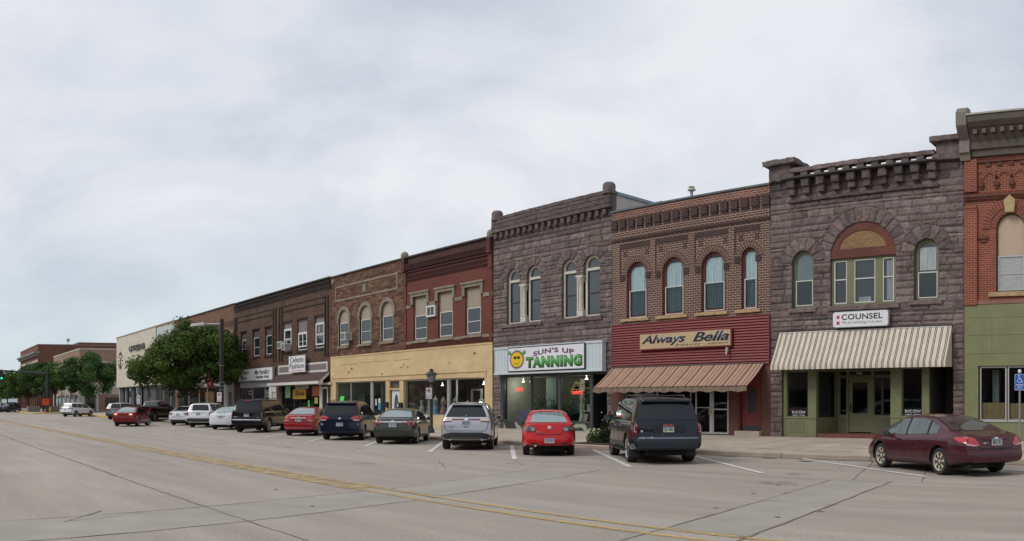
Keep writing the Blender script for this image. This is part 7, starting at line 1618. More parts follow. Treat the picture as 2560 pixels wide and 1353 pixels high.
c.doors([[(.3, 1.1), (.3, .35)], [(1.52, 1.08), (1.50, .32)], [(2.6, 1.05), (2.55, .32)]], .3, handles=(1.2, 1.75), hz=1.0); c.belly([(-.7, 3.3, -.5, .5, .18, .32)])
t = thing('notice', 'fluorescent green notice on a stick beyond the navy minivan', 'notice', (-43.1, 24.3, .2)); g = MB(); g.hexa([(-43.35, 24.2, 1.72), (-42.92, 24.2, 1.72), (-42.92, 24.23, 1.72), (-43.35, 24.23, 1.72), (-43.30, 24.26, 2.10), (-42.86, 24.26, 2.10), (-42.86, 24.29, 2.10), (-43.30, 24.29, 2.10)]); g.build('notice_board', pm('fluorescent green', (0.06, 0.75, 0.10), .6, var=.05), t); g = MB(); g.tube([(-43.1, 24.3, .2), (-43.1, 24.25, 1.8)], .02, 6); g.build('stake', creamtrim, t)

# ---- red sedan
P_ = paint('crimson paint', (0.30, 0.007, 0.012), .2, .26)
c = Car('sedan', 'crimson sedan with round tail lamps and short roof aerial beside the navy minivan', PARK, (-39.45, 19.85), 138, P_, 4.60, 1.80, 1.475, 2.685, 1.0,
        [(-1.0, 1.02), (-.9, 1.08), (-.4, 1.10), (.15, 1.31), (.6, 1.42), (1.1, 1.47), (1.5, 1.46), (1.95, 1.36), (2.5, 1.10), (2.8, 1.02), (3.2, .92), (3.6, .72)],
        [(-1.0, .93), (.5, .97), (2.5, .91), (3.6, .70)], [(.2, .12), (.36, .01), (.62, 0), (.70, .04), (.9, .06), (1.06, .13)], .57, (-.02, 2.6), wheel=(.33, .215), ride=.18, taper=(.14, .18), bottom=[(-1.0, .32), (-.5, .25), (.5, .2), (3.6, .24)])
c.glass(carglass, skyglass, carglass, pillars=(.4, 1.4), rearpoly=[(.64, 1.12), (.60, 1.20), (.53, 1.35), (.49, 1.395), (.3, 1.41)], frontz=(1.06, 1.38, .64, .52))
c.wheels((5, .68, .14)); c.both('taillight', [(.44, .88), (.50, .80), (.84, .78), (.86, .92), (.80, .99), (.56, .97)], 'rear', redlamp, off=.012); c.both('reversing_light', [(.50, .79), (.80, .765), (.80, .80), (.52, .82)], 'rear', clearlamp, off=.018); c.both('taillight', [(-.85, .80), (-.55, .88), (-.65, .95), (-.85, .97)], 'left', redlamp, off=.012)
c.decal('chrome_bar', [(-.40, .915), (.40, .915), (.40, .945), (-.40, .945)], 'rear', chrome, off=.014); c.decal('badge', [(-.06, .97), (.06, .97), (.07, 1.0), (-.06, 1.0)], 'rear', pm('gold badge', (.5, .35, .12), .3, metal=.8, var=0), off=.014); c.plate(.82, 'JJZ 419', mat=plate_y); c.strip2('bumper_line', [(.7, .42), (-.7, .42)], .014, 'rear', clearlamp, off=.006, skirt=0); c.strip2('boot_gap', [(.62, .80), (.5, .70), (-.5, .70), (-.62, .80)], .020, 'rear', seam_m, off=.003, skirt=0)
g = MB(); g.tube([(.45, 0, 1.43), (.25, 0, 1.62)], .005, 5); g.build('aerial', blackm, c.c, world=False); c.mirror(2.15, 1.02); c.doors([[(1.40, .95), (1.38, .28)]], .25, handles=(.8, 1.7), hz=.85); c.belly([(-.8, 3.0, -.5, .5, .15, .3)])

# ---- black sport utility
P_ = paint('black paint', (0.006, 0.006, 0.008), .2, .2)
c = Car('sport_utility', 'long black sport utility with a bright chrome strip along its bumper', PARK, (-45.1, 19.45), 137, P_, 5.65, 2.01, 1.92, 3.30, 1.27,
        [(-1.27, 1.86), (-1.0, 1.89), (0, 1.91), (1.5, 1.92), (2.2, 1.90), (2.6, 1.84), (3.0, 1.6), (3.35, 1.30), (3.9, 1.22), (4.2, 1.1), (4.38, .98)],
        [(-1.27, 1.2), (2.5, 1.2), (3.3, 1.18), (4.38, .98)], [(.2, .12), (.42, .0), (.74, 0), (.78, .05), (1.2, .09), (1.7, .33), (1.95, .40)], .70, (-.95, 3.15), wheel=(.41, .27), ride=.32, taper=(.06, .14), bottom=[(-1.27, .45), (-.6, .38), (.5, .35), (4.38, .4)], nosep=[(0, .05), (.5, 0), (1.0, .05), (1.3, .2), (1.9, .3)])
c.glass(carglass, carglass, carglass, pillars=(.35, 1.45, 2.35), rearpoly=[(.80, 1.26), (.76, 1.45), (.70, 1.68), (.64, 1.74), (.4, 1.76)], frontz=(1.32, 1.78, .78, .62)); c.wheels((6, .70, .2))
c.both('taillight', [(.865, .86), (.975, .86), (.975, 1.16), (.865, 1.16)], 'rear', redlampd, off=.012); c.both('taillight', [(-1.17, .86), (-1.03, .86), (-1.03, 1.14), (-1.17, 1.16)], 'left', redlampd, off=.012); c.decal('chrome_strip', [(-.86, .715), (.86, .715), (.86, .755), (-.86, .755)], 'rear', chrome, off=.03); c.plate(1.0, 'JXT 457', mat=plate_y); c.decal('tailgate_trim', [(-.32, 1.13), (.32, 1.13), (.32, 1.15), (-.32, 1.15)], 'rear', chrome, off=.012); c.word('GMC', -.58, -.78, .86, .90, mat=redlampd); c.word('YUKON XL', .82, .52, .89, .92); c.decal('high_brake_light', [(-.22, 1.80), (.22, 1.80), (.22, 1.83), (-.22, 1.83)], 'rear', redlamp, off=.05)
for sg in (1, -1): g = MB(); g.tube([(-.5, sg*.62, 1.91), (-.35, sg*.63, 1.975), (1.9, sg*.63, 1.985), (2.1, sg*.62, 1.92)], .022, 6); g.build('roof_rail', darkmetal, c.c, world=False, smooth=40)
c.doors([[(1.42, 1.2), (1.42, .42)], [(2.35, 1.2), (2.35, .42)], [(.5, 1.2), (.45, .6)]], .3, handles=(.95, 1.95), hz=1.08, hmat=chrome); c.both('side_moulding', [(.5, .63), (2.9, .62), (2.9, .655), (.5, .665)], 'left', pm('grey moulding', (.06, .065, .06), .4, var=0), off=.014); c.both('running_board', [(.45, .35), (2.85, .35), (2.85, .40), (.45, .40)], 'left', chrome, off=.08, skirt=.06); c.mirror(3.02, 1.28, size=.24, out=.05); c.belly([(-1.0, 3.6, -.55, .55, .26, .44)])

# ---- three white cars
P_ = paint('white paint', (0.74, 0.76, 0.79), .05, .25)
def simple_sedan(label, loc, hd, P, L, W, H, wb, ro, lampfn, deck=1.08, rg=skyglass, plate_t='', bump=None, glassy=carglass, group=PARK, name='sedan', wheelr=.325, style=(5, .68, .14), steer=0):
    fx = L-ro
    c = Car(name, label, group, loc, hd, P, L, W, H, wb, ro, [(-ro, deck-.06), (-ro+.12, deck-.01), (-.42, deck+.01), (.12, H-.16), (.6, H-.05), (1.1, H-.005), (1.5, H-.01), (1.98, H-.11), (2.6, deck+.0), (2.9, deck-.08), (fx-.4, deck-.17), (fx, deck-.37)],
            [(-ro, deck-.14), (.5, deck-.12), (2.5, deck-.17), (fx, deck-.38)], [(.2, .12), (.36, .01), (.62, 0), (.70, .04), (.9, .06), (deck, .13)], .57, (-.02, wb-.12), wheel=(wheelr, .215), ride=.18, taper=(.14, .18), bottom=[(-ro, .33), (-.5, .25), (.5, .2), (fx, .24)])
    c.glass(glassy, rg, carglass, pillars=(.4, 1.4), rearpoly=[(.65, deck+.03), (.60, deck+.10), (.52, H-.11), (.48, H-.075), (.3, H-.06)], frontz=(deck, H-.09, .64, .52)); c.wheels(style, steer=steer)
    lampfn(c); 
    if plate_t: c.plate(deck-.27, plate_t, mat=plate_w)
    c.mirror(2.18, deck-.06); c.strip2('boot_gap', [(.62, deck-.27), (.5, deck-.39), (-.5, deck-.39), (-.62, deck-.27)], .020, 'rear', seam_m, off=.003, skirt=0); c.doors([[(1.40, deck-.13), (1.38, .28)], [(.5, deck-.12), (.45, .5)]], .25, handles=(.8, 1.7), hz=deck-.24); c.belly([(-.8, fx-.6, -.5, .5, .15, .3)])
    return c
def l1(c):
    c.both('taillight', [(.76, .62), (.84, .60), (.86, 1.0), (.80, 1.02)], 'rear', redlamp, off=.014); c.both('taillight', [(-.95, .68), (-.84, .68), (-.62, .96), (-.72, 1.0), (-.95, 1.0)], 'left', redlamp, off=.012); c.decal('chrome_bar', [(-.34, .86), (.34, .86), (.30, .885), (-.30, .885)], 'rear', darkmetal, off=.012); c.decal('badge', [(.06*cos(2*pi*i/12), .935+.035*sin(2*pi*i/12)) for i in range(12)], 'rear', chrome, off=.012); c.exhaust([(.55, .33), (-.55, .33)], .06); c.decal('high_brake_light', [(-.28, 1.045), (.28, 1.045), (.28, 1.06), (-.28, 1.06)], 'rear', redlampd, off=.01)
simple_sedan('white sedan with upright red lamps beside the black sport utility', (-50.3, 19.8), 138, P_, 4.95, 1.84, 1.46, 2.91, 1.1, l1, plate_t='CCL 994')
def l2(c):
    c.both('taillight', [(.42, .90), (.60, .80), (.84, .84), (.86, .93), (.60, .96)], 'rear', redlampd, off=.012); c.both('taillight', [(-.85, .84), (-.50, .90), (-.60, .96), (-.85, .97)], 'left', redlampd, off=.012); c.decal('rear_diffuser', [(-.72, .44), (.72, .44), (.55, .34), (-.55, .34)], 'rear', plastic, off=.010); c.decal('bumper_slot', [(-.38, .615), (.38, .615), (.38, .63), (-.38, .63)], 'rear', seam_m, off=.006)
simple_sedan('white compact sedan with wide dark red lamps near the red-tailed pickup', (-60.9, 20.4), 139, P_, 4.64, 1.776, 1.46, 2.70, 1.0, l2, rg=carglass, plate_t='GHK 117')
c = Car('crossover', 'white crossover with a black lower bumper between two white sedans', PARK, (-55.35, 20.05), 138.5, P_, 4.72, 1.93, 1.70, 2.825, 1.0,
        [(-1.0, 1.62), (-.75, 1.655), (0, 1.69), (1.0, 1.70), (1.7, 1.66), (2.2, 1.5), (2.75, 1.14), (3.3, 1.06), (3.72, .82)], [(-1.0, 1.13), (.5, 1.10), (2.5, 1.04), (3.72, .82)],
        [(.2, .12), (.42, .0), (.68, 0), (.78, .05), (1.1, .08), (1.6, .42), (1.75, .5)], .63, (-.5, 2.7), wheel=(.365, .25), ride=.24, taper=(.08, .16), bottom=[(-1.0, .36), (-.5, .3), (.5, .25), (3.72, .3)])
c.glass(carglass, carglass, carglass, pillars=(.4, 1.35), rearpoly=[(.74, 1.17), (.70, 1.3), (.62, 1.50), (.58, 1.56), (.3, 1.58)], frontz=(1.18, 1.56, .72, .56)); c.wheels((5, .72, .16)); c.both('taillight', [(.80, .80), (.90, .78), (.92, 1.04), (.84, 1.1), (.78, 1.0)], 'rear', redlampd, off=.014); c.both('taillight', [(-.85, .85), (-.5, 1.0), (-.6, 1.07), (-.85, 1.1)], 'left', redlampd, off=.014)
c.decal('rear_bumper', [(-.92, .64), (.92, .64), (.84, .34), (-.84, .34)], 'rear', plastic, off=.016); c.plate(.93, 'GKL 174', mat=plate_y); c.decal('chrome_bar', [(-.5, 1.04), (.5, 1.04), (.5, 1.055), (-.5, 1.055)], 'rear', darkmetal, off=.01); c.strip2('tailgate_gap', [(.76, 1.0), (.74, .72), (-.74, .72), (-.76, 1.0)], .020, 'rear', seam_m, off=.003, skirt=0); c.decal('wiper', [(-.28, 1.19), (.22, 1.19), (.22, 1.215), (-.28, 1.215)], 'rear', darkmetal, off=.012); c.mirror(2.3, 1.14); c.doors([[(1.38, 1.1), (1.36, .3)]], .3, handles=(.75, 1.65), hz=.98); c.belly([(-.7, 3.2, -.5, .5, .2, .36)])

# ---- pickup: black, with a red tail
P_ = paint('black cherry paint', (0.014, 0.006, 0.008), .3, .22)
c = Car('pickup_truck', 'black pickup truck with a dark red tailgate lamp facing the kerb', PARK, (-74.0, 21.2), 136, P_, 5.8, 2.02, 1.90, 3.65, 1.12,
        [(-1.12, 1.34), (1.0, 1.36), (1.08, 1.38), (1.16, 1.78), (1.5, 1.88), (2.3, 1.90), (2.8, 1.84), (3.4, 1.42), (3.7, 1.28), (4.3, 1.2), (4.68, 1.0)], [(-1.12, 1.30), (1.0, 1.28), (3.3, 1.22), (4.68, 1.0)],
        [(.2, .12), (.45, 0), (.66, 0), (.70, .08), (1.4, .10)], .68, (1.35, 3.3), wheel=(.40, .27), ride=.36, taper=(.03, .14), bottom=[(-1.12, .48), (.5, .42), (4.68, .45)], nosep=[(0, .05), (1.0, .03), (1.3, .2), (1.9, .3)], cat='pickup truck')
c.glass(carglass, None, carglass, pillars=(2.1,), rearpoly=None, frontz=(1.42, 1.78, .78, .62)); c.wheels((6, .68, .2)); c.decal('rear_window', [(-.62, 1.45), (.62, 1.45), (.54, 1.74), (-.54, 1.74)], 'rear', lightglass, off=.008); c.both('taillight', [(.86, .86), (.97, .86), (.97, 1.2), (.86, 1.2)], 'rear', redlamp, off=.012); c.both('taillight', [(-1.0, .88), (-.8, .88), (-.8, 1.2), (-1.0, 1.2)], 'left', redlamp, off=.012)
c.decal('tailgate', [(-.80, .80), (.80, .80), (.80, 1.26), (-.80, 1.26)], 'rear', paint('dark cherry tailgate', (0.05, 0.005, 0.008), .3, .25), off=.016); c.decal('rear_bumper', [(-.95, .52), (.95, .52), (.95, .72), (-.95, .72)], 'rear', plastic, off=.03); c.decal('bed_opening', [(-.95, -.80), (.95, -.80), (.95, .80), (-.95, .80)], 'top', under_m, off=.004, skirt=0); c.mirror(3.1, 1.36, size=.24, out=.05); c.doors([[(1.2, 1.3), (1.2, .5)], [(2.2, 1.25), (2.2, .5)]], .3, handles=(1.35, 2.35), hz=1.12, hmat=chrome); c.belly([(-.9, 3.8, -.55, .55, .28, .46)])

# ---- silver crossover half hidden behind the moving red sedan
Psv = MATS['silver paint']
def simple_suv(label, loc, hd, P, group=PARK, L=4.7, W=1.9, H=1.70, name='crossover', lamp=redlampd, lamppoly=None, front=False, cat='car', steer=0, plastic_lower=True):
    c = Car(name, label, group, loc, hd, P, L, W, H, 2.8, 1.0, [(-1.0, H-.08), (-.75, H-.05), (0, H-.01), (1.0, H), (1.7, H-.04), (2.2, H-.2), (2.75, H-.56), (3.3, H-.64), (L-1.0, H-.86)], [(-1.0, H-.60), (.5, H-.62), (2.5, H-.68), (L-1.0, H-.9)],
            [(.2, .12), (.42, .0), (.68, 0), (.78, .05), (1.1, .08), (1.6, .45), (1.8, .55)], .62, (-.55, 2.68), wheel=(.36, .24), ride=.24, taper=(.08, .16), bottom=[(-1.0, .36), (-.5, .3), (.5, .25), (L-1.0, .3)], cat=cat)
    c.glass(carglass, carglass, carglass, pillars=(.4, 1.35), rearpoly=[(.74, H-.54), (.70, H-.4), (.62, H-.2), (.56, H-.14), (.3, H-.12)], frontz=(H-.53, H-.15, .72, .56)); c.wheels((5, .72, .16), steer=steer)
    c.both('taillight', lamppoly or [(.62, H-.70), (.88, H-.72), (.90, H-.60), (.66, H-.58)], 'rear', lamp, off=.014); c.both('taillight', [(-.85, H-.74), (-.5, H-.70), (-.6, H-.62), (-.85, H-.60)], 'left', lamp, off=.014)
    if plastic_lower:
        c.decal('rear_bumper', [(-.9, .55), (.9, .55), (.84, .34), (-.84, .34)], 'rear', plastic, off=.016); c.both('sill', [(.45, .26), (2.35, .26), (2.35, .42), (.45, .42)], 'left', plastic, off=.012)
    c.plate(.85, 'HBT 260'); c.mirror(2.3, H-.56); c.doors([[(1.38, H-.6), (1.36, .3)], [(.5, H-.6), (.46, .55)]], .3, handles=(.75, 1.65), hz=H-.74); c.belly([(-.7, 3.0, -.5, .5, .2, .36)])
    c.both('headlight', [(L-1.75, H-.92), (L-1.30, H-.95), (L-1.32, H-.84), (L-1.7, H-.80)], 'left', clearlamp, off=.012)
    return c
simple_suv('dull grey crossover parked behind the moving red sedan and beside the pickup', (-83.0, 20.8), 139, paint('dull grey paint', (0.13, 0.13, 0.14), .5, .3))
# ---- moving red sedan with its brake lamps lit
P_ = paint('dull red paint', (0.20, 0.009, 0.010), .3, .3)
def l3(c):
    lit = pm('lit tail lamp', (1.0, .35, .2), .4, var=0, emit=((1.0, .30, .16), 1.5))
    c.both('taillight', [(.40, .80), (.84, .80), (.84, .94), (.40, .93)], 'rear', redlampd, off=.010); c.both('brake_light', [(.46, .83), (.66, .83), (.66, .92), (.46, .92)], 'rear', lit, off=.016)
simple_sedan('red sedan pulling out into the road with its tail lamps lit', (-59.3, 15.6), 148, P_, 4.74, 1.82, 1.40, 2.74, 1.05, l3, deck=1.02, plate_t='', group=None, steer=-24)
bpy.data.objects[c.c.name]
# ---- beyond: white crossover turning, red one leaving the side street, cars parked far down
Pw = MATS['white paint']
simple_suv('white crossover turning into the side street past the hydrant', (-101.0, 19.4), 128, Pw, group=None, L=4.75, lamp=smokelamp, lamppoly=[(.45, 1.02), (.88, .98), (.90, 1.1), (.5, 1.1)])
simple_suv('dark red crossover coming out of the side street behind the white one', (-127.0, 33.6), 262, paint('dark red crossover paint', (0.16, 0.008, 0.014), .3, .28), group=None, L=4.6)
FAR = 'cars parked beyond the cross street'
def l4(c): c.both('taillight', [(.55, .85), (.84, .85), (.84, .98), (.6, 1.0)], 'rear', redlampd, off=.012)
simple_sedan('dark grey hatchback farthest right of the cars parked beyond the crossing', (-147.0, 16.6), 150, paint('charcoal paint', (0.018, 0.020, 0.022), .3, .25), 4.5, 1.8, 1.47, 2.65, 1.0, l4, plate_t='FDX 552', group=FAR, rg=carglass)
simple_suv('pale silver wagon left of the dark hatchback beyond the crossing', (-156.5, 16.4), 150, Psv, group=FAR)
simple_suv('dark blue utility at the far left edge beyond the crossing', (-170.5, 16.9), 150, paint('slate blue paint', (0.03, 0.04, 0.07), .3, .25), group=FAR, H=1.78)
simple_suv('black utility in the second rank beyond the crossing', (-166.0, 19.8), 150, MATS['black paint'], group=FAR, H=1.8)
# ================================================================ trees, shrub and street furniture
bark = pm('bark', (0.060, 0.045, 0.034), .95, var=.3, scale=6, bump=.6, bscale=18)
def leafmat(name, a, b_, c_):
    m = bpy.data.materials.new(name); m.use_nodes = True; t = m.node_tree; b = t.nodes['Principled BSDF']; b.inputs['Roughness'].default_value = .7; b.inputs['Specular IOR Level'].default_value = .2
    v = N('ShaderNodeVertexColor', t); v.layer_name = 'leaf'; s = N('ShaderNodeSeparateColor', t); t.links.new(v.outputs[0], s.inputs[0])
    r = N('ShaderNodeValToRGB', t); e = r.color_ramp.elements; e[0].color = (*a, 1); e[1].color = (*c_, 1); k = e.new(.5); k.color = (*b_, 1)
    t.links.new(s.outputs[0], r.inputs[0]); t.links.new(r.outputs[0], b.inputs['Base Color'])
    tl = N('ShaderNodeBsdfTranslucent', t); t.links.new(r.outputs[0], tl.inputs[0]); ms = N('ShaderNodeMixShader', t); ms.inputs[0].default_value = .15
    t.links.new(b.outputs[0], ms.inputs[1]); t.links.new(tl.outputs[0], ms.inputs[2]); t.links.new(ms.outputs[0], t.nodes['Material Output'].inputs[0])
    return m
maple = leafmat('maple leaves', (0.022, 0.046, 0.010), (0.062, 0.108, 0.018), (0.145, 0.190, 0.034))
deepg = leafmat('deep green leaves', (0.018, 0.048, 0.014), (0.048, 0.108, 0.026), (0.100, 0.178, 0.040))
def tree(label, x, y, h, w_, base, mat, n=9000, leaf=.17, seed=1, z0=.2, trunk=.17, clumps=46, group=None, depth=None, lean=0, skew=0, cat='tree', name='tree'):
    rr = random.Random(seed); t = thing(name, label, cat, (x, y, z0), 0, group); dp = depth or w_
    g = MB(); top = z0+h
    g.tube([(x, y, z0-.1), (x+.02, y, z0+base*.5), (x+lean*.3, y, z0+base), (x+lean*.6, y, z0+h*.55), (x+lean, y, z0+h*.8)], [trunk*1.3, trunk, trunk*.85, trunk*.45, trunk*.15], 8)
    cs = []
    for i in range(clumps):
        for _ in range(50):
            u = Vector((rr.uniform(-1, 1), rr.uniform(-1, 1), rr.uniform(-1, 1)))
            if u.length <= 1 and u.length > .35: break
        zz = (.5+u.z*.5)*(1-skew*max(0, -u.y-.05))
        prof = 1.0-.10*max(0, zz-.75)*4-.25*max(0, .15-zz)*4
        c = Vector((x+lean+u.x*w_/2*.80*prof, y+u.y*dp/2*.80*prof, z0+base+(h-base)*(.10+.82*zz)))
        cs.append((c, rr.uniform(.06, .15)*(w_+h)/2, rr.random()))
    for c, r, q in cs[::2]:
        s = Vector((x+lean*.4, y, z0+base+(c.z-z0-base)*rr.uniform(.0, .4))); mid = (s+c)/2+Vector((rr.uniform(-.2, .2), rr.uniform(-.2, .2), .2)); g.tube([s, mid, c], [trunk*.35, trunk*.2, trunk*.06], 5)
    g.build('trunk', bark, t, smooth=60)
    vs, fs, cl = [], [], []
    per = n//clumps
    for c, r, q in cs:
        for k in range(int(per*(.6+.8*rr.random()))):
            d = Vector((rr.gauss(0, 1), rr.gauss(0, 1), rr.gauss(0, 1))).normalized(); rad = r*(rr.random()**.35)
            p = c+Vector((d.x*rad, d.y*rad, d.z*rad*.72))
            if p.z < z0+base*.75: continue
            nrm = (d+Vector((rr.uniform(-.8, .8), rr.uniform(-.8, .8), rr.uniform(-.2, 1.0)))).normalized()
            a = nrm.orthogonal().normalized(); a = (Matrix.Rotation(rr.uniform(0, 6.28), 3, nrm) @ a); b2 = nrm.cross(a); s = leaf*rr.uniform(.4, 1.6)
            i0 = len(vs); vs += [p-a*s*.55, p-b2*s*.32+a*s*.05, p+a*s*.6-nrm*s*.12, p+b2*s*.32+a*s*.05]; fs.append((i0, i0+1, i0+2, i0+3))
            tone = min(1, max(0, .62*q+.28*rr.random()+.05)); cl += [tone]*4
    im = Vector((x, y, z0)); me = bpy.data.meshes.new('crown'); me.from_pydata([tuple(v-im) for v in vs], [], fs); me.materials.append(mat)
    ca = me.color_attributes.new('leaf', 'FLOAT_COLOR', 'POINT'); flat = []
    for q in cl: flat += [q, q, q, 1]
    ca.data.foreach_set('color', flat)
    o = bpy.data.objects.new('crown', me); C.objects.link(o); o.parent = t
    return t
tree('broad dark green street tree standing before the brown brick building', -69.9, 23.7, 9.0, 10.5, 2.0, maple, 42000, .20, 4, clumps=130, depth=13.0, skew=.52)
TG = 'trees beyond the cross street'
tree('rounded green tree on the far corner before the tan building', -131.6, 28.2, 10.0, 12.4, 2.2, deepg, 20000, .26, 7, clumps=64, group=TG)
tree('tall narrow tree just right of the traffic signal pole, behind the others', -139.5, 24.2, 8.6, 7.6, 2.4, deepg, 7000, .26, 8, clumps=36, group=TG)
tree('tree directly behind the traffic signal pole', -147.0, 23.4, 9.4, 9.5, 2.0, deepg, 9000, .28, 9, clumps=44, group=TG)
tree('bright green tree left of the signal pole below the mast arm', -157.0, 22.0, 9.0, 10.5, 1.8, maple, 9000, .28, 10, clumps=44, group=TG)
tree('dark tree at the far left behind the parked wagon', -172.0, 22.6, 8.8, 10, 2.2, deepg, 7000, .32, 11, clumps=40, group=TG)
tree('farther dark tree at the left edge under the green signal', -186.0, 21.5, 9.0, 11, 2.2, deepg, 7000, .34, 12, clumps=40, group=TG)
tree('faint tree at the very left edge of the street', -205.0, 20.6, 9.0, 11, 2.2, deepg, 6000, .38, 13, clumps=40, group=TG)
tree('last tree down the street at the left', -235.0, 22, 9.0, 12, 2.2, deepg, 5000, .42, 15, clumps=36, group=TG)
# shrub bed by the kerb
darkbush = leafmat('dark shrub leaves', (0.014, 0.020, 0.012), (0.024, 0.030, 0.014), (0.045, 0.048, 0.022))
def shrub(label, x, y, w_, d, h, n, mat, seed, leaf=.05, up=1.0, flowers=None):
    rr = random.Random(seed); t = thing('shrub', label, 'shrub', (x, y, .16)); g = MB()
    for k in range(26):
        a = rr.uniform(0, 6.28); q = rr.uniform(.2, 1); g.tube([(x+.2*q*w_*cos(a), y+.2*q*d*sin(a), .16), (x+.42*q*w_*cos(a), y+.42*q*d*sin(a), .16+h*rr.uniform(.6, 1.05))], .006, 4)
    g.build('stem', bark, t); vs, fs, cl = [], [], []
    for k in range(n):
        a = rr.uniform(0, 6.28); q = sqrt(rr.random()); z = rr.random()**.8; env = 1-.45*max(0, z-.6)
        p = Vector((w_/2*q*env*cos(a)*(1+.12*sin(5*a)), d/2*q*env*sin(a), h*z*(.75+.3*mnoise.noise(Vector((x+cos(a)*q*2, sin(a)*q*2, 0)))+.15*rr.random())))
        nrm = Vector((rr.gauss(0, 1), rr.gauss(0, 1), rr.gauss(0, 1)+.4)).normalized(); a1 = nrm.orthogonal().normalized(); b2 = nrm.cross(a1); s = leaf*rr.uniform(.6, 1.3)
        i0 = len(vs); vs += [p-a1*s, p-b2*s*.4, p+a1*s, p+b2*s*.4]; fs.append((i0, i0+1, i0+2, i0+3)); cl += [rr.random()]*4
    me = bpy.data.meshes.new('foliage'); me.from_pydata([tuple(v) for v in vs], [], fs); me.materials.append(mat); ca = me.color_attributes.new('leaf', 'FLOAT_COLOR', 'POINT'); flat = []
    for q in cl: flat += [q, q, q, 1]
    ca.data.foreach_set('color', flat); o = bpy.data.objects.new('foliage', me); C.objects.link(o); o.parent = t
    if flowers:
        g = MB()
        for k in range(flowers):
            a = rr.uniform(0, 6.28); q = sqrt(rr.random()); px_, py_, pz_ = x+w_/2*q*cos(a), y+d/2*q*sin(a), .16+h*rr.uniform(.5, 1.1); s = .022; g.add([(px_-s, py_, pz_-s), (px_+s, py_, pz_-s), (px_+s, py_+.01, pz_+s), (px_-s, py_+.01, pz_+s)], [(0, 1, 2, 3)])
        g.build('blossom', pm('cream blossom', (.45, .42, .30), .8), t)
    return t
shrub('tall dark twiggy shrub by the kerb left of the dark sport utility', -21.2, 23.8, 1.75, 1.3, 1.20, 5200, darkbush, 3, .055, flowers=30)
shrub('low green flowering plant at the left foot of the dark shrub', -22.2, 23.6, .95, .8, .52, 2600, leafmat('bright plant leaves', (0.03, 0.07, 0.015), (0.06, 0.11, 0.025), (0.10, 0.15, 0.05)), 5, .04, flowers=90)
shrub('small shrub by the kerb behind the dark grey-green sedan', -84.5, 23.4, 1.2, .8, .6, 900, darkbush, 6)
bpy.data.objects['shrub.002']['label'] = 'small shrub at the kerb below the big street tree'
g = MB(); g.box(-22.9, -20.1, 22.76, 24.6, .15, .19); tag(g.build('soil', pm('soil', (0.05, 0.035, 0.025), .95, var=.3, scale=10)), kind='structure')

# lanterns
def lantern(label, x, y, sign=None):
    t = thing('street_lamp', label, 'street lamp', (x, y, .2), 0, 'lantern lamps on the pavement'); z0 = .2
    g = MB(); g.lathe([(.16, z0), (.16, z0+.12), (.085, z0+.3), (.075, z0+2.25), (.10, z0+2.30), (.06, z0+2.36), (.05, z0+2.48), (.09, z0+2.52)], (x, y, 0), 12); g.build('post', darkmetal, t, smooth=40)
    g = MB(); z = z0+2.52; g.lathe([(.11, z), (.14, z+.02)], (x, y, 0), 6)
    for k in range(6): a = 2*pi*k/6; g.tube([(x+.12*cos(a), y+.12*sin(a), z), (x+.235*cos(a), y+.235*sin(a), z+.38)], .014, 5)
    g.lathe([(.25, z+.37), (.33, z+.40), (.30, z+.44), (.10, z+.56), (.09, z+.62), (.11, z+.64), (.02, z+.70)], (x, y, 0), 12); g.build('lantern_frame', darkmetal, t)
    g = MB(); g.lathe([(.11, z+.02), (.22, z+.375)], (x, y, 0), 6); g.build('lantern_glass', pm('frosted lantern glass', (0.36, 0.36, 0.35), .4, var=.08), t)
    return t
lantern('black lantern lamp with a white no-parking sign on its post', -34.15, 24.3); lantern('farther black lantern lamp before the dark-based corner building', -87.2, 24.3)
def nopark(label, x, y, z, w_=.32, h=.56, post=None, ang=40):
    t = thing('parking_sign', label, 'sign', (x, y, .2), radians(ang), 'white no-parking signs'); M = MB()
    M.box(-w_/2, w_/2, -.012, 0, z-.2, z-.2+h); M.build('sign_plate', whitem, t, world=False, bevel=.004)
    rd = pm('sign dark red', (0.30, 0.03, 0.035), .5, var=0); g = MB(); zc = z-.2+h*.73; r = w_*.33; n = 18
    o = [(r*cos(2*pi*i/n), zc+r*sin(2*pi*i/n)) for i in range(n)]; q = [(r*.80*cos(2*pi*i/n), zc+r*.80*sin(2*pi*i/n)) for i in range(n)]; g.ring(o, q, -.016, -.012)
    g.ring(rect(-w_/2+.008, w_/2-.008, z-.192, z-.208+h), rect(-w_/2+.018, w_/2-.018, z-.182, z-.218+h), -.014, -.012); g.build('sign_mark', rd, t, world=False)
    I = Matrix(); text('P', 'lettering', MATS['sign black'], t, (-r*.42, r*.48, zc-r*.6, zc+r*.6), 0, mtx=Matrix.Translation((0, -.012, 0)), bold=.05, ext=.002)
    g = MB(); g.prism([(-r*.66, zc+r*.52), (-r*.52, zc+r*.66), (r*.66, zc-r*.52), (r*.52, zc-r*.66)], -.0175, -.0145); g.build('sign_bar', rd, t, world=False)
    text('2AM TO 6AM', 'lettering', rd, t, (-w_*.42, w_*.42, z-.2+h*.30, z-.2+h*.38), 0, mtx=Matrix.Translation((0, -.012, 0)), bold=.02, ext=.002); text('CITY ORDINANCE\nNO PARKING', 'lettering', rd, t, (-w_*.38, w_*.38, z-.2+h*.07, z-.2+h*.23), 0, mtx=Matrix.Translation((0, -.012, 0)), ext=.002)
    if post: M = MB(); M.tube([(0, .02, 0), (0, .02, z-.2+h)], .022, 6); M.build('post', greytrim, t, world=False)
    return t
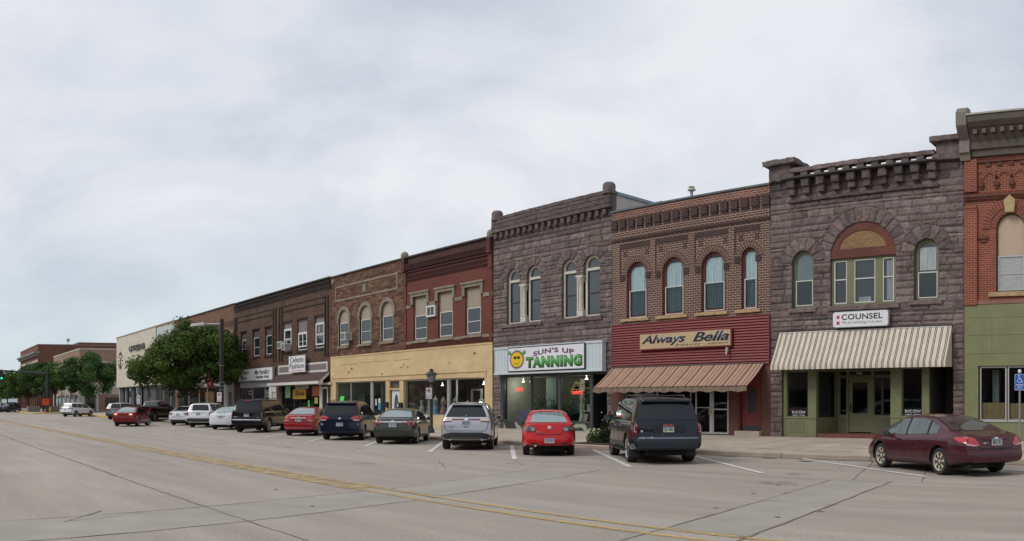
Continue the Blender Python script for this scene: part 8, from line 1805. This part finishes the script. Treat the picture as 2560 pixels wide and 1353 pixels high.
nopark('white no-parking sign on a thin pole by the nearer lantern lamp', -34.0, 24.05, 1.90, post=1); nopark('white no-parking sign fixed to the farther lantern lamp', -87.0, 24.15, 1.55, w_=.45, h=.95); nopark('white no-parking sign on the tall dark street light pole', -61.05, 23.45, 1.78, w_=.42, h=.75)
# tall street light
t = thing('street_light', 'tall square dark pole with a single lamp head arm beside the big tree', 'street light', (-61.2, 23.7, .2)); g = MB(); g.box(-61.34, -61.06, 23.56, 23.84, .2, 8.25); g.build('pole', pm('dark brown steel', (0.028, 0.023, 0.023), .6, var=.1), t, bevel=.02)
g = MB(); g.tube([(-61.3, 23.6, 7.85), (-62.1, 22.75, 7.9)], .05, 8); g.build('arm', greytrim, t); g = MB(); g.hexa([(-63.3, 21.75, 7.78), (-62.0, 22.5, 7.78), (-62.2, 22.95, 7.78), (-63.5, 22.2, 7.78), (-63.2, 21.9, 8.0), (-62.0, 22.55, 8.02), (-62.15, 22.85, 8.02), (-63.35, 22.15, 8.0)]); g.build('lamp_head', pm('light grey lamp head', (0.36, 0.35, 0.34), .5, var=.05), t, bevel=.02)
g = MB(); [g.box(-61.37, -61.03, 23.53, 23.87, z, z+.03) for z in (2.7, 3.0, 3.3, 4.6)]; g.build('band', greytrim, t)
# accessible parking sign at the right
t = thing('parking_sign', 'blue accessible parking sign on a grey post behind the maroon sedan', 'sign', (-6.42, 24.75, .25), radians(14)); x = 0
g = MB(); g.tube([(0, 0, 0), (0, 0, 2.40)], .032, 8); g.build('post', pm('galvanised post', (0.30, 0.31, 0.33), .45, metal=.5, var=.08), t, world=False); g = MB(); g.lathe([(.05, 2.38), (.055, 2.42), (.04, 2.47), (.01, 2.48)], (0, 0, 0), 10); g.build('post_cap', whitem, t, world=False)
bl = pm('sign blue', (0.015, 0.10, 0.42), .45, var=.03); g = MB(); g.prism(rrect(-.155, .155, 1.84, 2.34, .02), -.045, -.035); g.build('sign_plate', bl, t, world=False); g = MB(); g.ring(rrect(-.148, .148, 1.847, 2.333, .02), rrect(-.140, .140, 1.855, 2.325, .018), -.047, -.045)
def arc(cx, cz, r, w_, a0, a1, n=14): 
    for i in range(n):
        t0, t1 = a0+(a1-a0)*i/n, a0+(a1-a0)*(i+1)/n; g.prism([(cx+(r-w_)*cos(t0), cz+(r-w_)*sin(t0)), (cx+r*cos(t0), cz+r*sin(t0)), (cx+r*cos(t1), cz+r*sin(t1)), (cx+(r-w_)*cos(t1), cz+(r-w_)*sin(t1))], -.047, -.045)
arc(-.005, 2.135, .070, .016, radians(150), radians(360)); g.prism([(-.028+.02*cos(a), 2.290+.02*sin(a)) for a in [2*pi*i/10 for i in range(10)]], -.047, -.045)
for q in (((-.035, 2.27), (-.015, 2.27), (-.005, 2.165), (-.025, 2.165)), ((-.02, 2.225), (.035, 2.225), (.035, 2.21), (-.02, 2.21)), ((-.022, 2.18), (.055, 2.18), (.055, 2.163), (-.022, 2.163)), ((.038, 2.175), (.057, 2.175), (.088, 2.09), (.072, 2.085)), ((.070, 2.10), (.105, 2.10), (.105, 2.085), (.070, 2.085))): g.prism(list(q), -.047, -.045)
g.build('symbol', whitem, t, world=False); text('PARKING\nONLY', 'lettering', whitem, t, (-.11, .11, 1.90, 2.03), 0, mtx=Matrix.Translation((0, -.045, 0)), bold=.02, ext=.002); text('VIOLATORS FINED', 'lettering', whitem, t, (-.12, .12, 1.866, 1.884), 0, mtx=Matrix.Translation((0, -.045, 0)), ext=.002)
# traffic signal
t = thing('traffic_signal', 'black traffic signal mast with a long arm and a green light at the left edge', 'traffic signal', (-133.2, 21.85, .15)); g = MB(); g.tube([(-133.2, 21.85, .15), (-133.2, 21.85, 6.9)], .30, 10, r2=.25); g.build('pole', darkmetal, t, smooth=40); g = MB(); g.tube([(-133.2, 21.85, 6.35), (-133.5, 16, 6.75), (-133.8, 11.5, 7.0)], [.17, .14, .10], 8); g.build('mast_arm', darkmetal, t, smooth=40)
g = MB(); g.box(-133.95, -133.55, 14.25, 14.75, 5.35, 6.85); g.build('signal_head', blackm, t); 
for i, (c_, nm) in enumerate((((0.02, .9, .45), 'lit green'), ((.06, .03, 0), 'amber off'), ((.06, 0, 0), 'red off'))):
    g = MB(); g.lathe([(.02, -133.5), (.17, -133.5), (.17, -133.54), (.02, -133.54)], (0, 14.5, 5.62+i*.48), 14, axis='x'); g.build('signal_light', pm(nm, c_, .4, var=0, emit=((0.03, .95, .5), .8)) if i == 0 else pm(nm, c_, .4, var=0), t)
g = MB(); g.box(-133.6, -133.2, 22.1, 22.6, 2.6, 3.6); g.box(-133.5, -133.1, 21.2, 21.5, 2.6, 3.3); g.build('walk_signal', darkmetal, t)
# orange sign, hydrant, planters
t = thing('roadwork_sign', 'square orange roadwork sign on a low stand beside the yellow hydrant', 'sign', (-131.2, 21.2, .15)); og = pm('fluorescent orange', (0.80, 0.10, 0.02), .6, var=.04); part('sign_panel', og, t, (-131.22, -131.18, 20.75, 21.75, 1.35, 2.35)); part('stand', darkmetal, t, (-131.25, -131.2, 21.2, 21.3, .2, 1.35)); part('stand_base', og, t, (-131.6, -130.9, 20.9, 21.6, .15, .27)); part('sign_text', MATS['sign black'], t, (-131.175, -131.17, 20.9, 21.6, 2.08, 2.2), (-131.175, -131.17, 21.17, 21.33, 1.55, 1.85))
t = thing('fire_hydrant', 'yellow fire hydrant on the far corner', 'fire hydrant', (-131.0, 21.9, .15)); hy = pm('hydrant yellow', (0.50, 0.38, 0.07), .6, var=.1); g = MB(); g.lathe([(.20, .15), (.20, .22), (.14, .24), (.14, .72), (.18, .74), (.18, .80), (.13, .92), (.05, .98), (.05, 1.02)], (-131.0, 21.9, 0), 14); g.build('barrel', hy, t, smooth=40)
g = MB(); g.lathe([(.07, -.24), (.07, .24)], (-131.0, 21.9, .6), 10, axis='y'); g.lathe([(.09, -131.0), (.09, -130.78)], (0, 21.9, .58), 10, axis='x'); g.build('outlet', hy, t)
for x, y, w_, l in ((-136, 23.3, 1.6, 'concrete planter box just right of the signal pole'), (-141.0, 20.7, 2.0, 'concrete planter box left of the orange sign')):
    t = thing('planter', l, 'planter', (x, y, .15)); g = MB(); g.ring([(x-w_/2, .15), (x+w_/2, .15), (x+w_/2, 1.15), (x-w_/2, 1.15)], [(x-w_/2+.1, .25), (x+w_/2-.1, .25), (x+w_/2-.1, 1.05), (x-w_/2+.1, 1.05)], y-w_/2, y+w_/2); g.box(x-w_/2+.05, x+w_/2-.05, y-w_/2+.02, y+w_/2-.02, .2, 1.1); g.build('box', pm('planter concrete', (0.20, 0.19, 0.18), .85, var=.15), t)
# potted plants in the parlour window
for x, y, h, l in ((-32.15, YF+1.3, 1.15, 'bushy potted plant on the left of the tanning parlour window'), (-31.2, YF+1.5, .95, 'bushy potted plant behind the middle pane of the parlour'), (-27.85, YF+.6, 1.0, 'potted plant on the shelf at the right of the parlour window'), (-30.2, YF+1.4, .8, 'small leafy potted plant in the centre of the parlour window')):
    z0 = 1.34 if x > -28 else .78; t = thing('potted_plant', l, 'potted plant', (x, y, z0)); g = MB(); g.lathe([(.13, z0), (.19, z0+.30), (.20, z0+.31), (.17, z0+.31), (.02, z0+.28)], (x, y, 0), 14); g.build('pot', creamtrim if x > -28 else darkmetal, t, smooth=40)
    rr = random.Random(int(x*10)); vs, fs = [], []
    for k in range(420):
        d = Vector((rr.gauss(0, .24), rr.gauss(0, .20), abs(rr.gauss(0, .5))*h*.75)); p = Vector((x, y, z0+.3))+d; nrm = Vector((rr.gauss(0, 1), rr.gauss(0, 1), rr.gauss(0, 1))).normalized(); a = nrm.orthogonal().normalized(); b2 = nrm.cross(a); s = .06; i0 = len(vs)
        vs += [p-a*s, p-b2*s*.5, p+a*s, p+b2*s*.5]; fs.append((i0, i0+1, i0+2, i0+3))
    g = MB(); g.add(vs, fs); g.build('foliage', pm('house plant green', (0.035, 0.075, 0.03), .6, var=.3, scale=10), t)
# the opposite side of the street, behind the viewer: what the shop windows reflect
opp = [(-260+i*18.5, -260+i*18.5+18.4, 8+(i*7%4)*.8, ((0.20, 0.10, 0.07), (0.30, 0.26, 0.2), (0.14, 0.08, 0.06))[i%3]) for i in range(10)]+[(26+i*20, 45.8+i*20, 8+(i*5%4), ((0.20, 0.10, 0.07), (0.28, 0.24, 0.2), (0.14, 0.08, 0.06))[i%3]) for i in range(5)]+[(-60, -44, 9, (0.20, 0.10, 0.07)), (-44, -31, 8, (0.32, 0.27, 0.21)), (-31, -20, 10, (0.16, 0.08, 0.06)), (-20, -8, 8.5, (0.26, 0.22, 0.18)), (-8, 6, 9.5, (0.18, 0.09, 0.07)), (6, 22, 8, (0.30, 0.25, 0.20))]
for i, (a, b_, h, c_) in enumerate(opp):
    B = thing('shop_building', 'plain two-storey shop building in the row across the street behind the viewer', 'building', ((a+b_)/2, -16, .15), 0, 'shop buildings across the street'); part('wall', pm('opposite wall %d' % i, c_, .85, var=.15, scale=1), B, (a, b_, -30, -16.05, .15, h))
    part('shop_window', winglass, B, (a+.6, b_-.6, -16.04, -15.95, .7, 3.0)); part('upper_window', winglass, B, *[(a+1+k*(b_-a-2)/3.0, a+2.2+k*(b_-a-2)/3.0, -16.04, -15.97, 5.2, 7.2) for k in range(3)])

# ceiling lamps the photograph shows lit inside the shops
def ceiling_lamp(label, x, y, z, watts, long=False):
    t = thing('ceiling_lamp', label, 'ceiling lamp', (x, y, z)); g = MB()
    if long: g.box(x-.5, x+.5, y-.07, y+.07, z-.05, z)
    else: g.lathe([(.02, z+.22), (.03, z+.10), (.08, z+.04), (.085, z), (.02, z)], (x, y, 0), 12)
    g.build('lamp_shade', pm('lit lamp shade', (.9, .88, .8), .5, var=0, emit=((1, .95, .85), 2.2)), t)
    ld = bpy.data.lights.new('lamp_light', 'POINT'); ld.energy = watts; ld.color = (1, .93, .82); ld.shadow_soft_size = .12; lo = bpy.data.objects.new('lamp_light', ld); C.objects.link(lo); lo.parent = t; lo.location = (0, -.1, -.2)
ceiling_lamp('lit spot lamp, left of the pair at the right of the dress shop window', -36.3, YF+.9, 2.72, 14)
ceiling_lamp('lit spot lamp, right of the pair at the right of the dress shop window', -35.8, YF+1.0, 2.72, 10)
ceiling_lamp('lit spot lamp left of the lantern post in the dress shop', -40.6, YF+1.2, 2.72, 14)
ceiling_lamp('lit strip lamp inside the small dark shop under the porch', -56.0, YF+1.4, 3.12, 14, True)
ceiling_lamp('lit lamp at the left of the tanning parlour window', -32.9, YF+.8, 2.78, 12)
ceiling_lamp('lit lamp beside the one at the left of the tanning parlour window', -32.4, YF+.9, 2.78, 8)
ceiling_lamp('lit lamp above the yellow neon sun in the parlour', -28.4, YF+.9, 2.84, 12)
ceiling_lamp('lit lamp right of the one above the yellow neon sun', -27.9, YF+.9, 2.84, 8)
